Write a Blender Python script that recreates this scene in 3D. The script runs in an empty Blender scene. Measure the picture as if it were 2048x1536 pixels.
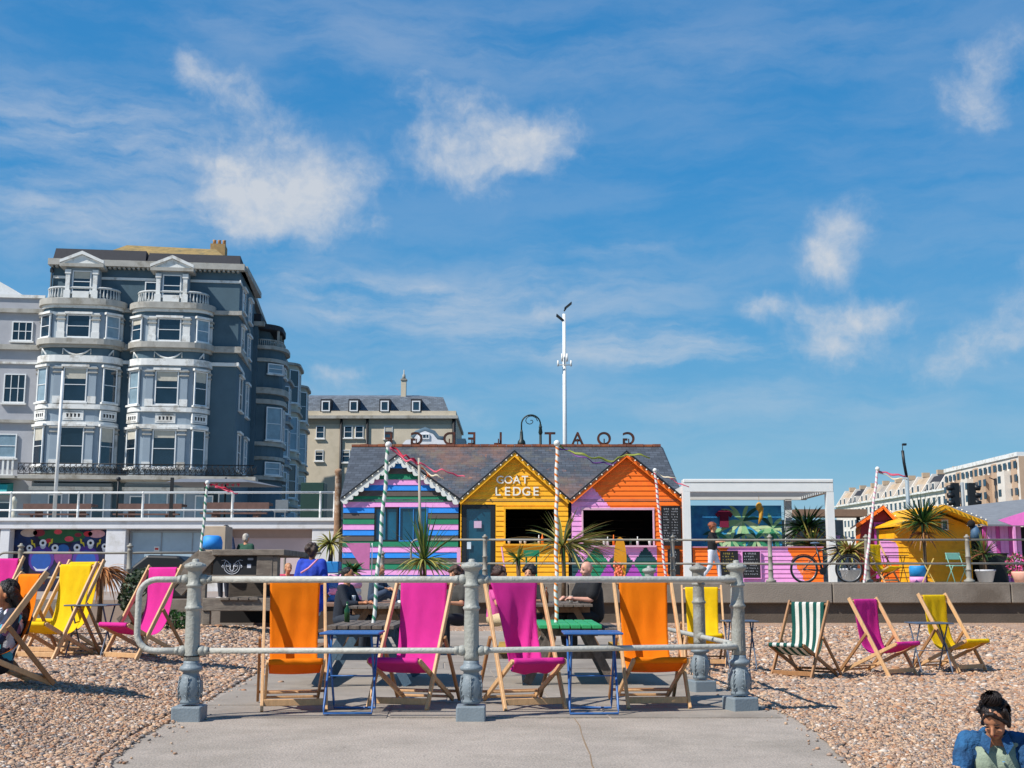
SKYSTR=.11; SKYSAT=1.25; SKYHUE=.5; SKYVAL=1.0; CLOUDC=(.50,.53,.575); SUNE=4.6; EXPO=.32; AZK=.80
import bpy, bmesh, math, random
import numpy as np
from mathutils import Vector, Matrix, noise
R=math.radians; PI=math.pi
random.seed(7)
S=bpy.context.scene
COL=S.collection
# ------------------------------------------------------------------ camera model (photo pixels, 2048 x 1536)
F=2400.0; H=1.10; HY=1157.0
PIT=math.atan((HY-768)/F); CP=math.cos(PIT); SP=math.sin(PIT)
def ray(px,py):
    dx=(px-1024)/F; dy=(768-py)/F
    return Vector((dx, CP-SP*dy, SP+CP*dy))
def P(px,py,Y):
    r=ray(px,py); return Vector((r.x/r.y*Y, Y, H+r.z/r.y*Y))
def G(px,py,z=0.0):
    r=ray(px,py); t=(z-H)/r.z; return Vector((r.x*t, r.y*t, z))
cam=bpy.data.cameras.new('camera'); co=bpy.data.objects.new('camera',cam); COL.objects.link(co)
co.location=(0,0,H); co.rotation_euler=(PI/2+PIT,0,0)
cam.sensor_width=36; cam.lens=36*F/2048; cam.clip_end=5000; cam.clip_start=.05
S.camera=co
# ------------------------------------------------------------------ colour and materials
def lin(c):
    if isinstance(c,str): c=tuple(int(c[i:i+2],16)/255 for i in (0,2,4))
    return tuple((x/12.92 if x<=.04045 else ((x+.055)/1.055)**2.4) for x in c)
MATS={}
def mat(name,c,rough=.7,var=.12,scale=6.0,bump=0.0,bscale=40.0,metal=0.0,c2=None,c2amt=.5,spec=.5,stretch=None,trans=0.0):
    if name in MATS: return MATS[name]
    m=bpy.data.materials.new(name); m.use_nodes=True; nt=m.node_tree; N=nt.nodes; L=nt.links
    b=N['Principled BSDF']; b.inputs['Roughness'].default_value=rough; b.inputs['Metallic'].default_value=metal
    b.inputs['Specular IOR Level'].default_value=spec
    base=lin(c)
    tc=N.new('ShaderNodeTexCoord'); src=tc.outputs['Object']
    if stretch:
        mp=N.new('ShaderNodeMapping'); mp.inputs['Scale'].default_value=stretch; L.new(src,mp.inputs[0]); src=mp.outputs[0]
    no=N.new('ShaderNodeTexNoise'); no.inputs['Scale'].default_value=scale; no.inputs['Detail'].default_value=6; no.inputs['Roughness'].default_value=.65
    L.new(src,no.inputs['Vector'])
    rp=N.new('ShaderNodeValToRGB'); e=rp.color_ramp.elements
    d=tuple(x*(1-var) for x in base); u=tuple(min(1,x*(1+var)) for x in base)
    e[0].position=.3; e[0].color=(*d,1); e[1].position=.7; e[1].color=(*u,1)
    L.new(no.outputs['Fac'],rp.inputs[0]); out=rp.outputs[0]
    if c2:
        n2=N.new('ShaderNodeTexNoise'); n2.inputs['Scale'].default_value=scale*.37; n2.inputs['Detail'].default_value=8; n2.inputs['Roughness'].default_value=.7
        L.new(src,n2.inputs['Vector'])
        r2=N.new('ShaderNodeValToRGB'); r2.color_ramp.elements[0].position=.62-c2amt*.25; r2.color_ramp.elements[1].position=.72-c2amt*.1
        L.new(n2.outputs['Fac'],r2.inputs[0])
        mx=N.new('ShaderNodeMix'); mx.data_type='RGBA'; L.new(r2.outputs[0],mx.inputs[0]); L.new(out,mx.inputs[6]); mx.inputs[7].default_value=(*lin(c2),1); out=mx.outputs[2]
    L.new(out,b.inputs['Base Color'])
    if bump:
        nb=N.new('ShaderNodeTexNoise'); nb.inputs['Scale'].default_value=bscale; nb.inputs['Detail'].default_value=5; L.new(src,nb.inputs['Vector'])
        bp=N.new('ShaderNodeBump'); bp.inputs['Strength'].default_value=bump; bp.inputs['Distance'].default_value=.02
        L.new(nb.outputs['Fac'],bp.inputs['Height']); L.new(bp.outputs[0],b.inputs['Normal'])
    if trans:
        t=N.new('ShaderNodeBsdfTranslucent'); L.new(out,t.inputs[0]); mm=N.new('ShaderNodeMixShader'); mm.inputs[0].default_value=trans
        L.new(b.outputs[0],mm.inputs[1]); L.new(t.outputs[0],mm.inputs[2]); L.new(mm.outputs[0],N['Material Output'].inputs[0])
    MATS[name]=m; return m
def glass(name,c='1a2c38',rough=.06):
    if name in MATS: return MATS[name]
    m=mat(name,c,rough,.5,.7,0,spec=.9); return m
# ------------------------------------------------------------------ frames and mesh builder
class Fr:
    "wall frame: a along the wall, b out of it, c up"
    def __init__(s,o,u=(1,0)):
        s.o=Vector(o); s.u=Vector((u[0],u[1],0)).normalized(); s.n=Vector((s.u.y,-s.u.x,0)); s.z=Vector((0,0,1))
    def pt(s,a,b,c): return s.o+s.u*a+s.n*b+s.z*c
    def pix(s,px,py,b=0.0):
        r=ray(px,py); o=s.o+s.n*b; c=Vector((0,0,H)); t=(o-c).dot(s.n)/r.dot(s.n); p=c+r*t-o
        return p.dot(s.u),p.z
class MB:
    def __init__(s,fr=None,T=None): s.v=[]; s.f=[]; s.m=[]; s.sm=[]; s.fr=fr; s.T=T; s.mi=0; s.mats=[]
    def use(s,m):
        if m not in s.mats: s.mats.append(m)
        s.mi=s.mats.index(m); return s
    def p(s,a,b,c):
        q=s.fr.pt(a,b,c) if s.fr else Vector((a,b,c))
        return s.T@q if s.T else q
    def addv(s,pts): i=len(s.v); s.v+= [s.p(*q) for q in pts]; return i
    def face(s,idx,smooth=False): s.f.append(idx); s.m.append(s.mi); s.sm.append(smooth)
    def box(s,a0,a1,b0,b1,c0,c1):
        i=s.addv([(a0,b0,c0),(a1,b0,c0),(a1,b1,c0),(a0,b1,c0),(a0,b0,c1),(a1,b0,c1),(a1,b1,c1),(a0,b1,c1)])
        for q in ((0,3,2,1),(4,5,6,7),(0,1,5,4),(1,2,6,5),(2,3,7,6),(3,0,4,7)): s.face([i+k for k in q])
        return s
    def hexa(s,pts):
        i=s.addv(pts)
        for q in ((0,3,2,1),(4,5,6,7),(0,1,5,4),(1,2,6,5),(2,3,7,6),(3,0,4,7)): s.face([i+k for k in q])
        return s
    def bar(s,p0,p1,w,d,up=(0,0,1)):
        "square bar from p0 to p1; w across, d along up-ish"
        p0=Vector(p0); p1=Vector(p1); t=(p1-p0).normalized(); up=Vector(up)
        sd=t.cross(up)
        if sd.length<1e-4: sd=t.cross(Vector((1,0,0)))
        sd.normalize(); uu=sd.cross(t).normalized(); sd*=w/2; uu*=d/2
        return s.hexa([tuple(q) for q in (p0-sd-uu,p0+sd-uu,p0+sd+uu,p0-sd+uu,p1-sd-uu,p1+sd-uu,p1+sd+uu,p1-sd+uu)])
    def tube(s,pts,r,n=10,cap=True,closed=False):
        pts=[Vector(q) for q in pts]; rs=r if isinstance(r,(list,tuple)) else [r]*len(pts)
        N=len(pts); prev=None; rings=[]
        for k in range(N):
            if closed: t=(pts[(k+1)%N]-pts[k-1])
            else: t=pts[min(k+1,N-1)]-pts[max(k-1,0)]
            t.normalize()
            if prev is None:
                a=Vector((0,0,1)) if abs(t.z)<.9 else Vector((1,0,0)); x=t.cross(a).normalized()
            else:
                x=(prev-t*prev.dot(t)).normalized()
            prev=x; y=t.cross(x)
            rings.append(s.addv([tuple(pts[k]+(x*math.cos(2*PI*j/n)+y*math.sin(2*PI*j/n))*rs[k]) for j in range(n)]))
        M=N if closed else N-1
        for k in range(M):
            A=rings[k]; B=rings[(k+1)%N]
            for j in range(n): s.face([A+j,A+(j+1)%n,B+(j+1)%n,B+j],True)
        if cap and not closed:
            s.face([rings[0]+j for j in range(n)][::-1]); s.face([rings[-1]+j for j in range(n)])
        return s
    def lathe(s,prof,o=(0,0,0),n=20,smooth=True,flute=None):
        rings=[]
        for k,(r,z) in enumerate(prof):
            ring=[]
            for j in range(n):
                rr=r
                if flute and flute[0]<=z<=flute[1]: rr=r*(1-.14*(j%2))
                ring.append((o[0]+rr*math.cos(2*PI*j/n),o[1]+rr*math.sin(2*PI*j/n),o[2]+z))
            rings.append(s.addv(ring))
        for k in range(len(prof)-1):
            A=rings[k]; B=rings[k+1]
            for j in range(n): s.face([A+j,A+(j+1)%n,B+(j+1)%n,B+j],smooth)
        s.face([rings[0]+j for j in range(n)][::-1]); s.face([rings[-1]+j for j in range(n)])
        return s
    def sphere(s,c,r,n=10,m=6,smooth=True):
        rx,ry,rz=(r,r,r) if not isinstance(r,(list,tuple)) else r
        top=s.addv([(c[0],c[1],c[2]+rz)]); bot=s.addv([(c[0],c[1],c[2]-rz)]); rings=[]
        for k in range(1,m):
            t=PI*k/m
            rings.append(s.addv([(c[0]+rx*math.sin(t)*math.cos(2*PI*j/n),c[1]+ry*math.sin(t)*math.sin(2*PI*j/n),c[2]+rz*math.cos(t)) for j in range(n)]))
        for j in range(n):
            s.face([top,rings[0]+j,rings[0]+(j+1)%n],smooth); s.face([bot,rings[-1]+(j+1)%n,rings[-1]+j],smooth)
        for k in range(len(rings)-1):
            for j in range(n): s.face([rings[k]+j,rings[k+1]+j,rings[k+1]+(j+1)%n,rings[k]+(j+1)%n],smooth)
        return s
    def prism(s,poly,b0,b1,plane='ac'):
        "poly in (a,c) extruded b0..b1, or (a,b) extruded in c when plane='ab'"
        n=len(poly)
        if plane=='ac': i=s.addv([(a,b0,c) for a,c in poly]+[(a,b1,c) for a,c in poly])
        elif plane=='ab': i=s.addv([(a,b,b0) for a,b in poly]+[(a,b,b1) for a,b in poly])
        else: i=s.addv([(b0,a,c) for a,c in poly]+[(b1,a,c) for a,c in poly])
        s.face([i+k for k in range(n)][::-1]); s.face([i+n+k for k in range(n)])
        for k in range(n): s.face([i+k,i+(k+1)%n,i+n+(k+1)%n,i+n+k])
        return s
    def strip(s,pts,w,side,th=.002):
        "ribbon: polyline with a side vector"
        sd=Vector(side); L=[];
        for k,q in enumerate(pts):
            ww=w[k] if isinstance(w,(list,tuple)) else w
            L.append((Vector(q)-sd*ww/2,Vector(q)+sd*ww/2))
        i=s.addv([tuple(x) for pr in L for x in pr])
        for k in range(len(pts)-1): s.face([i+2*k,i+2*k+1,i+2*k+3,i+2*k+2],True)
        return s
    def build(s,name,m=None,parent=None,recalc=True,label=None):
        if m is not None and not isinstance(m,(list,tuple)): m=[m]
        mats=s.mats if s.mats else m
        off=Vector((0,0,0))
        root=parent
        while root is not None and root.parent is not None: root=root.parent
        if root is not None and not root.get('_local'): off=Vector(root.location)
        if root is None and s.v:
            xs=[q.x for q in s.v]; ys=[q.y for q in s.v]; zs=[q.z for q in s.v]
            off=Vector(((min(xs)+max(xs))/2,(min(ys)+max(ys))/2,min(zs)))
        me=bpy.data.meshes.new(name); me.from_pydata([tuple(q-off) for q in s.v],[],s.f)
        for mm in mats: me.materials.append(mm)
        if len(mats)>1: me.polygons.foreach_set('material_index',s.m)
        me.polygons.foreach_set('use_smooth',s.sm)
        if recalc:
            bm=bmesh.new(); bm.from_mesh(me); bmesh.ops.recalc_face_normals(bm,faces=bm.faces); bm.to_mesh(me); bm.free()
        o=bpy.data.objects.new(name,me); COL.objects.link(o)
        if parent is not None: o.parent=parent
        else: o.location=off
        if label: o['label']=label
        return o
def tag(o,label,cat,group=None,kind=None):
    if label: o['label']=label
    if cat: o['category']=cat
    if group: o['group']=group
    if kind: o['kind']=kind
    return o
def struct(o): o['kind']='structure'; return o
def thing(name,label,cat,loc=(0,0,0),rz=None,group=None):
    o=bpy.data.objects.new(name,None); COL.objects.link(o); o.empty_display_size=.1
    o.location=loc
    if rz is not None: o.rotation_euler=(0,0,rz); o['_local']=1
    return tag(o,label,cat,group)
def bev(o,w=.004,seg=1):
    md=o.modifiers.new('bevel','BEVEL'); md.width=w; md.segments=seg; md.limit_method='ANGLE'; return o
def text_mesh(txt,size,depth):
    cu=bpy.data.curves.new('txt','FONT'); cu.body=txt; cu.size=size; cu.extrude=depth; cu.align_x='CENTER'; cu.offset=size*.012
    o=bpy.data.objects.new('txt',cu); COL.objects.link(o); bpy.context.view_layer.update()
    me=bpy.data.meshes.new_from_object(o.evaluated_get(bpy.context.evaluated_depsgraph_get())); bpy.data.objects.remove(o)
    return me
def text_obj(name,txt,size,depth,m,fr,a,b,c,parent,mirror=False,wscale=1.0):
    "flat letters standing on a wall frame"
    me=text_mesh(txt,size,depth); n=len(me.vertices); co=np.empty(n*3); me.vertices.foreach_get('co',co); co=co.reshape(-1,3)
    root=parent
    while root.parent: root=root.parent
    off=Vector(root.location)
    for k,v in enumerate(me.vertices):
        x,y,z=co[k]; x*=wscale
        if mirror: x=-x
        v.co=fr.pt(a+x,b+z,c+y)-off
    me.name=name; me.materials.clear(); me.materials.append(m)
    o=bpy.data.objects.new(name,me); COL.objects.link(o); o.parent=parent; return o
def voxel(prims,vs,name,m,parent,smooth=4,noise_amp=0,nscale=20):
    "one continuous skin over capsules ('c',p0,p1,r0,r1) and ellipsoids ('e',centre,(rx,ry,rz),matrix)"
    b=MB()
    for q in prims:
        if q[0]=='c':
            p0=Vector(q[1]); p1=Vector(q[2]); r0,r1=q[3],q[4]; d=(p1-p0); L=d.length
            if L<1e-5: continue
            t=d/L
            pts=[p0-t*r0*k for k in (.98,.8,.45)]+[p0+d*(k/3) for k in range(4)]+[p1+t*r1*k for k in (.45,.8,.98)]
            rr=[r0*.2,r0*.6,r0*.893]+[r0+(r1-r0)*k/3 for k in range(4)]+[r1*.893,r1*.6,r1*.2]
            b.tube(pts,rr,12)
        else:
            o=MB(); mt=q[3] if len(q)>3 else Matrix.Identity(3)
            i0=len(b.v); b.sphere((0,0,0),q[2],14,9)
            for k in range(i0,len(b.v)): b.v[k]=(mt@b.v[k])+Vector(q[1])
    o=b.build(name,m,parent)
    md=o.modifiers.new('r','REMESH'); md.mode='VOXEL'; md.voxel_size=vs; md.use_smooth_shade=True
    if smooth: s2=o.modifiers.new('s','SMOOTH'); s2.iterations=smooth; s2.factor=.5
    bpy.context.view_layer.update()
    me=bpy.data.meshes.new_from_object(o.evaluated_get(bpy.context.evaluated_depsgraph_get()))
    o.modifiers.clear(); old=o.data; o.data=me; me.name=name; bpy.data.meshes.remove(old)
    if noise_amp:
        for v in me.vertices:
            v.co+=v.normal*noise_amp*noise.fractal(v.co*nscale,1.0,2.0,3)
    me.materials.clear(); me.materials.append(m)
    for p_ in me.polygons: p_.use_smooth=True
    return o
# ------------------------------------------------------------------ world, sun
SUN=Vector((-.76,-.50,1.0)).normalized()
w=bpy.data.worlds.new('World'); S.world=w; w.use_nodes=True; nt=w.node_tree; N=nt.nodes; L=nt.links
bg=N['Background']; bg.inputs['Strength'].default_value=SKYSTR
sky=N.new('ShaderNodeTexSky'); sky.sky_type='NISHITA'; sky.sun_disc=False
sky.sun_elevation=math.asin(SUN.z); sky.sun_rotation=math.atan2(SUN.x,SUN.y); sky.ozone_density=3.0; sky.air_density=1.0; sky.dust_density=.6; sky.altitude=0
hs=N.new('ShaderNodeHueSaturation'); hs.inputs['Saturation'].default_value=SKYSAT; hs.inputs['Hue'].default_value=SKYHUE; hs.inputs['Value'].default_value=SKYVAL
L.new(sky.outputs[0],hs.inputs['Color'])
tc=N.new('ShaderNodeTexCoord'); D=tc.outputs['Generated']
def vm(op,a,b=None):
    n=N.new('ShaderNodeVectorMath'); n.operation=op
    for k,x in enumerate((a,b)):
        if x is None: continue
        if hasattr(x,'is_linked') or hasattr(x,'links'): L.new(x,n.inputs[k])
        else: n.inputs[k].default_value=x
    return n
def mth(op,a,b=0.0,c=0.0):
    n=N.new('ShaderNodeMath'); n.operation=op
    for k,x in enumerate((a,b,c)):
        if hasattr(x,'links'): L.new(x,n.inputs[k])
        else: n.inputs[k].default_value=x
    return n.outputs[0]
warp=N.new('ShaderNodeTexNoise'); warp.inputs['Scale'].default_value=9; warp.inputs['Detail'].default_value=7; warp.inputs['Roughness'].default_value=.6; L.new(D,warp.inputs['Vector'])
wv=vm('SUBTRACT',warp.outputs['Color'],(.5,.5,.5)).outputs[0]
ws=vm('SCALE',wv); ws.inputs[3].default_value=.042
DW=vm('ADD',D,ws.outputs[0]).outputs[0]
def cloudsum(bl):
    acc=None
    for (px,py,rx,ry,st) in bl:
        c=ray(px,py).normalized()
        s_=vm('SUBTRACT',DW,tuple(c)).outputs[0]
        q=vm('MULTIPLY',s_,(F/rx,0.35*F/rx,F/ry)).outputs[0]
        ln=vm('LENGTH',q).outputs[1]
        g=mth('MULTIPLY',ln,ln); g=mth('MULTIPLY',g,-1.1); g=mth('EXPONENT',g) if False else mth('POWER',2.718,g)
        g=mth('MULTIPLY',g,st)
        acc=g if acc is None else mth('ADD',acc,g)
    return acc
thick=cloudsum([(560,370,165,100,.95),(640,350,90,75,.35),(480,420,90,60,.4),(600,440,110,40,.35),(430,160,85,38,.62),(365,115,35,30,.5),(505,205,60,40,.38),(520,450,160,50,.30),(420,330,70,70,.25),(940,300,130,75,1.0),(1075,280,85,58,.95),(880,190,90,40,.45),(1690,480,70,62,.85),(1640,530,60,35,.55),
  (1750,625,85,40,.9),(1650,690,85,55,.8),(1590,610,70,28,.6),(1510,610,45,28,.5),(1910,160,90,50,.42),(2010,110,80,60,.38),(1960,220,70,45,.5),(1980,670,90,40,.65),(1920,730,90,40,.6),(2040,600,50,28,.5),(2045,540,30,24,.5),
  (690,750,70,35,.55),(930,840,60,26,.5),(1080,620,60,32,.35)])
n1=N.new('ShaderNodeTexNoise'); n1.inputs['Scale'].default_value=26; n1.inputs['Detail'].default_value=9; n1.inputs['Roughness'].default_value=.62; L.new(DW,n1.inputs['Vector'])
t1=mth('MULTIPLY',mth('SUBTRACT',n1.outputs['Fac'],.5),1.45)
n3=N.new('ShaderNodeTexNoise'); n3.inputs['Scale'].default_value=75; n3.inputs['Detail'].default_value=6; n3.inputs['Roughness'].default_value=.6; L.new(DW,n3.inputs['Vector']); t1=mth('ADD',t1,mth('MULTIPLY',mth('SUBTRACT',n3.outputs['Fac'],.5),.35)); t2=mth('ADD',thick,t1)
mr=N.new('ShaderNodeMapRange'); mr.interpolation_type='SMOOTHSTEP'; mr.inputs[1].default_value=.12; mr.inputs[2].default_value=1.32; L.new(t2,mr.inputs[0])
gate=mth('MINIMUM',mth('MULTIPLY',thick,4.0),1.0)
dense=mth('MULTIPLY',mth('MULTIPLY',mr.outputs[0],gate),mth('ADD',.55,mth('MULTIPLY',n3.outputs['Fac'],.95)))
wisp=cloudsum([(120,250,260,70,.55),(130,430,260,60,.7),(300,300,160,90,.35),(1300,690,240,40,.9),(1420,700,140,38,.7),(1100,590,300,60,.5),(760,620,180,34,.85),(640,565,180,30,.7),(1000,680,300,40,.5),(880,580,80,22,.6),(1250,500,130,16,.35),(820,800,200,50,.3),(1500,800,400,50,.25),(700,80,400,60,.18),(1300,120,500,60,.12)])
mp=N.new('ShaderNodeMapping'); mp.inputs['Scale'].default_value=(5,5,22); mp.inputs['Rotation'].default_value=(0,R(8),0); L.new(DW,mp.inputs[0])
n2=N.new('ShaderNodeTexNoise'); n2.inputs['Scale'].default_value=1.6; n2.inputs['Detail'].default_value=8; n2.inputs['Roughness'].default_value=.6; L.new(mp.outputs[0],n2.inputs['Vector'])
mr2=N.new('ShaderNodeMapRange'); mr2.interpolation_type='SMOOTHSTEP'; mr2.inputs[1].default_value=.30; mr2.inputs[2].default_value=.72; L.new(n2.outputs['Fac'],mr2.inputs[0])
wsp=mth('MULTIPLY',mr2.outputs[0],mth('MINIMUM',mth('ADD',wisp,.17),.9))
tot=mth('MINIMUM',mth('ADD',mth('MULTIPLY',dense,.76),mth('MULTIPLY',wsp,.72)),.92)
mx=N.new('ShaderNodeMix'); mx.data_type='RGBA'; L.new(tot,mx.inputs[0]); 
sz=N.new('ShaderNodeSeparateXYZ'); L.new(D,sz.inputs[0])
az=N.new('ShaderNodeValToRGB'); els=[(0.0,(146,190,210)),(.10,(116,176,211)),(.20,(84,159,210)),(.32,(58,143,205)),(.45,(54,134,198)),(1,(32,96,165))]
while len(az.color_ramp.elements)<len(els): az.color_ramp.elements.new(.5)
for e_,(q_,c_) in zip(az.color_ramp.elements,els): e_.position=q_; e_.color=tuple(x/SKYSTR*AZK for x in lin(tuple(v/255 for v in c_)))+(1,)
L.new(sz.outputs[2],az.inputs[0])
mxa=N.new('ShaderNodeMix'); mxa.data_type='RGBA'; mxa.inputs[0].default_value=.90; L.new(hs.outputs[0],mxa.inputs[6]); L.new(az.outputs[0],mxa.inputs[7])
L.new(mxa.outputs[2],mx.inputs[6]); mx.inputs[7].default_value=tuple(x/SKYSTR for x in CLOUDC)+(1,)
L.new(mx.outputs[2],bg.inputs['Color'])
sl=bpy.data.lights.new('sun','SUN'); sl.energy=SUNE; sl.angle=R(.5); sl.color=(1,.955,.89)
so=bpy.data.objects.new('sun',sl); COL.objects.link(so); so.rotation_euler=SUN.to_track_quat('Z','Y').to_euler()
S.view_settings.view_transform='Standard'; S.view_settings.look='None'; S.view_settings.exposure=EXPO; S.view_settings.gamma=1
S.render.engine='CYCLES'
# ================================================================== ground
SLABPX=[(170,1640),(212,1522),(270,1478),(350,1432),(430,1388),(505,1347),(560,1312),(615,1285),(640,1262),(1215,1262),(1345,1335),(1430,1362),(1500,1397),(1590,1434),(1625,1455),(1660,1482),(1715,1536),(1800,1640)]
SLAB=[(G(x,y).x,G(x,y).y) for x,y in SLABPX]
def seg_d(x,y,poly):
    best=1e9; ins=False; n=len(poly)
    for i in range(n):
        x0,y0=poly[i]; x1,y1=poly[(i+1)%n]
        dx=x1-x0; dy=y1-y0; t=max(0,min(1,((x-x0)*dx+(y-y0)*dy)/(dx*dx+dy*dy)))
        best=min(best,math.hypot(x-x0-t*dx,y-y0-t*dy))
        if (y0>y)!=(y1>y) and x<(x1-x0)*(y-y0)/(y1-y0)+x0: ins=not ins
    return -best if ins else best
def sst(a,b,x): t=max(0,min(1,(x-a)/(b-a))); return t*t*(3-2*t)
def hz(x,y):
    sd=seg_d(x,y,SLAB)
    if sd<-.05: return -.1
    left=.015+.19*sst(0,1.7,sd)
    sl=-.46*sst(12.5,6.3,y)
    right=-.02-.11*sst(0,2.5,sd)+sl*sst(.3,2.2,sd)
    k=sst(-1.5,1.5,x); h=left*(1-k)+right*k
    h+=.022*noise.noise(Vector((x*1.1,y*1.1,3)))+.012*noise.noise(Vector((x*3.1,y*3.1,9)))
    if y>22: h=h*(1-sst(22,29,y))+.02*sst(22,29,y)
    if sd<.05: h=min(h,.0)-.02
    return h
def shingle_mat():
    m=bpy.data.materials.new('shingle'); m.use_nodes=True; nt=m.node_tree; N=nt.nodes; L=nt.links; b=N['Principled BSDF']; b.inputs['Roughness'].default_value=.85; b.inputs['Specular IOR Level'].default_value=.25
    tc=N.new('ShaderNodeTexCoord'); src=tc.outputs['Object']
    def vor(sc):
        v=N.new('ShaderNodeTexVoronoi'); v.inputs['Scale'].default_value=sc; L.new(src,v.inputs['Vector']); return v
    v1=vor(36); v2=vor(20)
    def ramp(s,els):
        r=N.new('ShaderNodeValToRGB'); r.color_ramp.interpolation='CONSTANT'
        while len(r.color_ramp.elements)<len(els): r.color_ramp.elements.new(.5)
        for e,(p,c) in zip(r.color_ramp.elements,els): e.position=p; e.color=(*lin(c),1)
        L.new(s,r.inputs[0]); return r.outputs[0]
    sp=N.new('ShaderNodeSeparateColor'); L.new(v1.outputs['Color'],sp.inputs[0])
    c1=ramp(sp.outputs[0],[(0,'8a7263'),(.13,'a5836b'),(.3,'9d8778'),(.42,'b48c6c'),(.58,'8d837b'),(.68,'c0a083'),(.8,'a8785a'),(.88,'cbbeb0'),(.95,'6c615a')])
    sp2=N.new('ShaderNodeSeparateColor'); L.new(v2.outputs['Color'],sp2.inputs[0])
    c2=ramp(sp2.outputs[0],[(0,'94745f'),(.2,'a48a76'),(.4,'ae8663'),(.6,'8f8076'),(.75,'bd9f82'),(.9,'7b6c61')])
    mx=N.new('ShaderNodeMix'); mx.data_type='RGBA'; mx.inputs[0].default_value=.45; L.new(c1,mx.inputs[6]); L.new(c2,mx.inputs[7])
    nn=N.new('ShaderNodeTexNoise'); nn.inputs['Scale'].default_value=.9; nn.inputs['Detail'].default_value=5; L.new(src,nn.inputs['Vector'])
    mr=N.new('ShaderNodeMapRange'); mr.inputs[3].default_value=.95; mr.inputs[4].default_value=1.35; L.new(nn.outputs['Fac'],mr.inputs[0])
    sc=N.new('ShaderNodeVectorMath'); sc.operation='SCALE'; L.new(mx.outputs[2],sc.inputs[0]); L.new(mr.outputs[0],sc.inputs[3])
    L.new(sc.outputs[0],b.inputs['Base Color'])
    ad=N.new('ShaderNodeMath'); ad.operation='ADD'; L.new(v1.outputs['Distance'],ad.inputs[0]); L.new(v2.outputs['Distance'],ad.inputs[1])
    bp=N.new('ShaderNodeBump'); bp.invert=True; bp.inputs['Strength'].default_value=.9; bp.inputs['Distance'].default_value=.02; L.new(ad.outputs[0],bp.inputs['Height']); L.new(bp.outputs[0],b.inputs['Normal'])
    return m
M_SH=shingle_mat()
nx,ny=210,230; x0,x1,y0,y1=-13.,18.,4.5,30.2
g=MB(); 
for j in range(ny+1):
    yy=y0+(y1-y0)*(j/ny)**1.35
    for i in range(nx+1):
        xx=x0+(x1-x0)*i/nx; g.v.append(Vector((xx,yy,hz(xx,yy))))
for j in range(ny):
    for i in range(nx):
        a=j*(nx+1)+i; g.face([a,a+1,a+nx+2,a+nx+1],True)
struct(g.build('beach',M_SH))
far=MB().box(-900,900,-60,3000,-.62,-.6); struct(far.build('ground',mat('ground_earth','8a7d6c',.9)))
# concrete slab with a rough edge
def conc_mat():
    m=mat('concrete','a4988b',.85,.14,1.9,.45,60,c2='8f8578',c2amt=.6)
    nt=m.node_tree; N=nt.nodes; L=nt.links; b=N['Principled BSDF']
    old=b.inputs['Base Color'].links[0].from_socket
    tc=N.new('ShaderNodeTexCoord'); n=N.new('ShaderNodeTexNoise'); n.inputs['Scale'].default_value=85; n.inputs['Detail'].default_value=4; L.new(tc.outputs['Object'],n.inputs['Vector'])
    mr=N.new('ShaderNodeMapRange'); mr.inputs[1].default_value=.3; mr.inputs[2].default_value=.7; mr.inputs[3].default_value=.74; mr.inputs[4].default_value=1.24; L.new(n.outputs['Fac'],mr.inputs[0])
    s=N.new('ShaderNodeVectorMath'); s.operation='SCALE'; L.new(old,s.inputs[0]); L.new(mr.outputs[0],s.inputs[3]); L.new(s.outputs[0],b.inputs['Base Color'])
    # small dark stains
    v=N.new('ShaderNodeTexVoronoi'); v.inputs['Scale'].default_value=4.5; L.new(tc.outputs['Object'],v.inputs['Vector'])
    r=N.new('ShaderNodeMapRange'); r.inputs[1].default_value=.045; r.inputs[2].default_value=.06; r.inputs[3].default_value=.45; r.inputs[4].default_value=1; L.new(v.outputs['Distance'],r.inputs[0])
    s2=N.new('ShaderNodeVectorMath'); s2.operation='SCALE'; L.new(s.outputs[0],s2.inputs[0]); L.new(r.outputs[0],s2.inputs[3]); L.new(s2.outputs[0],b.inputs['Base Color'])
    return m
M_CON=conc_mat(); M_CON2=mat('concrete_worn','93897d',.9,.14,2.2,.4,50,c2='7f756a',c2amt=.6)
EDGE=[]
for i in range(len(SLAB)):
    a=Vector((*SLAB[i],0)); b=Vector((*SLAB[(i+1)%len(SLAB)],0)); n=max(2,int((b-a).length/.08))
    for k in range(n):
        q=a.lerp(b,k/n); q+=Vector((noise.noise(q*3),noise.noise(q*3+Vector((5,5,5))),0))*.05; EDGE.append((q.x,q.y))
YJ=G(1000,1437).y
fr_=MB().prism(EDGE,-.35,0,'ab'); struct(fr_.build('concrete_path',M_CON))
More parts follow.
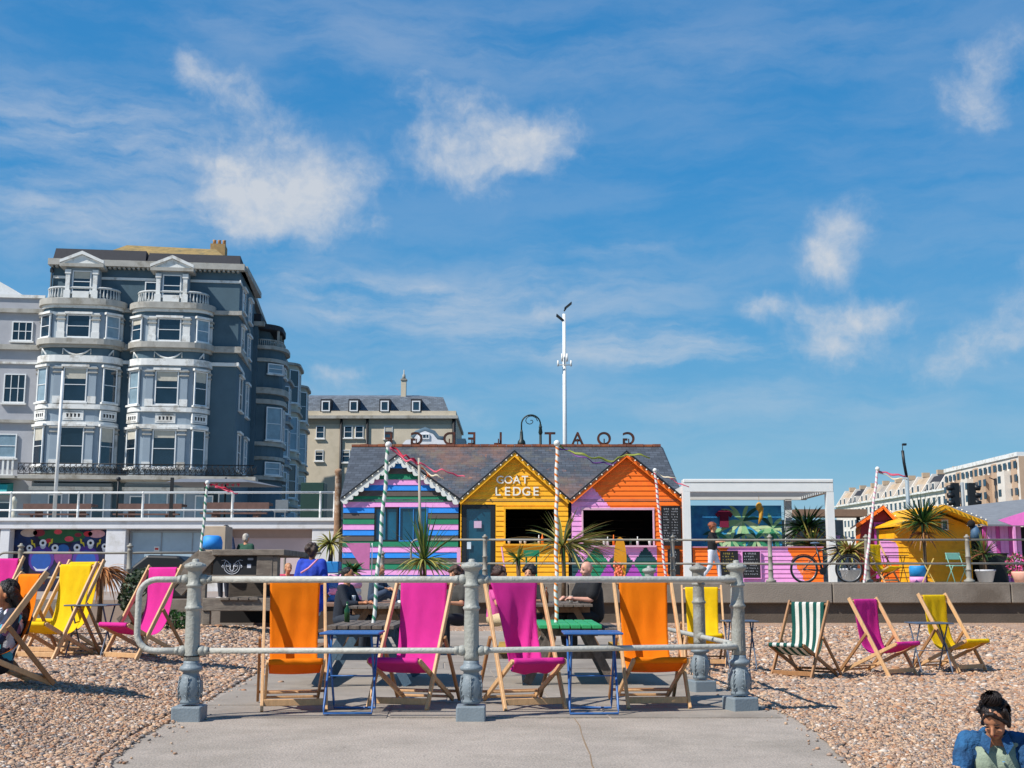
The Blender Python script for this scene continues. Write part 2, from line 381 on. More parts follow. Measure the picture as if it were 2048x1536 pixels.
# rear part of the slab, an older pour split by joints and boards
ys=[YJ,G(1000,1412).y,G(1000,1376).y,G(1000,1338).y,16.2,18.0,20.2,22.6]
rear=MB()
def xb(y):
    xs=[]
    n=len(SLAB)
    for i in range(n):
        (xa,ya),(xb_,yb)=SLAB[i],SLAB[(i+1)%n]
        if (ya>y)!=(yb>y): xs.append(xa+(xb_-xa)*(y-ya)/(yb-ya))
    return (min(xs)+.10,max(xs)-.10) if xs else None
for k in range(len(ys)-1):
    A,B=ys[k],ys[k+1]; l0,r0=xb(A+.03); l1=xb(B-.03)
    if l1 is None: break
    l1,r1=l1
    seam=[0,.34+.1*(k%2),.71-.08*(k%3),1]
    for j in range(3):
        p0=l0+(r0-l0)*seam[j]+.012; p1=l0+(r0-l0)*seam[j+1]-.012; q0=l1+(r1-l1)*seam[j]+.012; q1=l1+(r1-l1)*seam[j+1]-.012
        rear.prism([(p0,A+.012),(p1,A+.012),(q1,B-.012),(q0,B-.012)],-.1,.006+.003*((j+k)%2),'ab')
struct(rear.build('concrete_paving',M_CON2))
# crack in the front slab
pts=[G(1148,1436),G(1158,1452),G(1166,1470),G(1170,1490),G(1180,1510),G(1186,1530),G(1196,1560)]
c=MB(); c.strip([q+Vector((.008*math.sin(i*2.3),0,.002)) for i,q in enumerate(pts)],[.006,.009,.006,.011,.007,.009,.01],(1,.2,0)); struct(c.build('slab_crack',mat('crack_sand','8a7358',.95,.3,30)))
# loose pebbles, one mass
def pebbles():
    rng=np.random.default_rng(3); bm=bmesh.new(); bmesh.ops.create_icosphere(bm,subdivisions=1,radius=1)
    bv=np.array([v.co[:] for v in bm.verts]); bf=np.array([[v.index for v in f.verts] for f in bm.faces]); bm.free()
    pos=[]; 
    def scat(n,xr,yr):
        k=0
        while k<n:
            k+=1
            y=yr[0]+(yr[1]-yr[0])*random.random()**1.5; lim=y*.4267+.25
            x=random.uniform(xr[0],xr[1])
            if abs(x)>lim: continue
            sd=seg_d(x,y,SLAB)
            if sd<-.04 and random.random()>math.exp(sd*9)*.06: continue
            if sd<0.03: z=.008 if sd<-.04 else .012
            else: z=hz(x,y)+.003
            pos.append((x,y,z))
    scat(84000,(-5.4,-1.2),(6.6,14.5)); scat(84000,(1.9,6.0),(6.4,14.5)); nf=len(pos); scat(42000,(-9.5,-1.6),(13.2,25)); scat(48000,(1.6,11),(13.2,28))
    scat(2500,(-2.9,2.9),(7.2,9.9))
    p=np.array(pos); n=len(p); sz=rng.lognormal(-4.68,.40,n).clip(.005,.028); sz*=1+np.clip((p[:,1]-9)/7,0,1.6)
    sc=np.stack([sz*rng.uniform(.9,1.5,n),sz*rng.uniform(.7,1.1,n),sz*rng.uniform(.45,.8,n)],1)
    an=rng.uniform(0,6.283,n); tl=rng.normal(0,.35,n)
    v=bv[None]*sc[:,None,:]*(1+rng.normal(0,.10,(n,len(bv),1)))
    ca,sa=np.cos(an)[:,None],np.sin(an)[:,None]; ct,st=np.cos(tl)[:,None],np.sin(tl)[:,None]
    X=v[...,0]; Y=v[...,1]*ct-v[...,2]*st; Z=v[...,1]*st+v[...,2]*ct
    X2=X*ca-Y*sa; Y2=X*sa+Y*ca
    V=np.stack([X2,Y2,Z],2)+p[:,None,:]; V=V.reshape(-1,3)
    Fc=(bf[None]+(np.arange(n)*len(bv))[:,None,None]).reshape(-1,3)
    me=bpy.data.meshes.new('loose_pebbles'); me.vertices.add(len(V)); me.vertices.foreach_set('co',V.ravel()); me.loops.add(Fc.size); me.loops.foreach_set('vertex_index',Fc.ravel())
    me.polygons.add(len(Fc)); me.polygons.foreach_set('loop_start',np.arange(0,Fc.size,3)); me.update(calc_edges=True); me.polygons.foreach_set('use_smooth',np.ones(len(Fc),bool))
    at=me.attributes.new('tone','FLOAT','POINT'); at.data.foreach_set('value',np.repeat(rng.uniform(0,1,n),len(bv)))
    m=bpy.data.materials.new('pebble'); m.use_nodes=True; nt=m.node_tree; N=nt.nodes; L=nt.links; b=N['Principled BSDF']; b.inputs['Roughness'].default_value=.75; b.inputs['Specular IOR Level'].default_value=.3
    a=N.new('ShaderNodeAttribute'); a.attribute_name='tone'; r=N.new('ShaderNodeValToRGB'); r.color_ramp.interpolation='CONSTANT'
    els=[(0,'8d7564'),(.12,'b08e74'),(.26,'9f8878'),(.38,'bf9c7c'),(.52,'8e857e'),(.6,'c2a487'),(.72,'a5795a'),(.83,'cdbfb0'),(.88,'655b55'),(.92,'b39e8c'),(.98,'4a4644')]
    while len(r.color_ramp.elements)<len(els): r.color_ramp.elements.new(.5)
    for e,(q,cc) in zip(r.color_ramp.elements,els): e.position=q; e.color=(*lin(cc),1)
    L.new(a.outputs['Fac'],r.inputs[0]); L.new(r.outputs[0],b.inputs['Base Color'])
    me.materials.append(m); o=bpy.data.objects.new('loose_pebbles',me); COL.objects.link(o)
    tag(o,'loose tan, white and grey pebbles of the shingle beach','pebbles',None,'stuff')
pebbles()
# ================================================================== sea wall and promenade
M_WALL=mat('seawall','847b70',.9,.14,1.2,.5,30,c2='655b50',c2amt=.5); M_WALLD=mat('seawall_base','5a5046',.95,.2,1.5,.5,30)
M_PAV=mat('promenade_paving','a79f93',.9,.1,1.5)
XL=-5.3
sw=thing('seawall','long weathered concrete sea wall with overhanging coping behind the shingle','wall',(8,30,0))
b=MB(); xs=[XL+3.0,-.6,1.4,3.6,7.9,12.3,16.4,24]
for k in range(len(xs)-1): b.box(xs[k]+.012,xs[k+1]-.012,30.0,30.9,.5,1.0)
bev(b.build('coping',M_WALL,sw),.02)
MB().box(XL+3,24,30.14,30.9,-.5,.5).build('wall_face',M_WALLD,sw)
struct(MB().box(XL,60,30.9,43.9,-.5,.985).build('promenade',M_PAV))
struct(MB().box(-30,XL-.01,26.3,43.9,-.5,.64).build('lower_promenade',mat('lower_paving','9b8c80',.9,.12,1.6)))
lw=thing('low_seawall','low concrete wall edging the left promenade','wall',(-9,26,0))
MB().box(-22,-9.6,26.0,26.3,-.2,.66).build('coping',M_WALL,lw)
MB().box(-7.4,-5.5,26.0,26.3,-.2,.66).build('coping',M_WALL,lw)
dk=thing('timber_deck','low weathered brown timber deck in front of the striped hut','deck',(-3.5,27.6,0))
b=MB()
for k in range(16): b.box(XL+.2,-2.35,25.6+k*.27,25.6+k*.27+.25,.52,.58)
b.build('planks',mat('deck_wood','8a6a58',.85,.25,5,.4,40,stretch=(1,8,8)),dk)
MB().box(XL+.25,-2.4,25.65,29.9,-.2,.515).build('base',mat('deck_dark','4a3b30',.9),dk)
# ================================================================== iron railings
M_IRON=mat('grey_iron_paint','9b9c94',.5,.12,4,.4,40,c2='7c766c',c2amt=.4); M_IRONB=mat('bluegrey_iron_paint','7b868c',.5,.1,4,.2,60)
M_RAIL=mat('rail_paint','b3b2a9',.5,.1,5,.4,35,c2='958b7c',c2amt=.25)
PROF_LO=[(.0,.13),(.075,.13),(.078,.15),(.07,.165),(.082,.19),(.092,.235),(.09,.285),(.074,.335),(.06,.365),(.066,.375),(.088,.385),(.092,.40),(.084,.415),(.066,.425),(.062,.44),(.06,.46)]
PROF_UP=[(.061,.46),(.060,.50),(.0595,.60),(.059,.70),(.0585,.80),(.058,.845),(.060,.85),(.066,.858),(.070,.868),(.066,.878),(.058,.885),(.056,.93),(.055,1.02),(.056,1.03),(.066,1.038),(.067,1.05),(.057,1.058),(.055,1.10),(.056,1.15),(.062,1.165),(.078,1.178),(.088,1.192),(.085,1.205),(.070,1.217),(.045,1.228),(.026,1.233),(.028,1.245),(.02,1.255),(.0,1.257)]
def big_post(par,loc,yaw=0,zs=1.0):
    T=Matrix.Translation(loc)@Matrix.Rotation(yaw,4,'Z')@Matrix.Diagonal((1,1,zs,1))
    m=MB(T=T); m.lathe(PROF_UP,n=28,flute=(.47,.84)); post=m.build('post',M_IRON,par)
    m=MB(T=T); m.lathe(PROF_LO,n=28)
    for k in range(6):       # acanthus leaves on the bulb
        a=PI/6+k*PI/3
        for side in (-1,1):
            for q in range(5):
                z=.17+q*.036; w=.030*(1-.15*q); r=.094-.003*abs(q-2)
                a2=a+side*w/.09
                m.tube([(r*math.cos(a),r*math.sin(a),z),(r*math.cos((a+a2)/2),r*math.sin((a+a2)/2),z+.022),((r-.006)*math.cos(a2),(r-.006)*math.sin(a2),z+.03)],[.0045,.004,.002],5)
        m.tube([(.091*math.cos(a),.091*math.sin(a),.16),(.099*math.cos(a),.099*math.sin(a),.24),(.088*math.cos(a),.088*math.sin(a),.34)],.004,5)
    m.build('foot',M_IRONB,post)
    m=MB(T=T); m.box(-.115,.115,-.115,.115,-.02,.115); bev(m.build('base_block',M_IRONB,post),.012,2)
    m=MB(T=T)
    for z in (1.205,):
        for k in range(10):
            a=k*2*PI/10; m.sphere((.074*math.cos(a),.074*math.sin(a),z+.002),.011,6,4)
    m.build('cap_beads',M_IRON,post)
    return post
fr0=[G(378,1441),G(942,1440),G(1481,1421),G(1402,1384),G(1302,1340)]
rl=thing('railing','heavy grey cast iron railing with fluted posts around the deckchairs','railing',(fr0[1].x,fr0[1].y,0))
posts0=[]
for k,q in enumerate(fr0): posts0.append(big_post(rl,q,0 if k<2 else .3,1.0))
ZT,ZB=1.092,.535
for z,r in ((ZT,.027),(ZB,.023)):
    A,B,C,D4,E=[Vector((q.x,q.y,z)) for q in fr0]
    cr=.16; d1=(B-C).normalized(); d2=(D4-C).normalized(); cc=C+Vector((.03,-.06,0))
    pts=[A,B]
    p0=cc+d1*.2; p1=cc+d2*.2
    arc=[ (1-t)**2*p0+2*t*(1-t)*cc+t*t*p1 for t in [i/8 for i in range(9)]]
    pts=[A,B,B.lerp(p0,.5)]+arc+[D4,E]
    MB().tube(pts,r,14).build('top_rail' if z==ZT else 'lower_rail',M_RAIL,rl)
A=Vector((fr0[0].x,fr0[0].y,0)); rr=.14; lx=.44
loop=[A+Vector((0,0,ZT))]
for k in range(9): t=PI/2*k/8; loop.append(A+Vector((-lx+rr-rr*math.sin(t),0,ZT-rr+rr*math.cos(t))))
for k in range(9): t=PI/2*k/8; loop.append(A+Vector((-lx+rr-rr*math.cos(t),0,ZB+rr-rr*math.sin(t))))
loop.append(A+Vector((0,0,ZB)))
MB().tube(loop,.025,14).build('end_loop',M_RAIL,rl)
m=MB()
for i,q in enumerate(fr0):
    dirs=[Vector((1,0,0)),Vector((-1,0,0))] if i<2 else ([Vector((-1,0,0)),(fr0[3]-fr0[2]).normalized()] if i==2 else [(fr0[3]-fr0[2]).normalized(),-(fr0[3]-fr0[2]).normalized()])
    for z in (ZT,ZB):
        for d in dirs:
            c=Vector((q.x,q.y,z)); m=MB(); m.sphere(tuple(c+d*.075),.042,12,8); m.tube([c+d*.10,c+d*.135],[.034,.031],12); m.build('socket',M_IRON,posts0[i])
MB().lathe([(.0615,.49),(.064,.49),(.064,.5),(.0615,.5)],(fr0[0].x,fr0[0].y,0),20).build('cable_tie',mat('black_plastic','0c0c0c',.5),rl)
# thinner railing on the sea walls
M_PR=mat('promenade_railing_paint','8f8b80',.6,.1,4,c2='756e60',c2amt=.5)
PP=[(.0,0),(.13,0),(.13,.06),(.085,.075),(.06,.12),(.066,.2),(.062,.24),(.06,.30),(.074,.31),(.074,.33),(.058,.34),(.055,.62),(.068,.63),(.068,.65),(.054,.66),(.052,1.02),(.058,1.03),(.058,1.05),(.045,1.07),(.045,1.10),(.075,1.12),(.07,1.14),(.035,1.16),(.025,1.19),(.0,1.195)]
def thin_rail(label,posts,z0,rails,x0,x1,y,loc,loops=()):
    t=thing('railing',label,'railing',loc)
    first=None
    for x in posts:
        MB().lathe(PP,(x,y,z0),14).build('post',M_PR,t)
    for z in rails: MB().tube([(x0,y,z0+z),((x0+x1)/2,y,z0+z-.008),(x1,y,z0+z)],.026,8).build('rail',M_PR,t)
    for (xa,s) in loops:
        L0=[(xa,y,z0+rails[0])]; r_=.16
        for k in range(7): q=PI/2*k/6; L0.append((xa+s*(.5-r_+r_*math.sin(q)),y,z0+rails[0]-r_+r_*math.cos(q)))
        for k in range(7): q=PI/2*k/6; L0.append((xa+s*(.5-r_+r_*math.cos(q)),y,z0+rails[1]+r_-r_*math.sin(q)))
        L0.append((xa,y,z0+rails[1])); MB().tube(L0,.026,8).build('end_loop',M_PR,t)
    return t
sp=(1540-1345)/F*30.15
xr=[P(1540,1100,30.3).x+sp*k for k in (-4,-3,-1,0,1,2,3)]
xr=[P(p_,1100,30.3).x for p_ in (970,1345,1540,1733,1935,2130)]
thin_rail('thin grey iron railing along the top of the right sea wall',xr,1.0,(1.06,.47),P(855,1100,30.3).x,P(2140,1100,30.3).x,30.3,(xr[2],30.3,1.0),[(P(862,1100,30.3).x,-1)])
xl=[P(p_,1100,26.15).x for p_ in (42,260)]
thin_rail('thin grey iron railing along the left promenade edge',xl,.66,(.99,.46),P(35,1100,26.15).x,P(400,1100,26.15).x,26.15,(xl[1],26.15,.66),[(xl[0],-1)])
xm=[P(615,1100,27).x]
thin_rail('short looped railing post beside the blue tunic person',xm,.66,(1.0,.4),xm[0]-.02,xm[0]+.3,27,(xm[0],27,.66),[(xm[0],-1)])
b=MB().lathe(PP,(P(765,1100,29.8).x,29.8,.58),14).build('railing_post',M_PR); tag(b,'lone grey iron post with stickers in front of the striped hut','post')
# ================================================================== deckchairs
M_WOOD=mat('deckchair_wood','cda273',.55,.18,4,.15,60,stretch=(9,9,2)); M_WOOD2=mat('deckchair_wood_dark','9a6e45',.6,.2,4,.15,60,stretch=(9,9,2))
def canvas(name,c): return mat(name,c,.8,.10,3.5,.35,260,spec=.2,trans=.22)
M_ORA=canvas('orange_canvas','ff860a'); M_MAG=canvas('magenta_canvas','e0369a'); M_YEL=canvas('yellow_canvas','f7ce16')
M_SGR=canvas('green_canvas','1f5a52'); M_SWH=canvas('white_canvas','e6e4da')
def deckchair(label,loc,a,fab,group='deckchairs on the beach',Hh=1.08,lean=.66,crumple=0,stripes=False,wood=None):
    wood=wood or M_WOOD
    t=thing('deckchair',label,'deckchair',loc,-a,group)
    k=Hh/1.08; ft=Vector((0,-.28,0)); tp=Vector((0,-.28+lean*k,1.08*k)); sf=Vector((0,-.37,.41)); sr=Vector((0,.50,.025))
    mid=ft.lerp(tp,.56); pr=Vector((0,.50,.02))
    X=lambda v,x: (x,v.y,v.z)
    m=MB()
    for s in (-1,1): m.bar(X(ft,s*.265),X(ft.lerp(tp,1.045),s*.265),.026,.05,(0,1,0))
    m.bar((-.255,ft.y+.04,.07),(.255,ft.y+.04,.07),.022,.055,(0,0,1))
    m.tube([X(tp,-.26),X(tp,.26)],.018,8)
    bev(m.build('back_frame',wood,t),.004)
    m=MB()
    for s in (-1,1): m.bar(X(sf,s*.232),X(sr,s*.232),.024,.045,(0,0,1))
    m.tube([X(sf,-.24),X(sf,.24)],.017,8)
    q=sf.lerp(sr,.93); m.bar((-.22,q.y,q.z),(.22,q.y,q.z),.045,.022)
    q=sf.lerp(sr,.80); m.bar((-.22,q.y,q.z),(.22,q.y,q.z),.03,.02)
    bev(m.build('seat_frame',wood,t),.004)
    m=MB()
    for s in (-1,1): m.bar(X(mid,s*.296),X(pr,s*.296),.024,.04,(0,1,0))
    q=mid.lerp(pr,.86); m.bar((-.285,q.y,q.z),(.285,q.y,q.z),.022,.05,(0,1,0))
    bev(m.build('prop_frame',M_WOOD2 if wood is M_WOOD else wood,t),.004)
    # canvas: hangs from the top bar to the seat bar
    P0=tp; P3=sf; P1=Vector((0,tp.y-.03,tp.z-.66*k)); P2=Vector((0,.19,.06))
    W=.222; rows=34; cols=19; rr=.026
    grid=[]
    path=[]
    for j in range(7): # wrap over the top bar (from behind up and over)
        an=PI*1.0-PI*j/6*1.0
        path.append(tp+Vector((0,math.cos(an-PI/2)*0+rr*math.sin(an)*0+rr*math.cos(PI*j/6)*1.0,rr*math.sin(PI*j/6))))
    for j in range(1,rows):
        u=j/rows; path.append((1-u)**3*P0+3*u*(1-u)**2*P1+3*u*u*(1-u)*P2+u**3*P3+Vector((0,-rr*(1-u),rr*u)))
    for j in range(6):
        an=PI/2+PI*j/5; path.append(sf+Vector((0,rr*math.cos(an),rr*math.sin(an))))
    # drop of the wrap behind the top bar
    path=[tp+Vector((0,rr,-.06)),tp+Vector((0,rr,-.03))]+path
    n=len(path); m=MB()
    mats=[fab] if not stripes else [M_SGR,M_SWH]
    for mm in mats: m.use(mm)
    idx=[]
    for j,q in enumerate(path):
        row=[]
        u=max(0,min(1,(j-8)/(n-14)))
        pinch=math.sin(PI*u)
        for i in range(cols):
            s=i/(cols-1)*2-1
            x=s*W*(1-.07*pinch); y=q.y; z=q.z
            y+=.018*pinch*(1-s*s); z-=.012*pinch*(1-s*s)
            y+=.012*pinch*noise.noise(Vector((x*6,z*5,loc[0]*3)))+.005*noise.noise(Vector((x*22,z*9,loc[0]*5)))+.007*math.sin(s*8+u*5+loc[0]*7)*math.exp(-u*3.5)*min(1,u*8)+.005*math.sin(s*6+loc[0]*3)*math.exp(-(1-u)*6)
            if crumple:
                x=s*W*(1-.34*pinch**.7)+.055*pinch
                fold=math.exp(-((s-(1.0-1.9*u))**2)/.03)*pinch
                y+=-.06*fold+.045*math.sin(s*2.2+u*5)*pinch
                z+=.01*math.sin(s*5+u*9)*pinch
            row.append((x,y,z))
        idx.append(m.addv(row))
    for j in range(n-1):
        for i in range(cols-1):
            if stripes: m.mi=(1 if (i*5//(cols-1)*2+ (1 if (i*9//(cols-1))%2 else 0))%2 else 0); m.mi=(i*9//(cols-1))%2
            m.face([idx[j]+i,idx[j]+i+1,idx[j+1]+i+1,idx[j+1]+i],True)
    o=m.build('canvas',None if stripes else fab,t)
    sd=o.modifiers.new('s','SOLIDIFY'); sd.thickness=.002; sd.offset=0
    return t
def GZ(px,py,z): return G(px,py,z)
def fpos(px,py,z): q=G(px,py,z); return Vector((q.x,q.y+.28,z))
gA='deckchairs inside the railing'
deckchair('orange canvas deckchair, the left one of the four inside the railing',fpos(574,1423,0.006),R(-12),M_ORA,gA,1.055)
deckchair('smooth magenta deckchair turned left, beside the middle railing post',fpos(812,1420,0.006),R(16),M_MAG,gA,1.055)
deckchair('magenta deckchair with twisted creased canvas, turned right behind the middle post',fpos(1052,1421,0.006),R(-17),M_MAG,gA,1.055,crumple=1)
deckchair('bright orange deckchair inside the railing, right of the blue table',fpos(1313,1418,0.006),R(-5),M_ORA,gA,1.055)
def on(x,y): return hz(x,y)-.005
def chair_at(label,px,Y,a,fab,**kw):
    x=(px-1024)/F*Y; return deckchair(label,Vector((x,Y,on(x,Y))),a,fab,**kw)
chair_at('magenta deckchair left behind the grey end loop of the railing',292,14.1,R(30),M_MAG,Hh=1.03)
chair_at('front yellow deckchair in the pair on the left shingle',122,14.0,R(20),M_YEL,Hh=1.05)
chair_at('rear yellow deckchair mostly hidden behind another yellow one',138,14.8,R(21),M_YEL,Hh=1.08)
chair_at('magenta deckchair cut off by the left edge of the photo',-22,15.2,R(14),M_MAG,Hh=1.12)
wch=chair_at('orange deckchair occupied by the long haired woman',-10,10.35,R(47),M_ORA,Hh=.92,lean=.76)
chair_at('yellow deckchair seen behind the right railing posts',1400,16.3,R(6),M_YEL,Hh=1.0)
chair_at('green and white striped deckchair on the right shingle',1588,15.2,R(40),M_SGR,stripes=True,Hh=.89,wood=M_WOOD2)
chair_at('magenta deckchair between the striped chair and a small table',1752,15.8,R(-34),M_MAG,Hh=.93)
chair_at('yellow deckchair on the far right shingle, turned right',1890,16.6,R(-30),M_YEL,Hh=.98)
q=P(1768,1160,32.0); deckchair('yellow deckchair up on the promenade by the orange hut',Vector((q.x,32.0,.985)),R(-30),M_YEL,None,.98)
# ================================================================== folding tables
M_BLUE=mat('blue_enamel','2f5f9c',.4,.15,6,c2='56789c',c2amt=.3); M_DSL=mat('slate_enamel','4c586a',.45,.15,6); M_BLK=mat('black_metal','15171a',.5,.1,5)
def bistro(label,loc,m_,w=.48,h=.63,rz=.0,group='folding metal tables'):
    t=thing('folding_table',label,'table',loc,rz,group)
    b=MB(); b.box(-w/2,w/2,-w/2,w/2,h-.018,h); bev(b.build('table_top',m_,t),.008,2)
    d=w*.40
    for s,nm in ((1,'leg_frame'),(-1,'leg_frame')):
        b=MB(); k=d-.02*(s<0)
        b.tube([(-k,s*w*.36,h-.02),(-k+.0,-s*w*.42,.06),(-k,-s*w*.46,.012),(0,-s*w*.46,.012),(k,-s*w*.46,.012),(k,-s*w*.42,.06),(k,s*w*.36,h-.02)],.010,8)
        b.tube([(-k,-s*w*.06,h*.45),(k,-s*w*.06,h*.45)],.006,6) if s>0 else None
        b.build(nm,m_,t)
    return t
def tb(label,px,Y,m_,**kw):
    x=(px-1024)/F*Y; z=hz(x,Y) if seg_d(x,Y,SLAB)>0 else .008
    return bistro(label,Vector((x,Y,z)),m_,**kw)
tb('blue metal folding table between the orange and magenta chairs',712,10.25,M_BLUE,w=.49,h=.655)
tb('blue metal folding table left of the right orange chair',1180,10.25,M_BLUE,w=.49,h=.655)
tb('dark folding table between the left yellow and magenta chairs',199,14.2,M_DSL,w=.50,h=.60)
tb('dark folding table behind the right corner post',1470,15.6,M_DSL,w=.42,h=.62)
tb('slate folding table between the right magenta and yellow chairs',1842,16.2,M_DSL,w=.5,h=.66)
# ================================================================== picnic tables
M_PW=mat('picnic_wood','6f645a',.9,.22,3,.5,40,stretch=(12,1.5,6),c2='50473f',c2amt=.6); M_PWB=mat('picnic_wood_brown','7b5d45',.85,.22,3,.4,40,stretch=(12,1.5,6)); M_GRN=mat('green_table_paint','2f9a5c',.55,.12,5,.2,40)
M_PWBL=mat('blue_stained_wood','4d6678',.8,.2,3,.3,40,stretch=(12,1.5,6))
M_YB=mat('yellow_bench_paint','b58a2a',.7,.2,4)
def picnic(label,loc,top,leg,rz=0,w=.72,l=1.5,h=.62,bench=None,group='timber picnic tables'):
    t=thing('picnic_table',label,'picnic table',loc,rz,group)
    b=MB(); n=6
    for k in range(n):
        x0_=-w/2+w*k/n; b.box(x0_+.006,x0_+w/n-.006,-l/2,l/2,h-.038,h)
    bev(b.build('table_top',top,t),.004)
    for s in (-1,1):
        b=MB()
        for k in range(2): b.box(s*(w/2+.30)-.12+k*.13,s*(w/2+.30)-.005+k*.13,-l/2,l/2,.335,.37)
        b.build('bench',bench or top,t)
    for y in (-l/2+.22,l/2-.22):
        b=MB()
        for s in (-1,1): b.bar((s*.16,y+s*.02,h-.04),(s*(w/2+.16),y+s*.02,.0),.035,.09,(0,1,0)) if False else b.bar((s*.16,y+.0225*s,h-.045),(s*(w/2+.12),y+.0225*s,.012),.09,.04,(0,1,0))
        b.box(-w/2+.03,w/2-.03,y+.055,y+.09,h-.125,h-.042); b.box(-w/2-.44,w/2+.44,y+.055,y+.09,.26,.332)
        b.build('leg_frame',leg,t)
    return t
def pc(label,px,Y,top,leg,**kw):
    x=(px-1024)/F*Y; z=.008 if seg_d(x,Y,SLAB)<0 else max(0,hz(x,Y)); return picnic(label,Vector((x,Y,z)),top,leg,**kw)
pc('grey plank picnic table holding the green striped pole',744,13.2,M_PW,M_PWBL,w=.70,l=1.6,bench=M_PWB)
pc('picnic table with a bright green painted top',1132,13.4,M_GRN,M_PW,w=.66,l=1.6,bench=M_YB)
pc('grey picnic table where the seated friends lean',1120,19.0,M_PW,M_PWB,w=.85,l=2.4,h=.72)
pc('brown grey picnic table behind the front left one',775,18.6,M_PW,M_PWB,w=.85,l=2.2,h=.70,bench=M_PWB)
# ================================================================== striped poles with ribbons
M_WH=mat('white_paint','dcdcd6',.5,.05,4); M_PGR=mat('pole_green','3f8a6a',.5,.1,6); M_POR=mat('pole_orange','e07a1a',.5,.1,6); M_PRD=mat('pole_red','c8384a',.5,.1,6); M_PPK=mat('pole_pink','d8a0b0',.5,.1,6)
def helix_pole(label,p0,p1,r,stripe,turns,ribbons=()):
    t=thing('striped_pole',label,'pole',p0)
    p0=Vector(p0); p1=Vector(p1); n=int(turns*12); k_=12; m=MB(); m.use(M_WH).use(stripe)
    rings=[]
    for j in range(n+1):
        c=p0.lerp(p1,j/n)+Vector((.006*math.sin(j*.09),0,0)); rings.append(m.addv([(c.x+r*math.cos(2*PI*i/k_),c.y+r*math.sin(2*PI*i/k_),c.z) for i in range(k_)]))
    for j in range(n):
        for i in range(k_):
            m.mi=1 if ((i+j)%12)<4 else 0
            m.face([rings[j]+i,rings[j]+(i+1)%k_,rings[j+1]+(i+1)%k_,rings[j+1]+i],True)
    m.build('pole',None,t)
    MB().sphere(tuple(p1+Vector((0,0,r*.9))),r*1.75,12,8).build('ball_top',M_WH,t)
    for (pts,w_,mm) in ribbons:
        b=MB(); P_=[Vector(q) for q in pts]; fine=[]
        for j in range(len(P_)-1):
            for s in range(6):
                q=P_[j].lerp(P_[j+1],s/6); ph=(j*6+s); nz=noise.noise(Vector((ph*.33,p1.x*3,w_*40))); fine.append(q+Vector((0,.05*math.sin(ph*.5),.05*nz)))
        fine.append(P_[-1]); ww=[w_*.62*(.5+.5*abs(math.cos(j*.45))) for j in range(len(fine))]
        b.strip(fine,ww,(.2,.35,.9)); o=b.build('ribbon',mm,t); sd=o.modifiers.new('s','SOLIDIFY'); sd.thickness=.003
    return t
M_RCR=mat('crimson_ribbon','c01f3f',.5,.1,8,trans=.3); M_RPK=mat('pink_ribbon','e0607a',.5,.1,8,trans=.3); M_RGR=mat('olive_ribbon','8f9a3a',.5,.1,8,trans=.3); M_RPU=mat('purple_ribbon','7a4a9a',.5,.1,8,trans=.3); M_RWH=mat('cream_ribbon','e8dcc0',.5,.1,8,trans=.3); M_ROR=mat('orange_ribbon','e2702c',.5,.1,8,trans=.3)
def rp(Y,*px): return [P(x,y,Y) for x,y in px]
b0=P(747,1231,13.1); b0.z=.63; b1=P(777,893,13.1)
helix_pole('green and white striped pole on the left picnic table',b0,b1,.021,M_PGR,17,[(rp(13.1,(779,893),(800,906),(820,918),(838,928)),.06,M_RCR),(rp(13.1,(838,926),(868,938),(900,946),(930,953)),.035,M_RPK),(rp(13.0,(780,896),(808,914),(836,930)),.04,M_RPK),(rp(13.1,(836,928),(862,948),(888,958)),.03,M_RWH),(rp(13.15,(842,936),(860,950),(850,958)),.03,M_ROR)])
b0=P(1112,1226,13.3); b0.z=.63; b1=P(1114,890,13.3)
helix_pole('orange and white striped pole on the green picnic table',b0,b1,.021,M_POR,26,[(rp(13.3,(1116,890),(1150,903),(1190,915),(1235,915)),.045,M_RGR),(rp(13.3,(1118,894),(1150,912),(1185,926),(1232,924)),.03,M_RPU),(rp(13.3,(1235,915),(1262,906),(1300,916)),.04,M_RGR)])
b0=P(1332,1160,30.1); b0.z=1.0; b1=P(1310,943,30.1)
helix_pole('thin red and white leaning pole on the sea wall before the orange hut',b0,b1,.032,M_PRD,22,[(rp(30.1,(1311,944),(1330,953),(1352,956)),.06,M_RWH),(rp(30.1,(1340,956),(1358,966),(1378,974)),.06,M_RPK)])
b0=P(1728,1162,30.1); b0.z=1.0; b1=P(1755,940,30.1)
helix_pole('pink and white leaning pole at the right of the bicycle',b0,b1,.033,M_PPK,22,[(rp(30.1,(1757,943),(1780,948),(1812,952)),.10,M_RPK),(rp(30.1,(1757,943),(1785,956),(1815,960)),.07,M_RWH)])
b0=P(393,1130,22.2); b0.z=.3; b1=P(415,968,22.2)
helix_pole('green and white striped pole rising behind the timber stand',b0,b1,.026,M_PGR,18,[(rp(22.2,(416,968),(440,974),(462,978)),.05,M_RCR),(rp(22.2,(430,974),(455,982),(476,986)),.05,M_RPK)])
b0=P(843,1180,28); b0.z=.58; b1=P(838,916,28); t=thing('bare_pole','thin plain wooden pole before the striped hut','pole',b0)
MB().tube([b0,b1],[.035,.03],8).build('shaft',mat('pale_pole','a39a8c',.7),t)

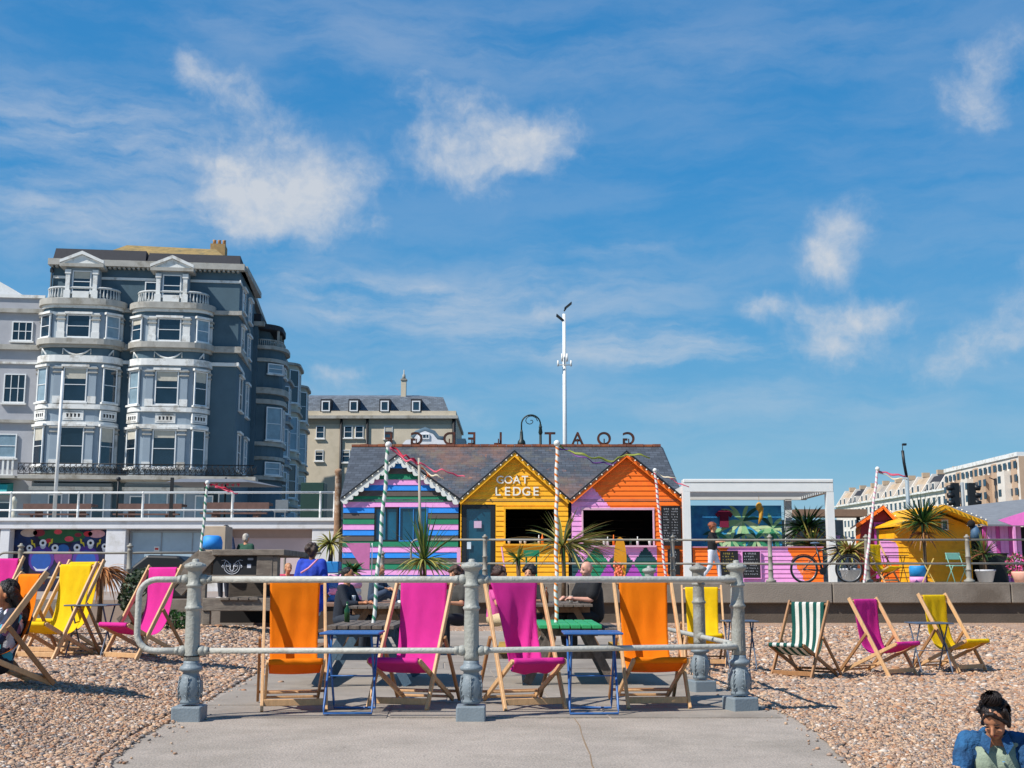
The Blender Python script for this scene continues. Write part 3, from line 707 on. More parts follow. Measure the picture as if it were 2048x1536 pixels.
# drinks left on the tables
def drink(label,px,Y,z,h_,m_,nm): o=MB().lathe([(.028,0),(.034,h_*.9),(.034,h_)] if nm=='cup' else [(.03,0),(.032,h_*.6),(.012,h_*.75),(.012,h_)],((px-1024)/F*Y,Y,z),12).build(nm,m_); tag(o,label,nm)
drink('clear plastic cup on the brown grey picnic table',712,18.3,.71,.14,mat('pale_plastic','c9cfd2',.2,.05),'cup')
drink('amber bottle on the picnic table of the seated friends',1092,18.4,.73,.24,mat('amber_glass','6a3a12',.15,.1),'bottle')
drink('white paper cup near the bald man on the picnic table',1140,18.5,.73,.11,mat('paper_white','dcd8cc',.7,.05),'cup')
drink('green bottle at the left end of the front grey picnic table',700,13.4,.63,.22,mat('green_glass','1f4a28',.15,.1),'bottle')
# ================================================================== weatherboarded huts
def gabley(poly):
    "poly: convex outline [(a,c)..]; returns f(c)->(amin,amax)"
    def f(c):
        xs=[]; n=len(poly)
        for i in range(n):
            (a0,c0),(a1,c1)=poly[i],poly[(i+1)%n]
            if (c0<=c<=c1 or c1<=c<=c0) and abs(c1-c0)>1e-6: xs.append(a0+(a1-a0)*(c-c0)/(c1-c0))
            elif abs(c1-c0)<=1e-6 and abs(c-c0)<1e-6: xs+= [a0,a1]
        return (min(xs),max(xs)) if len(xs)>1 else None
    return f
def boards(fr,poly,h,colf,openings=(),sub=1,da=None,proud=.022,b=0.0,c0=None):
    "lapped weatherboards; colf(a,c,k) gives the material"
    cs=[q[1] for q in poly]; lo=min(cs) if c0 is None else c0; hi=max(cs); f=gabley(poly); m=MB(fr)
    nb=int(math.ceil((hi-lo)/h)); cuts=set()
    for k in range(nb):
        for s in range(sub): cuts.add(round(lo+h*(k+s/sub),5))
    cuts.add(round(hi,5))
    for o in openings: cuts.add(round(o[2],5)); cuts.add(round(o[3],5))
    cuts=sorted(c for c in cuts if lo-1e-6<=c<=hi+1e-6)
    for c_0,c_1 in zip(cuts,cuts[1:]):
        if c_1-c_0<.004: continue
        cm=(c_0+c_1)/2; k=int((cm-lo)/h); e0=f(c_0+1e-4); e1=f(c_1-1e-4)
        if not e0 or not e1: continue
        t0=(c_0-lo-k*h)/h; t1=(c_1-lo-k*h)/h
        b0=b+proud*(1-t0)+.002; b1=b+proud*(1-t1)+.002
        L0,R0=e0; L1,R1=e1
        iv=[(min(L0,L1),max(R0,R1))]
        for o in openings:
            if o[2]-1e-4<=cm<=o[3]+1e-4:
                nv=[]
                for (p,q) in iv:
                    if o[0]>p: nv.append((p,min(q,o[0])))
                    if o[1]<q: nv.append((max(p,o[1]),q))
                iv=[x for x in nv if x[1]-x[0]>.003]
        for (p,q) in iv:
            runs=[]
            if da:
                x=p
                while x<q-1e-6:
                    y=min(q,x+da); mm=colf((x+y)/2,cm,k)
                    if runs and runs[-1][2] is mm: runs[-1][1]=y
                    else: runs.append([x,y,mm])
                    x=y
            else: runs=[[p,q,colf((p+q)/2,cm,k)]]
            for (x,y,mm) in runs:
                m.use(mm)
                def cl(v,E): return max(E[0],min(E[1],v))
                m.hexa([(cl(x,e0),b-.02,c_0),(cl(y,e0),b-.02,c_0),(cl(y,e0),b0,c_0),(cl(x,e0),b0,c_0),(cl(x,e1),b-.02,c_1),(cl(y,e1),b-.02,c_1),(cl(y,e1),b1,c_1),(cl(x,e1),b1,c_1)])
    return m
def slate_mat(name='roof_slate',c='484e56',lich=True,sc=3.6):
    m=bpy.data.materials.new(name); m.use_nodes=True; nt=m.node_tree; N=nt.nodes; L=nt.links; b=N['Principled BSDF']; b.inputs['Roughness'].default_value=.75
    tc=N.new('ShaderNodeTexCoord'); mp=N.new('ShaderNodeMapping'); mp.inputs['Rotation'].default_value=(R(90),0,0) if False else (0,0,0)
    sx=N.new('ShaderNodeSeparateXYZ'); L.new(tc.outputs['Object'],sx.inputs[0]); cx=N.new('ShaderNodeCombineXYZ'); L.new(sx.outputs[0],cx.inputs[0]); L.new(sx.outputs[2],cx.inputs[1])
    br=N.new('ShaderNodeTexBrick'); br.inputs['Scale'].default_value=sc; br.inputs['Mortar Size'].default_value=.018; br.inputs['Brick Width'].default_value=.9; br.inputs['Row Height'].default_value=.34; br.inputs['Bias'].default_value=0
    L.new(cx.outputs[0],br.inputs['Vector']); base=lin(c)
    br.inputs['Color1'].default_value=(*[x*.72 for x in base],1); br.inputs['Color2'].default_value=(*[x*1.25 for x in base],1); br.inputs['Mortar'].default_value=(*[x*.35 for x in base],1)
    out=br.outputs[0]
    if lich:
        for k,(cc,sc_,p0,p1,st) in enumerate((('8f6248',.55,.50,.66,.5),('6f6a54',1.3,.52,.64,.45),('b8703f',5.,.60,.72,.55))):
            n=N.new('ShaderNodeTexNoise'); n.inputs['Scale'].default_value=sc_; n.inputs['Detail'].default_value=7; n.inputs['Roughness'].default_value=.7; mv=N.new('ShaderNodeMapping'); mv.inputs['Scale'].default_value=(1,.6,.35); mv.inputs['Location'].default_value=(k*7.3+2,0,0); L.new(tc.outputs['Object'],mv.inputs[0]); L.new(mv.outputs[0],n.inputs['Vector'])
            r=N.new('ShaderNodeMapRange'); r.inputs[1].default_value=p0; r.inputs[2].default_value=p1; r.inputs[4].default_value=st; L.new(n.outputs['Fac'],r.inputs[0])
            # lichen grows over the middle third of the roof
            g1=N.new('ShaderNodeMapRange'); g1.inputs[1].default_value=-4.6; g1.inputs[2].default_value=-3.4; L.new(sx.outputs[0],g1.inputs[0])
            g2=N.new('ShaderNodeMapRange'); g2.inputs[1].default_value=3.6; g2.inputs[2].default_value=1.6; L.new(sx.outputs[0],g2.inputs[0])
            mu=N.new('ShaderNodeMath'); mu.operation='MULTIPLY'; L.new(r.outputs[0],mu.inputs[0]); L.new(g1.outputs[0],mu.inputs[1])
            mu2=N.new('ShaderNodeMath'); mu2.operation='MULTIPLY'; L.new(mu.outputs[0],mu2.inputs[0]); L.new(g2.outputs[0],mu2.inputs[1])
            x=N.new('ShaderNodeMix'); x.data_type='RGBA'; L.new(mu2.outputs[0],x.inputs[0]); L.new(out,x.inputs[6]); x.inputs[7].default_value=(*lin(cc),1); out=x.outputs[2]
    L.new(out,b.inputs['Base Color'])
    bp=N.new('ShaderNodeBump'); bp.inputs['Strength'].default_value=.6; bp.inputs['Distance'].default_value=.01; L.new(br.outputs['Fac'],bp.inputs['Height']); bp.invert=True; L.new(bp.outputs[0],b.inputs['Normal'])
    return m
M_SLATE=slate_mat(); M_SLATE2=slate_mat('roof_slate_plain','5f646b',False,3.6)
def pm(n,c,**k): return mat(n,c,.6,.09,7,.15,90,**k)
M_BPK=pm('pink_board','e79bd2'); M_BBL=pm('blue_board','1c86de'); M_BGR=pm('green_board','0c7a55'); M_BBR=pm('brown_board','584b45')
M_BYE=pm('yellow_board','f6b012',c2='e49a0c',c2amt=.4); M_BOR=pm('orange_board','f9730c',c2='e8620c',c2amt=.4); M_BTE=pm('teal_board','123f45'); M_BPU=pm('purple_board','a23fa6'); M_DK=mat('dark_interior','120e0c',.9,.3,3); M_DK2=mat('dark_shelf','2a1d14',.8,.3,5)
M_DFR=mat('dark_frame','16191d',.5,.1,5); M_TEAL=glass('teal_door_glass','12506a',.15); M_PIKF=pm('pale_pink_frame','d9a9bd'); M_LEAD=mat('ridge_tile','7c4a38',.85,.2,6,c2='b0663a',c2amt=.6)
FH=Fr((0,36,1.0)); HX=lambda x,y:FH.pix(x,y)
hut=thing('beach_hut_cafe','long slate roofed cafe with striped, yellow and orange beach hut gables','beach hut',(0,36,1.0))
gab=[((683,1000),(797,913),(921,1001)),((917,1003),(1029,906),(1140,1002)),((1139,1002),(1252,907),(1368,1000))]
floor=0.0
GP=[]
for (l,p,r) in gab:
    l,p,r=HX(*l),HX(*p),HX(*r); GP.append((l,p,r))
seqn=['g','k','b','p']  # green, brown, blue, pink going down from the peak repeats pink blue brown green
zt=HX(800,914)[1]; bh=.1665
pinkc=HX(800,1009)[1] # centre of the pink board above the window
def col_str(a,c,k):
    j=int(round((pinkc-c)/bh)) # 0 = pink, going down
    return [M_BPK,M_BBL,M_BBR,M_BGR][j%4]
op=[]
def rect(x0,y0,x1,y1,fr=FH):
    a0,c1=fr.pix(x0,y0); a1,c0=fr.pix(x1,y1); return (a0,a1,c0,c1)
W1=rect(749,1014,856,1083); DOOR=rect(923,1009,991,1170); DOOR=(DOOR[0],DOOR[1],0,DOOR[3]); W2=rect(1011,1018,1109,1088); W3=rect(1166,1020,1306,1091)
def wallpoly(g,inl=.0,inr=.0):
    (l,p,r)=g; dl=(p[1]-l[1])/(p[0]-l[0]); dr=(p[1]-r[1])/(r[0]-p[0])
    al=l[0]+.06+inl; ar=r[0]-.06-inr; top=p[1]-.07
    cl=top-dl*(p[0]-al); cr=top-dr*(ar-p[0]); return [(al,0),(ar,0),(ar,cr),(p[0],top),(al,cl)]
c0s=pinkc-bh/2-bh*math.ceil((pinkc-bh/2)/bh)
boards(FH,wallpoly(GP[0]),bh,col_str,[W1],c0=c0s).build('striped_wall',None,hut)
boards(FH,wallpoly(GP[1]),.150,lambda a,c,k:M_BYE,[DOOR,W2]).build('yellow_wall',None,hut)
dA=HX(1178,968); dB=HX(1222,1016); bt=W3[2]
def col_or(a,c,k):
    if c>bt:
        t=(c-dB[1])/(dA[1]-dB[1]); x=dB[0]+(dA[0]-dB[0])*t
        if a<x and (c>W3[3] or a<W3[0]+.02): return M_BPK
        return M_BOR
    # painted zigzag below the counter
    a2=a-W3[0]; per=.74; ph=(a2%per)/per; tri=1-abs(ph*2-1); hh=c/max(.1,bt)
    if a>W3[1]+.1: return M_BOR
    if hh>.55:
        return M_BPK if (hh-.55)/.45>tri*.95 else (M_BTE if int(a2//per)%3 else M_BGR)
    d=abs(ph-.0 if ph<.5 else 1-ph)*2
    if hh/.55<1-d*1.0-.05: return M_BPU
    return M_BTE if int(a2//per)%2 else M_BGR
boards(FH,wallpoly(GP[2]),.150,col_or,[W3],sub=3,da=.03).build('orange_wall',None,hut)
# carcass
X0=GP[0][0][0]+.06; X1=GP[2][2][0]-.06; eave=2.36
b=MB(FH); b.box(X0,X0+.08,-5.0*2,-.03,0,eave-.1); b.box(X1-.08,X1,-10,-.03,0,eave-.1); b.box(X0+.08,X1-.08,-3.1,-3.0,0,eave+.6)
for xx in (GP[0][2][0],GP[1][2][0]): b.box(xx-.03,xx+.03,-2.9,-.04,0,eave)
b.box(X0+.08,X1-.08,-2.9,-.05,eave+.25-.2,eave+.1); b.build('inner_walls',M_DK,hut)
# main roof
ry=5.0; rz=HX(1000,895)[1]; rz=P(1000,896,41).z-1.0
b=MB(FH); b.hexa([(X0-.1,0.02,eave+.02),(X1+.1,.02,eave+.02),(X1+.1,-ry,rz),(X0-.45,-ry,rz),(X0-.1,0.02,eave+.08),(X1+.1,.02,eave+.08),(X1+.02,-ry,rz+.06),(X0-.45,-ry,rz+.06)])
b.hexa([(X0-.45,-ry,rz),(X1+.02,-ry,rz),(X1+.1,-2*ry,eave),(X0-.1,-2*ry,eave),(X0-.45,-ry,rz+.06),(X1+.02,-ry,rz+.06),(X1+.1,-2*ry,eave+.06),(X0-.1,-2*ry,eave+.06)])
b.build('main_roof',M_SLATE,hut)
b=MB(FH)
n=36
for k in range(n):
    a0=X0-.45+(X1+.02-X0+.45)*k/n; b.box(a0,a0+(X1-X0+.47)/n-.012,-ry-.10,-ry+.10,rz+.04,rz+.115+.01*(k%2))
b.build('ridge_tiles',M_LEAD,hut)
MB(FH).box(X1,X1+.16,-.06,.03,eave-.1,eave+.05).build('gutter',M_DFR,hut)
# gable roofs + barge boards + lights
slope_back=(rz-eave)/ry
def gable_roof(g,scal,barge,over=.16):
    (l,p,r)=g; back=-(p[1]-eave-.02)/slope_back-.1; b=MB(FH); th=.05
    for (e,s) in ((l,-1),(r,1)):
        b.hexa([(e[0],over,e[1]-.02),(p[0],over,p[1]),(p[0],back,p[1]),(e[0],-.05,e[1]-.02),(e[0],over,e[1]-.02+th),(p[0],over,p[1]+th),(p[0],back,p[1]+th),(e[0],-.05,e[1]-.02+th)])
    b.build('gable_roof',M_SLATE2,hut)
    b=MB(FH)
    for (e,s) in ((l,-1),(r,1)):
        d=Vector((e[0]-p[0],0,e[1]-.02-p[1])); Ln=d.length; d.normalize(); nn=Vector((0,0,-1)); nn=(nn-d*nn.dot(d)).normalized(); w_=.10 if not scal else .12
        q=[(p[0],p[1]),(e[0],e[1]-.02)]
        A=Vector((p[0],0,p[1]-.005)); E=A+d*Ln
        poly=[(A.x,A.z),(E.x,E.z)]
        if scal:
            ns=11
            for k in range(ns,0,-1):
                for t in (0,.25,.5,.75,1)[:-1]:
                    q=A+d*(Ln*(k-t)/ns)+nn*(w_+.075*math.sin(PI*t)); poly.append((q.x,q.z))
            q=Vector((p[0],0,p[1]-w_*1.45)); poly.append((q.x,q.z))
        else:
            q=E+nn*w_; poly.append((q.x,q.z)); poly.append((p[0],p[1]-w_*1.32))
        b.prism(poly,over+.0+.002*(s>0),over+.025+.002*(s>0))
    b.build('barge_boards',barge,hut)
    b=MB(FH)
    for k,e in enumerate((l,r)): b.prism([(p[0],p[1]+.075),(e[0],e[1]+.055),(e[0],e[1]+.005),(p[0],p[1]+.02)],over+.03+.002*k,over+.05+.002*k)
    b.build('verge_trim',M_DFR,hut)
gable_roof(GP[0],True,M_WH); gable_roof(GP[1],False,M_BYE); gable_roof(GP[2],False,M_BOR)
M_BULB=mat('bulb_glass','f0ead6',.25,.05,5); M_CAB=mat('black_cable','101010',.6)
def lights(label,pts,n,loc):
    t=thing('string_lights',label,'string lights',loc); m=MB(); fine=[]
    for k in range(len(pts)-1): fine+= [Vector(pts[k]).lerp(Vector(pts[k+1]),s/8) for s in range(8)]
    fine.append(Vector(pts[-1])); m.tube(fine,.006,5).build('cable',M_CAB,t)
    ref=None
    for k in range(n):
        f=(k+.5)/n*(len(fine)-1); i=int(f); q=fine[i].lerp(fine[min(i+1,len(fine)-1)],f-i)
        if ref is None:
            ref=MB().sphere(tuple(q+Vector((0,-.05,-.0))),(.024,.03,.024),8,6).build('bulb',M_BULB,t); rq=q
        else:
            o=ref.copy(); COL.objects.link(o); o.parent=t; o.location=ref.location+(q-rq)
    return t
for g,nm in zip(GP,('striped','yellow','orange')):
    (l,p,r)=g; ln=[FH.pt(l[0]+.05,.20,l[1]+.0),FH.pt(p[0],.20,p[1]-.03),FH.pt(r[0]-.05,.20,r[1])]
    lights('row of small bulbs along the verge of the %s gable'%nm,ln,20,ln[1])
# windows and doors
def win(parent,fr,r,b,mf,mp,nx=1,ny=2,fw=.06,dep=.08,name='window',rec=.03,sill=None):
    a0,a1,c0,c1=r; m=MB(fr)
    m.box(a0,a1,b,b+dep,c0,c0+fw); m.box(a0,a1,b,b+dep,c1-fw,c1); m.box(a0,a0+fw,b,b+dep,c0+fw,c1-fw); m.box(a1-fw,a1,b,b+dep,c0+fw,c1-fw)
    bw=fw*.6
    for k in range(1,nx): x=a0+(a1-a0)*k/nx; m.box(x-bw/2,x+bw/2,b,b+dep*.8,c0+fw,c1-fw)
    for k in range(1,ny): z=c0+(c1-c0)*k/ny; m.box(a0+fw,a1-fw,b+.001,b+dep*.85,z-bw/2,z+bw/2)
    if sill: m.box(a0-sill,a1+sill,b,b+dep+sill*.6,c0-sill,c0-.002)
    o=m.build(name,mf,parent)
    MB(fr).box(a0+fw*.5,a1-fw*.5,b-.02,b+dep-rec-.02,c0+fw*.5,c1-fw*.5).build('pane',mp,o)
    return o
M_WGL=glass('dark_window_glass','16303c',.08); M_BLF=pm('blue_frame','2f7fc0')
a0,a1,c0,c1=W1
win(hut,FH,(a0,a0+(a1-a0)*.44,c0,c1),-.08,M_DFR,M_TEAL,2,1,.05,.09)
win(hut,FH,(a0+(a1-a0)*.46,a1-.02,c0,c1),-.08,M_BLF,M_TEAL,2,1,.035,.09)
d=win(hut,FH,(DOOR[0]+.02,DOOR[1]-.02,.0,DOOR[3]-.0),-.1,M_DFR,glass('teal_door_panel','16495e',.2),1,1,.13,.1,'door')
MB(FH).box(*rect(948,1042,963,1056)[:2],-.0,.004,*rect(948,1042,963,1056)[2:]).build('notice',mat('pale_notice','c7a9c0',.7),d)
MB(FH).box(*rect(934,1084,942,1098)[:2],-.0,.004,*rect(934,1084,942,1098)[2:]).build('notice',mat('white_notice','c9d4dc',.7),d)
for r_,mm,nm in ((W2,M_BYE,'serving_hatch'),(W3,M_PIKF,'serving_hatch')):
    a0,a1,c0,c1=r_; m=MB(FH); m.box(a0-.06,a1+.06,-.02,.05,c1,c1+.07); m.box(a0-.05,a0,-.02,.045,c0,c1); m.box(a1,a1+.05,-.02,.045,c0,c1); h_=m.build(nm,mm,hut)
    MB(FH).box(a0-.08,a1+.08,-.25,.14,c0-.05,c0+.0).build('counter',pm('counter_'+nm,'e9a21c') if mm is M_BYE else M_PIKF,h_)
    m=MB(FH)
    for z in (.35,.65,.95): m.box(a0,a1,-2.9,-2.6,c0+z*.9,c0+z*.9+.03)
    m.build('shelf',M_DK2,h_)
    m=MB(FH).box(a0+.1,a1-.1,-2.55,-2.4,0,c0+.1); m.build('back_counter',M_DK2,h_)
# words painted on the yellow gable: two rows of white letters
M_LET=mat('white_letters','ece8d8',.6,.05,6)
for txt,(x0,x1),(yt,yb) in (('GOAT',(992,1058),(950,967)),('LEDGE',(986,1081),(972,991))):
    a0,cb=HX(x0,yb); a1,ct=HX(x1,yt)
    for k,ch in enumerate(txt):
        text_obj('letter',ch,(ct-cb)*1.28,.010,M_LET,FH,a0+(a1-a0)*(k+.5)/len(txt),.045,cb,hut)
# ridge letters, facing the road behind
M_RUST=mat('rusty_letters','3a1f18',.8,.3,12,c2='6a3420',c2amt=.6)
rs=thing('roof_sign','dark free standing letters reading GOAT LEDGE, seen reversed along the ridge','sign',(0,41,1.0+rz+.1))
FR=Fr((0,41,1.0+rz+.11))
for ch,px in zip('GOATLEDGE',(1257,1208,1155,1100,997,944,899,833,778)):
    a=P(px,880,41).x; hgt=.44
    text_obj('letter',ch,hgt*1.42,.05,M_RUST,FR,a,.0,.0,rs,mirror=True)
b=MB(FR)
for px in (1257,1208,1155,1100,997,944,899,833,778):
    a=P(px,880,41).x; b.box(a-.02,a+.02,.06,.09,-.12,.2)
b.box(P(765,880,41).x,P(1270,880,41).x,.065,.085,-.02,.01); b.build('support',M_RUST,rs)
# ---------------------------------------------------------------- chalkboards
M_CB=mat('chalkboard','15181c',.8,.2,5); M_CHW=mat('chalk','c9ccd4',.9); M_CHY=mat('chalk_yellow','c9b24a',.9)
def chalkboard(label,fr,r,b=.05,frame=None,ink=None,seed=1,cols=1,lean=0):
    a0,a1,c0,c1=r; t=thing('chalkboard',label,'menu board',fr.pt((a0+a1)/2,b,c0)); rd=random.Random(seed)
    MB(fr).box(a0,a1,b,b+.03,c0,c1).build('board',M_CB,t)
    m=MB(fr); f=.022
    m.box(a0-f,a1+f,b,b+.04,c1,c1+f); m.box(a0-f,a1+f,b,b+.04,c0-f,c0); m.box(a0-f,a0,b,b+.04,c0,c1); m.box(a1,a1+f,b,b+.04,c0,c1); m.build('frame',frame or M_DFR,t)
    m=MB(fr); n=max(4,int((c1-c0)/.085))
    for k in range(n):
        z=c1-.06-(c1-c0-.09)*k/n
        for j in range(cols):
            x=a0+.05+(a1-a0-.06)*j/cols; xe=a0+.02+(a1-a0-.04)*(j+1)/cols-.04
            if k==0: x+=.08*(xe-x); 
            while x<xe-.02:
                w_=rd.uniform(.015,.04); hh=rd.uniform(.018,.04) if k else .05
                if rd.random()>.22: m.box(x,min(xe,x+w_*.55),b+.03,b+.0325,z-hh/2+rd.uniform(-.004,.004),z-hh/2+.010); m.box(x,x+.009,b+.03,b+.0325,z-hh/2,z+hh/2)
                x+=w_+.012
    m.build('chalk_text',ink or M_CHW,t); return t
chalkboard('tall black menu board on the orange hut wall',FH,rect(1323,1014,1361,1090),.04,seed=2,cols=2)
chalkboard('lower menu board on the orange hut wall',FH,rect(1336,1100,1358,1148),.04,seed=3)
# ---------------------------------------------------------------- pergola terrace
FP=Fr((0,35,1.0)); FQ=Fr((0,38.2,1.0)); M_PGW=mat('pergola_white','dddedb',.45,.04,3)
pg=thing('pergola','white metal pergola with louvred roof right of the orange hut','pergola',(8,35,1.0))
zt_=FP.pix(1500,958)[1]; zb_=FP.pix(1500,984)[1]; xa=FP.pix(1366,1000)[0]; xb_=FP.pix(1668,1000)[0]; xp=xb_; 
b=MB(FP); b.box(xa+.02,xb_,-.22,0,zb_,zt_-.10); b.box(xa+.02,xb_,-.24,.02,zt_-.10,zt_); bev(b.build('front_beam',M_PGW,pg),.015)
MB(FP).box(xa,xa+.21,-.25,-.002,0,zt_-.02).build('post',M_PGW,pg); MB(FP).box(xb_-.21,xb_,-.25,-.002,0,zb_).build('post',M_PGW,pg)
MB(FQ).box(xa,xa+.2,-.2,0,0,zb_).build('post',M_PGW,pg); MB(FQ).box(FQ.pix(1570,1000)[0],FQ.pix(1583,1000)[0],-.2,0,0,zb_).build('post',M_PGW,pg)
MB(FQ).box(xa,xb_,-.2,0,zb_-.02,zb_+.14).build('rear_beam',M_PGW,pg)
MB(FP).box(xb_-.2,xb_-.02,-3.2,-.25,zb_,zb_+.2).build('side_beam',M_PGW,pg); MB(FP).box(xa+.02,xa+.2,-3.2,-.25,zb_,zb_+.2).build('side_beam',M_PGW,pg)
b=MB(FP)
for k in range(11):
    y=-.3-k*.27; b.hexa([(xa+.2,y,zb_+.06),(xb_-.2,y,zb_+.06),(xb_-.2,y-.12,zb_+.10),(xa+.2,y-.12,zb_+.10),(xa+.2,y,zb_+.075),(xb_-.2,y,zb_+.075),(xb_-.2,y-.12,zb_+.115),(xa+.2,y-.12,zb_+.115)])
b.build('louvres',mat('louvre_grey','6d7073',.6),pg)
# low painted slat wall in front
def col_low(a,c,k):
    px=1024+a/35*F
    if px<1442+ c*12: return M_BOR
    if px<1573+(0.9-c)*34: return M_BPK
    return M_BOR
lw2=thing('low_slat_wall','low orange and pink slatted wall under the pergola','wall',FP.pt(8,.1,0))
lr=(xa+.26,FP.pix(1660,1100)[0]-.2,0,FP.pix(1500,1095)[1])
boards(FP,[(lr[0],0),(lr[1],0),(lr[1],lr[3]),(lr[0],lr[3])],.125,col_low,sub=2,da=.04,b=-.1).build('slats',None,lw2)
MB(FP).box(lr[0]-.03,lr[1]+.03,-.2,-.04,lr[3],lr[3]+.03).build('top_rail',pm('rail_pink','c9899f'),lw2)
MB(FP).box(lr[0],lr[1],-.2,-.125,0,lr[3]-.01).build('core',M_BBR,lw2)
chalkboard('menu board with yellow writing on the low pergola wall',FP,rect(1442,1103,1476,1150,FP),-.05,seed=5,ink=M_CHY)
chalkboard('menu board with white writing and pink frame on the low pergola wall',FP,rect(1485,1103,1522,1156,FP),-.05,frame=M_BPK,seed=6)
# mural wall: sea blue with painted palms
mw=thing('mural_wall','blue mural of palm trees at the back of the pergola','mural wall',FQ.pt(7,-.3,0))
mr_=rect(1384,1010,1569,1100,FQ); MUR=mat('mural_blue','2472c4',.6,.35,1.6,c2='4cc4f0',c2amt=.85)
MB(FQ).box(mr_[0],mr_[1],-.32,-.26,0,mr_[3]).build('panel',MUR,mw)
rd=random.Random(4); mg=[mat('mural_green%s'%n_,c_,.6) for n_,c_ in (('_dark','1c5a50'),('_mid','3f9a70'),('_light','a5d79c'),('_pale','cfe8b4'))]
def leafpoly(x,z,an,L_,w_,n=7):
    up=[];dn=[]
    for k in range(n+1):
        t=k/n; px=x+L_*t*math.cos(an); pz=z+L_*t*math.sin(an)-.35*L_*t*t; ww=w_*math.sin(PI*min(1,t*.9+.06))
        nx_=-math.sin(an); nz_=math.cos(an); up.append((px+nx_*ww,pz+nz_*ww)); dn.append((px-nx_*ww,pz-nz_*ww))
    return up+dn[::-1]
k=0
for (px,py,n,L_) in ((1488,1042,13,.85),(1548,1056,11,.7),(1515,1078,10,.6),(1466,1080,9,.5),(1432,1066,7,.4)):
    x,z=FQ.pix(px,py)
    for i in range(n):
        an=2*PI*i/n+rd.uniform(-.2,.2); k+=1
        pl=leafpoly(x,z,an,L_*rd.uniform(.8,1.2),.06)
        pl=[(max(mr_[0]+.01,min(mr_[1]-.01,p_)),max(.02,min(mr_[3]-.01,q_))) for p_,q_ in pl]
        MB(FQ).prism(pl,-.259,-.257+.0007*k).build('painted_leaf',mg[rd.randrange(4)],mw)
    MB(FQ).prism([(x-.03,z),(x+.03,z),(x+.16,.1),(x+.06,.1)],-.259,-.2575).build('painted_trunk',mg[0],mw)
# hanging shirt and bird
def shirt(o,m_):
    t=tag(MB(FQ).prism([(o[0]+x*.5,o[1]+z*.5) for x,z in [(-.28,-1.05),(.28,-1.05),(.27,-.3),(.42,-.42),(.56,-.22),(.34,.0),(.12,.05),(0,.0),(-.12,.05),(-.34,0),(-.56,-.22),(-.42,-.42),(-.27,-.3)]],-.22,-.17).build('hanging_shirt',m_),'dark red football shirt hanging in the pergola','shirt'); return t
shirt(FQ.pix(1450,1021),mat('maroon_cloth','7c0f3c',.8,.25,9,stretch=(9,1,.4)))
x,z=FP.pix(1535,1010); b=MB(FP); b.sphere((x,-1.2,z+.02),(.10,.08,.14),10,7); b.tube([(x+.05,-1.2,z),(x+.04,-1.2,z-.3),(x-.03,-1.2,z-.5)],[.09,.055,.02],8); b.tube([(x,-1.2,z+.12),(x,-1.2,z+.35)],.006,5)
tag(b.build('hanging_ornament',mat('banana_yellow','c9952c',.6,.15,8)),'yellow fruit shaped ornament hanging from the pergola','ornament')
# brown canopy kiosk behind
FK=Fr((0,40.5,1.0)); kk=thing('kiosk','dark open kiosk with brown canopy and bunting right of the pergola','kiosk',(10,40.5,1.0))
r_=rect(1583,1020,1726,1034,FK); MB(FK).box(r_[0],r_[1],-.6,.5,r_[2],r_[3]).build('canopy',mat('canopy_brown','8a6e58',.8,.12,4),kk)
MB(FK).box(r_[0]+.1,r_[1]-.1,-2.2,-2.1,0,r_[2]).build('back_wall',mat('kiosk_back','1d2f3a',.8,.4,3),kk)
for x in (r_[0]+.2,(r_[0]+r_[1])/2,r_[1]-.15): MB(FK).box(x-.05,x+.05,-.1,0,0,r_[2]).build('post',M_DFR,kk)
MB(FK).box(r_[0]+.1,r_[1]-.1,-.2,-.1,0,.85).build('counter',mat('counter_navy','1e3346',.7,.2,4),kk)
rd=random.Random(2)
for k in range(8):
    x=r_[0]+1.2+k*.24; z=1.55-.08*math.sin(PI*k/7); MB(FK).prism([(x,z),(x+.17,z),(x+.085,z-.2)],.02,.025).build('flag',[M_BOR,M_BPK,M_WH,mat('sky_flag','7aa4c8',.7)][k%4],kk)
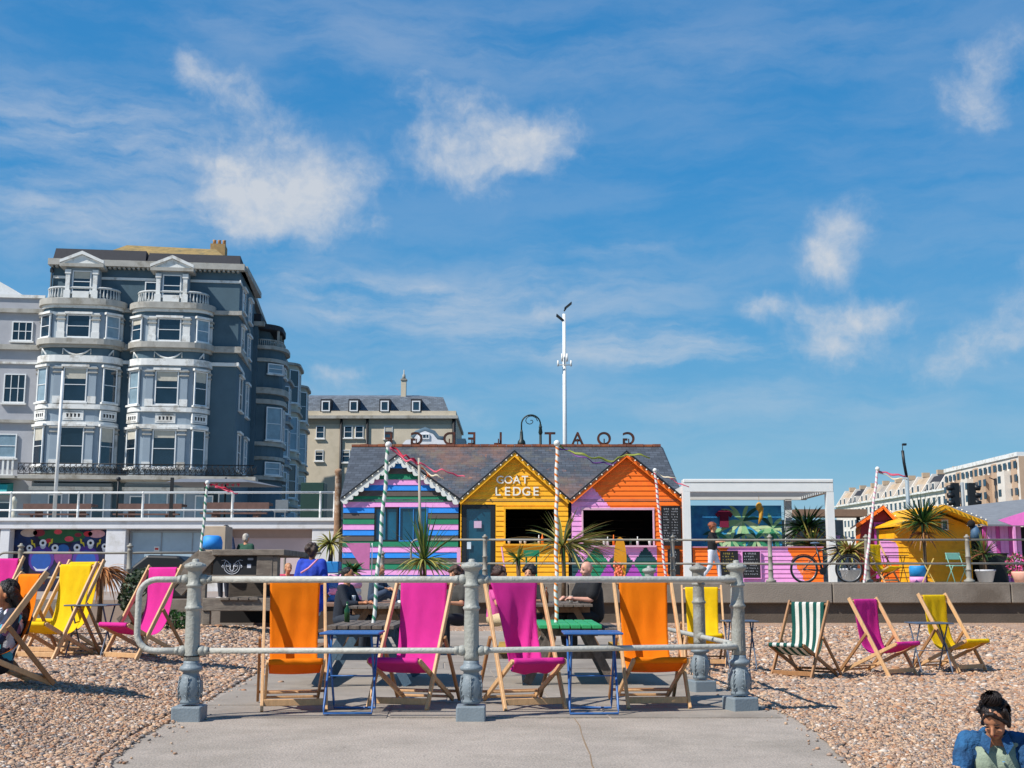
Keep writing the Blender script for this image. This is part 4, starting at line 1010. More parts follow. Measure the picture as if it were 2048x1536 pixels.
# ---------------------------------------------------------------- small huts on the right
def small_hut(label,Y,rot,pk,el,er,depth,colf,roofm,barge,over=.35,bh_=.14,opening=None,base=1.0,extra=None):
    t0=P(*pk,Y); fr=Fr((t0.x,Y,base),(math.cos(rot),math.sin(rot)))
    p=fr.pix(*pk); l=fr.pix(*el); r=fr.pix(*er)
    t=thing('beach_hut',label,'beach hut',(t0.x,Y,base))
    sl=(p[1]-l[1])/(p[0]-l[0]); sr=(p[1]-r[1])/(r[0]-p[0]); hw_l=(p[0]-l[0])-.14; hw_r=(r[0]-p[0])-.14
    poly=[(p[0]-hw_l,0),(p[0]+hw_r,0),(p[0]+hw_r,p[1]-.08-sr*hw_r),(p[0],p[1]-.08),(p[0]-hw_l,p[1]-.08-sl*hw_l)]
    boards(fr,poly,bh_,colf,[opening] if opening else [],b=-over).build('front_wall',None,t)
    m=MB(fr)
    for s,hw,ec in ((-1,hw_l,poly[4][1]),(1,hw_r,poly[2][1])):
        m.box(p[0]+s*hw-(.06 if s>0 else 0),p[0]+s*hw+(.06 if s<0 else 0),-depth-over,-over-.03,0,ec-.02)
    m.prism(poly,-depth-over-.05,-depth-over); m.build('side_wall',colf(0,.3,0),t)
    m=MB(fr)
    for e in (l,r): m.hexa([(e[0],0,e[1]),(p[0],0,p[1]),(p[0],-depth-over-.3,p[1]),(e[0],-depth-over-.3,e[1]),(e[0],0,e[1]+.05),(p[0],0,p[1]+.05),(p[0],-depth-over-.3,p[1]+.05),(e[0],-depth-over-.3,e[1]+.05)])
    m.build('roof',roofm,t)
    m=MB(fr)
    for k,e in enumerate((l,r)): m.prism([(p[0],p[1]+.055),(e[0],e[1]+.055),(e[0],e[1]-.07),(p[0],p[1]-.07)],.002+.002*k,.03+.002*k)
    m.build('barge_boards',barge,t)
    lt=[fr.pt(l[0],.05,l[1]+.08),fr.pt(p[0],.05,p[1]+.09),fr.pt(r[0],.05,r[1]+.08)]
    return t,fr,p,l,r,lt
t,fr,p,l,r,lt=small_hut('mustard yellow beach hut with bulbs on its gable','34 34'and 34.2,R(6),(1888,1013),(1800,1052),(1974,1047),2.2,lambda a,c,k:M_BYE,M_BYE,M_BYE,over=.75)  # overhang lengthened so that its shadow covers the front wall
win(t,fr,(p[0]+.22,p[0]+.42,1.48,1.78),-.72,M_WH,M_WGL,1,1,.03,.06)
lights('bulbs along the gable of the yellow beach hut',lt,18,lt[1])
t,fr,p,l,r,lt=small_hut('narrow orange and maroon beach hut behind the pink pole',35.6,R(-12),(1767,1014),(1712,1052),(1812,1062),2.0,lambda a,c,k:(M_BOR if c<1.2 and a>-.1 else mat('maroon_board','8c2a3a',.6,.1,6)),M_BBR,M_BOR,over=.3)
win(t,fr,(p[0]-.28,p[0]+.12,.1,1.75),-.28,M_BPU,glass('yellow_green_glass','6d7a2a',.3),1,1,.06,.07,'door')
lights('bulbs along the gable of the orange beach hut',lt,10,lt[1])
q=P(1790,1140,34.3); b=MB(); b.bar((q.x,34.3,1.0),(q.x+.1,34.6,2.0),.12,.05); 
pn=thing('painted_panel','orange and yellow painted board leaning between the small huts','board',(q.x,34.4,1.0))
fr=Fr((q.x,34.4,1.0)); boards(fr,[(-.35,0),(.45,0),(.45,1.05),(-.35,1.2)],.14,lambda a,c,k:(M_BYE if a>.2 else (M_BPK if c>.62 else M_BOR)),sub=1,da=.1).build('slats',None,pn)
# pink hut at the far right
fr=Fr((P(1968,1100,35.4).x,35.4,1.0),(1,.10)); pkh=thing('beach_hut','pink beach hut with grey felt roof at the right edge','beach hut',fr.pt(0,0,0))
m=MB(fr)
for k in range(26):
    if 9<=k<=12: continue
    a=k*.13; m.use(M_BPK if k%3 else pm('deep_pink_board','c94fa0')); m.box(a+.004,a+.126,-.05-.004*(k%2),0-.004*(k%2),0,1.62)
m.build('front_wall',None,pkh)
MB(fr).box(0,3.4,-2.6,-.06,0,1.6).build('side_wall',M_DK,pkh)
MB(fr).hexa([(-.1,.35,1.60),(3.5,.35,1.60),(3.5,-2.8,2.62),(-.1,-2.8,2.2),(-.1,.35,1.65),(3.5,.35,1.65),(3.5,-2.8,2.68),(-.1,-2.8,2.26)]).build('roof',mat('felt_grey','777b80',.9,.12,5,.3,60),pkh)
for a in (.75,1.15): MB(fr).box(a,a+.07,.28,.35,0,1.6).build('post',M_BPK,pkh)
fr2=Fr((P(2020,1100,34.6).x,34.6,1.0)); b=MB(fr2); b.prism([(-.3,1.75),(1.0,2.15),(1.0,1.6),(.1,1.6)],0,.03); tag(b.build('awning',pm('bright_pink','f07ac8')),'bright pink awning flap of the hut at the right edge','awning')
# black cupboard
b=MB(); q=P(2000,1160,34.2); b.box(q.x-.33,q.x+.25,34.2,34.8,.99,1.78); b.box(q.x-.36,q.x+.28,34.17,34.83,1.78,1.81); tag(b.build('black_cupboard',mat('black_box','0d0e10',.6,.2,4)),'black storage box before the pink hut','box')
# ---------------------------------------------------------------- things on the promenade
def tyre(par,x,y,z,r,h,m_): 
    prof=[(r*.62,0),(r*.9,0),(r,h*.25),(r*1.02,h*.5),(r,h*.75),(r*.9,h),(r*.62,h)]
    return MB().lathe(prof,(x,y,z),20).build('tyre',m_,par)
def tyres(label,px,Y,z,cols,r=.26):
    x=(px-1024)/F*Y; t=thing('tyre_planter',label,'planter',(x,Y,z)); 
    for k,c in enumerate(cols): tyre(t,x,Y,z+k*.155,r*(1-.04*(k%2)),.15,c)
    MB().lathe([(r*.6,len(cols)*.155-.05),(r*.6,len(cols)*.155-.03)],(x,Y,z),14).build('soil',mat('soil','2c2118',.95,.3,20),t); return x
M_LP=pm('light_pink_rubber','e6a3c8'); M_TB=pm('blue_rubber','2f78c0')
TX1=tyres('stack of pink and white painted tyres used as a planter',705,27.2,.58,[M_LP,M_WH,M_LP,M_LP])
TX2=tyres('taller stack of blue and pink tyres used as a planter',668,27.6,.58,[M_TB,M_LP,M_TB,M_LP],.25)
b=MB(); x=(665-1024)/F*27.6; b.box(x-.22,x+.22,27.38,27.82,1.22,1.48); tag(bev(b.build('blue_crate',pm('bright_blue_plastic','1f7fc4')),.02),'bright blue crate on top of the tall tyre stack','crate')
q=P(1241,1160,33.0); sf=thing('surfboard','yellow and orange surfboard standing upright before the orange hut','surfboard',(q.x,33.0,1.0))
fr=Fr((q.x,33.0,1.0)); pl=[]
for k in range(25):
    t_=k/24; w_=.17*math.sin(PI*min(.93,t_*.86+.07))**.6; pl.append((w_,1.22*t_ if t_<1 else 1.22))
pl=[(w_ if k<24 else .0,z) for k,(w_,z) in enumerate(pl)]
poly=[(w_,z) for w_,z in pl]+[(-w_,z) for w_,z in pl[::-1][1:]]
MB(fr).prism(poly,-.02,.035).build('board_body',mat('surf_yellow','d59018',.35,.15,3,c2='e86a3a',c2amt=.3),sf)
b=MB(fr); 
for k in range(26):
    x_=random.uniform(-.2,.12); z_=random.uniform(.0,.55); b.sphere((x_,.06,z_),(.035,.03,.045),6,4)
b.build('garland',mat('coral_petals','ef7a55',.7,.2,8),sf)
q=P(1006,1140,33.0); b=MB(); b.bar((q.x+.10,33,1.0),(q.x-.04,33.02,1.95),.09,.03); tag(b.build('pink_plank',M_LP),'pale pink plank leaning beside the yellow hut door','plank')
q=P(917,1165,33.6); b=MB(); b.box(q.x-.05,q.x+.05,33.6,33.66,1,1.95); tag(b.build('pink_post',M_LP),'thin pink post at the corner of the striped hut','post')
FE=Fr((0,31.5,1.0)); e_=rect(692,1086,744,1106,FE); es=thing('pink_table','pink folding table tipped on its side before the striped hut','table',FE.pt(e_[0],0,0))
MB(FE).hexa([(e_[0],0,e_[3]),(e_[1]-.05,0,e_[3]),(e_[1]-.05,.05,e_[2]-.42),(e_[0]+.45,.05,e_[2]-.4),(e_[0],.05,e_[3]),(e_[1]-.05,.05,e_[3]),(e_[1]-.05,.1,e_[2]-.42),(e_[0]+.45,.1,e_[2]-.4)]).build('table_top',pm('magenta_pink','c06a9c'),es)
MB(FE).tube([(e_[1],0,e_[3]),(e_[1],0,0)],.015,6).build('leg',M_PGW,es)
# cups on the counters
def cup(label,px,r_,col):
    a=FH.pix(px,1085)[0]; c=r_[2]; q=FH.pt(a,.06,c); o=MB().lathe([(.03,0),(.045,.12),(.045,.13)],q,10).build('cup',col); tag(o,label,'cup','cups on the hut counters')
for px,lb in ((1018,'pale cup at the left end of the yellow hut counter'),(1041,'white cup, left of the middle pair on the yellow counter'),(1050,'white cup, right of the middle pair on the yellow counter')): cup(lb,px,W2,M_WH)
for px,lb in ((1208,'small white cup in the middle of the pink counter'),(1299,'white cup at the right end of the pink counter')): cup(lb,px,W3,M_WH)
FG=Fr((0,33.5,1.0)); g_=rect(1047,1101,1078,1113,FG); tg=MB(FG); tg.box(g_[0],g_[1],0,.5,g_[2],g_[3]); tg.box(g_[0]+.05,g_[0]+.1,.1,.2,0,g_[2]); tg.box(g_[1]-.1,g_[1]-.05,.1,.2,0,g_[2]); tag(tg.build('green_shelf',M_BGR),'green shelf under the yellow hut hatch','shelf')
# bistro set between huts
q=P(1835,1160,32.6)
bistro('dark crossed leg table on the promenade before the orange hut',Vector((P(1795,1160,32).x,32.2,.985)),M_BLK,w=.6,h=.72,group=None)
dr=thing('barrel','blue and pink painted drum beside the mustard hut','barrel',(P(1838,1160,33).x,33,.985)); x=P(1836,1160,33).x
MB().lathe([(.21,0),(.215,.16)],(x,33,.985),18).build('pink_band',M_BPK,dr); MB().lathe([(.215,.162),(.22,.4),(.20,.46)],(x,33,.985),18).build('blue_band',pm('drum_blue','1f88c8'),dr)
def fold_chair(label,px,Y,m_,rz=0):
    x=(px-1024)/F*Y; t=thing('folding_chair',label,'folding chair',(x,Y,.985),rz)
    for s in (-.2,.2): MB().tube([(s,-.22,0),(s,.18,.80)],.012,6).build('leg',m_,t); MB().tube([(s,.2,0),(s,-.16,.45)],.012,6).build('leg',m_,t)
    bev(MB().box(-.2,.2,-.2,.2,.44,.465).build('seat',m_,t),.01); bev(MB().box(-.21,.21,.14,.17,.62,.80).build('backrest',m_,t),.01)
fold_chair('pale green metal folding chair before the mustard hut',1903,32.6,mat('mint_enamel','7ab0a0',.4,.05),R(12))
m=MB(); x0_=P(1845,1160,31.6).x; 
xt=thing('trestle','pale yellow crossed trestle legs on the promenade edge','trestle',(x0_,31.6,.985))
for s in (0,1): MB().bar((x0_+.0+s*.32,31.6+s*.03,1.0),(x0_+.32-s*.32,31.6+s*.03,1.62),.03,.02).build('leg',mat('pale_yellow_wood','d9b866',.7,.1),xt)

M_BOT=glass('bottle_glass','2a3a22',.15)
for k,(px,r_) in enumerate(((1070,W2),(1078,W2),(1085,W2),(1186,W3),(1216,W3),(1228,W3),(1262,W3),(1276,W3))):
    a=FH.pix(px,1085)[0]; q=FH.pt(a,-.12,r_[2]); h_=.22+.05*(k%3); o=MB().lathe([(.035,0),(.038,h_*.6),(.014,h_*.75),(.014,h_)],q,10).build('bottle',[M_BOT,M_WH,M_TC2 if False else M_BOR][k%3]); tag(o,'small bottle on the counter of a hut serving hatch','bottle','bottles on the hatch counters')
# ================================================================== arcade under the upper promenade
FA=Fr((0,44,1.0)); M_AW=mat('white_render','d8d8da',.8,.05,2,c2='b9b6b0',c2amt=.3,bump=.2,bscale=20)
UPZ=FA.pix(300,1040)[1]+1.0
struct(MB().box(-34,P(690,1040,44).x,44.02,130,-.5,UPZ-.05).build('upper_promenade',M_PAV))
struct(MB().box(P(690,1040,44).x,400,44.02,420,-.5,2.3).build('road',mat('road_asphalt','5a5a5c',.9,.1,3)))
arc=thing('arcade','long white rendered arcade wall with recessed bays below the upper promenade','wall',(-13,44,.6))
X=lambda px:FA.pix(px,1100)[0]; Z=lambda py:FA.pix(300,py)[1]
zb=Z(1059)
b=MB(FA); b.box(-26,X(685),-.0,.55,zb,Z(1040)); bev(b.build('beam',M_AW,arc),.02)
MB(FA).box(-26,X(685),-.02,.62,Z(1043),Z(1038)+.02).build('coping',mat('white_coping','e4e4e2',.7,.06,4),arc)
for (p0,p1) in ((10,29),(220,259),(452,464),(628,682)): bev(MB(FA).box(X(p0),X(p1),0,.5,-.4,zb).build('pillar',M_AW,arc),.015)
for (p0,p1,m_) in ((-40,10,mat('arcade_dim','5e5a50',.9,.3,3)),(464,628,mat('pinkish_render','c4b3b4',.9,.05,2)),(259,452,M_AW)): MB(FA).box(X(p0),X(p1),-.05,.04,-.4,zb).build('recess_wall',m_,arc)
MB(FA).box(X(464),X(628),.05,.1,Z(1076),zb).build('shutter_box',mat('shutter_brown','a08c84',.8,.05),arc)
win(arc,FA,(X(262),X(448),Z(1150),Z(1062)),.06,mat('frame_grey','8c959b',.6),mat('frosted_pane','9fb4c0',.35,.12,1.5),3,1,.06,.1)
MB(FA).box(X(310),X(321),.13,.14,Z(1103),Z(1093)).build('notice',M_WH,arc); MB(FA).box(X(312),X(319),.141,.144,Z(1100),Z(1096)).build('notice',pm('notice_red','c03a34'),arc)
# street art panel: cartoon-like shapes, eyes on stalks, bolts and smiles
ma=thing('mural_panel','colourful street art panel of eyes, bolts and smiles in the white arcade','mural',FA.pt(X(125),.1,-.4))
MB(FA).box(X(29),X(220),.06,.09,-.4,zb).build('panel',mat('mural_navy','12102e',.7,.4,1.8,c2='123f7a',c2amt=.6),ma)
D_={}
def blob(px,py,rx,ry,c,nm,layer,k=16,a0=0,a1=2*PI):
    x,z=FA.pix(px,py); sx=44/F; pl=[(x+rx*sx*math.cos(a0+(a1-a0)*i/k),z+ry*sx*math.sin(a0+(a1-a0)*i/k)) for i in range(k if a1-a0>6 else k+1)]
    MB(FA).prism(pl,.0901,.092+.0017*layer).build(nm,mat('mural_'+c,c,.7,.12,6),ma)
blob(125,1072,48,14,'1f5a3a','painted_leaves',1); 
for (x,y,r_) in ((80,1066,12),(118,1064,8),(140,1078,9),(158,1070,7),(100,1082,8),(178,1068,9)): blob(x,y,r_,r_*.6,random.choice(['b8243a','7a2034','d0485a']),'painted_flower',2)
blob(60,1066,17,8,'b9a9a0','painted_cloud',2); blob(195,1068,17,8,'c99aa4','painted_cloud',2)
for (x,y) in ((84,1118),(173,1118)):
    blob(x,y,26,26,'4b2a86','painted_body',2); blob(x,y+3,20,20,'1a4fa0','painted_body',3)
    MB(FA).prism([(FA.pix(px_,py_)) for px_,py_ in [(x-16,y+14),(x-8,y+20),(x+8,y+20),(x+16,y+14),(x+10,y+24),(x-10,y+24)]],.0901,.10).build('painted_smile',mat('mural_cfd0d8','cfd0d8',.7),ma)
blob(128,1112,18,18,'7d3a74','painted_body',2); blob(128,1098,12,9,'2a63a8','painted_body',3)
for (x,y,r_) in ((88,1086,7),(183,1086,7),(112,1096,7),(156,1095,7),(211,1093,6),(61,1096,6)):
    blob(x,y+5,r_*.8,r_,'b8bcc8','painted_stalk',3); blob(x,y,r_,r_,'dfe2e6','painted_eye',4); blob(x,y,r_*.42,r_*.42,'0c0c12','painted_pupil',5)
for (x,y,s) in ((68,1088,1),(104,1086,-1),(166,1086,1),(200,1087,-1)):
    pl=[FA.pix(x+s*dx,y+dy) for dx,dy in [(-4,-9),(0,-7),(0,-2),(4,-1),(5,9),(1,2),(-3,1)]]
    MB(FA).prism(pl,.0901,.101).build('painted_bolt',mat('mural_bolt','c9b52c',.7),ma)
# white railing on top
M_WR=mat('white_railing_paint','dcdcd8',.5,.05,5,c2='b0a79c',c2amt=.2)
wr=thing('railing','white painted railing along the edge of the upper promenade','railing',(-12,44.3,UPZ)); FB=Fr((0,44.3,UPZ))
Zb=lambda py:FB.pix(300,py)[1]
for px in (-90,22,157,286,465,641,669): MB().lathe([(.0,0),(.06,0),(.06,.04),(.045,.06),(.045,.30),(.055,.32),(.045,.34),(.042,.98),(.055,.99),(.055,1.05),(.0,1.07)],(FB.pix(px,1000)[0],44.3,UPZ),10).build('post',M_WR,wr)
for py in (986,1021): MB().tube([(-26,44.3,UPZ+Zb(py)),(FB.pix(678,1000)[0],44.3,UPZ+Zb(py)+.02)],.042 if py==986 else .034,8).build('rail',M_WR,wr)
# picnic style benches on the upper promenade
M_BR=mat('brown_bench_wood','6a5048',.85,.2,4)
def uptable(label,p0,p1,Y=49):
    x0_=(p0-1024)/F*Y; x1_=(p1-1024)/F*Y; t=thing('terrace_table',label,'table',((x0_+x1_)/2,Y,UPZ),None,'long brown tables on the upper promenade')
    bev(MB().box(x0_,x1_,Y,Y+.8,UPZ+.80,UPZ+.90).build('table_top',M_BR,t),.01); MB().box(x0_,x1_,Y-.45,Y-.2,UPZ+.42,UPZ+.48).build('bench',M_BR,t); MB().box(x0_+.001,x1_,Y-.002,Y-.03,UPZ+.62,UPZ+.90).build('fascia',M_BR,t)
    for x in (x0_+.5,x1_-.5): MB().box(x-.05,x+.05,Y+.1,Y+.7,UPZ,UPZ+.8).build('leg',M_BR,t); MB().box(x-.05,x+.05,Y-.4,Y-.3,UPZ,UPZ+.42).build('leg',M_BR,t)
uptable('long brown terrace table left of the flagpole foot',50,186); uptable('long brown terrace table in the middle of the upper promenade',236,366); uptable('long brown terrace table under the red and white parasol',408,540,48.2)
# flagpole
q=P(108,1040,45.0); q.z=UPZ; b=MB().tube([q,q+Vector((0,0,P(127,742,45).z-UPZ))],[.075,.05],12); fp=b.build('flagpole',M_WR); tag(fp,'tall white flagpole in front of the blue grey building','flagpole')
# parasol, bollards, bits
px_=thing('parasol','grey edged parasol with red and white underside on the upper promenade','parasol',(P(450,1000,50).x,50,UPZ))
c=px_.location; zt2=P(440,955,50).z-UPZ; hw=2.1
b=MB(); b.hexa([(c.x-hw,48.6,UPZ+zt2-.3),(c.x+hw*.6,48.6,UPZ+zt2-.3),(c.x+hw,51.4,UPZ+zt2-.3),(c.x-hw,51.4,UPZ+zt2-.3),(c.x-hw*.8,49.2,UPZ+zt2-.12),(c.x+hw*.4,49.2,UPZ+zt2-.12),(c.x+hw*.6,51,UPZ+zt2-.12),(c.x-hw*.8,51,UPZ+zt2-.12)]); b.build('canopy',mat('parasol_grey','6b6f76',.7),px_)
MB().tube([c,c+Vector((0,0,zt2))],.04,8).build('pole',M_DFR,px_)
b=MB()
for k in range(7): b.prism([(c.x-.6+k*.22,UPZ+zt2-.34-.05*(k%2)),(c.x-.45+k*.22,UPZ+zt2-.34),(c.x-.5+k*.22,UPZ+zt2-.48)],48.8,48.82)
b.build('valance',pm('parasol_red','c33a4c'),px_)
def bollard(label,px,Y): b=MB().lathe([(.14,0),(.14,.3),(.11,.33),(.10,.75),(.12,.78),(.11,.88),(.04,.98),(.0,1.0)],(P(px,1000,Y).x,Y,UPZ),12); tag(b.build('bollard',mat('cream_paint','cfc9b4',.6,.1)),label,'bollard')
bollard('cream bollard with a yellow base behind the white railing',28,46)
b=MB(); x=P(342,1000,46).x; b.box(x-.06,x+.06,46,46.1,UPZ,UPZ+P(342,955,46).z-UPZ); tag(b.build('black_post',M_BLK),'square black post behind the white railing','post')
b=MB(); x=P(235,1000,47).x; b.tube([(x,47,UPZ),(x,47,P(235,955,47).z)],.04,8); b.sphere((x,47,P(235,958,47).z),.09); tag(b.build('black_bollard_lamp',M_BLK),'slim black iron post with ball top on the upper promenade','post')
r0=P(602,965,50); r1=P(646,1037,50); b=MB().box(r0.x,r1.x,50,51,UPZ,r0.z); tag(bev(b.build('green_cabinet',mat('dark_green_cabinet','12382f',.6,.1,4)),.02),'dark green cabinet at the end of the upper promenade','cabinet')
b=MB(); x=P(560,1015,47).x; b.box(x-.25,x+.25,47,47.4,UPZ+.45,UPZ+.5); b.box(x-.25,x+.25,47.35,47.4,UPZ+.5,UPZ+.95); b.box(x-.22,x-.18,47,47.04,UPZ,UPZ+.45); b.box(x+.18,x+.22,47,47.04,UPZ,UPZ+.45); tag(b.build('metal_chair',mat('pewter','70767a',.5)),'small grey chair standing alone on the upper promenade','chair')
# rusty post where the railing meets the cafe
b=MB().lathe([(.16,0),(.16,.1),(.13,.15),(.12,2.3),(.15,2.35),(.14,2.45),(.0,2.5)],(P(676,1000,43).x,43,UPZ-.7),12); tag(b.build('brown_post',mat('peeling_post','8a6a50',.9,.4,5,c2='cfc2b0',c2amt=.5)),'peeling brown and white post at the corner of the cafe','post')
# ================================================================== buildings
def wallm(n,c,**k): return mat(n,c,.85,.09,.7,.15,10,**k)
M_BG=wallm('bluegrey_stucco','4d6470',c2='415762',c2amt=.5); M_BGL=wallm('pale_bluegrey_stucco','8f9da8'); M_TR=mat('white_trim','e0e0dc',.8,.08,3,c2='a39c90',c2amt=.45); M_TRG=mat('grey_trim','a9a69e',.85,.14,2,c2='7d7668',c2amt=.5); M_SASH=mat('white_sash','e0e2e2',.5,.04); M_ROOFD=mat('dark_slate_band','2b2c32',.8,.15,5,.3,20); M_OCH=mat('lichen_roof','98804f',.95,.3,4,.4,12,c2='75694a',c2amt=.6)
M_G1=glass('window_glass_a','152431',.05); M_G2=glass('window_glass_b','1d3647',.07); M_G3=mat('net_curtain_glass','7f96a3',.15,.2,2)
UPG=UPZ-.05
class BF(Fr): pass
def foot(ac,half,dep,off,n=7):
    fw=half-dep*1.0; rx=half-fw+off; ry=dep+off; L1=[]
    for k in range(n): t=PI/2*k/(n-1); L1.append((ac-fw-rx*math.cos(t),ry*math.sin(t)))
    return [(ac-half-off,-.05)]+L1+[(2*ac-a_,b_) for a_,b_ in L1[::-1]]+[(ac+half+off,-.05)]
def bowbay(par,fr,ac,half,dep,floors,bands,wall,trim,z0,z1,name='bay'):
    m=MB(fr).prism(foot(ac,half,dep,0),z0,z1,'ab'); bay=m.build(name,wall,par)
    for (c0,c1,off,mm) in bands: MB(fr).prism(foot(ac,half,dep,off),c0,c1,'ab').build('cornice',mm,bay)
    return bay
def win2(par,fr,a0,a1,c0,c1,b=0.0,glassm=None,nx=1,ny=2,mf=None,sill=True,name='window',head=False):
    o=win(par,fr,(a0,a1,c0,c1),b,mf or M_SASH,glassm or M_G1,nx,ny,.07,.09,name)
    if ny==2 and random.random()<.4 and glassm is not M_G3: MB(fr).box(a0+.1,a1-.1,b+.045,b+.052,c0+(c1-c0)*random.uniform(.55,.8),c1-.08).build('blind',mat('window_blind','b9b4a6',.8,.1,4),o)
    if sill: MB(fr).box(a0-.1,a1+.1,b,b+.2,c0-.12,c0-.01).build('sill',M_TR,o)
    if head: MB(fr).box(a0-.12,a1+.12,b,b+.22,c1+.02,c1+.16).build('head_moulding',M_TR,o)
    return o
FG1=Fr(P(84,900,75),(math.cos(R(7)),math.sin(R(7)))); FG1.o.z=UPG
f=FG1; XP=lambda px,py=700:f.pix(px,py)[0]; ZP=lambda py,px=165:f.pix(px,py)[1]
Wd=f.pix(475,700)[0]
gh=thing('townhouse','tall blue grey Victorian building with two rounded white trimmed bays','building',f.o.copy())
ztop=ZP(520,260)
MB(f).box(0,Wd,-18,0,0,ztop).build('wall',M_BG,gh)
# cornice and roof
MB(f).box(-.25,Wd+.3,-18,.45,ztop-.55,ztop-.15).build('main_cornice',M_TRG,gh)
m=MB(f)
for k in range(40): a=-.1+k*(Wd+.2)/40; m.box(a,a+.14,.02,.35,ztop-.68,ztop-.552)
m.build('dentils',M_TRG,gh)
zr=ZP(500,260); m=MB(f); 
for (a0,a1,dz) in ((0,Wd*.49,0),(Wd*.49+.1,Wd,-.12)):
    m.hexa([(a0,.25,ztop-.15),(a1,.25,ztop-.15),(a1,-17,ztop-.15),(a0,-17,ztop-.15),(a0+.05,-.15,zr+dz),(a1-.05,-.15,zr+dz),(a1-.05,-17,zr+dz),(a0+.05,-17,zr+dz)])
m.build('mansard',M_ROOFD,gh)
m=MB(f); m.hexa([(2.2,-.9,zr-.3),(Wd-.8,-.9,zr-.3),(Wd-.8,-14,zr-.3),(2.2,-14,zr-.3),(3.6,-4.5,zr+1.55),(Wd-2.2,-4.5,zr+1.45),(Wd-2.2,-10,zr+1.45),(3.6,-10,zr+1.55)]); m.build('roof',M_OCH,gh)
m=MB(f); m.box(Wd-2.6,Wd-1.6,-6,-4.6,zr,zr+1.9); ch=m.build('chimney',mat('chimney_brick','a98a5c',.9,.2,4),gh)
for k in range(3): MB(f).lathe([(.13,0),(.11,.35),(.13,.4)],(Wd-2.4+k*.33,-5.2,zr+1.9),10).build('chimney_pot',mat('pot_clay','b98a5c',.9,.15),ch)
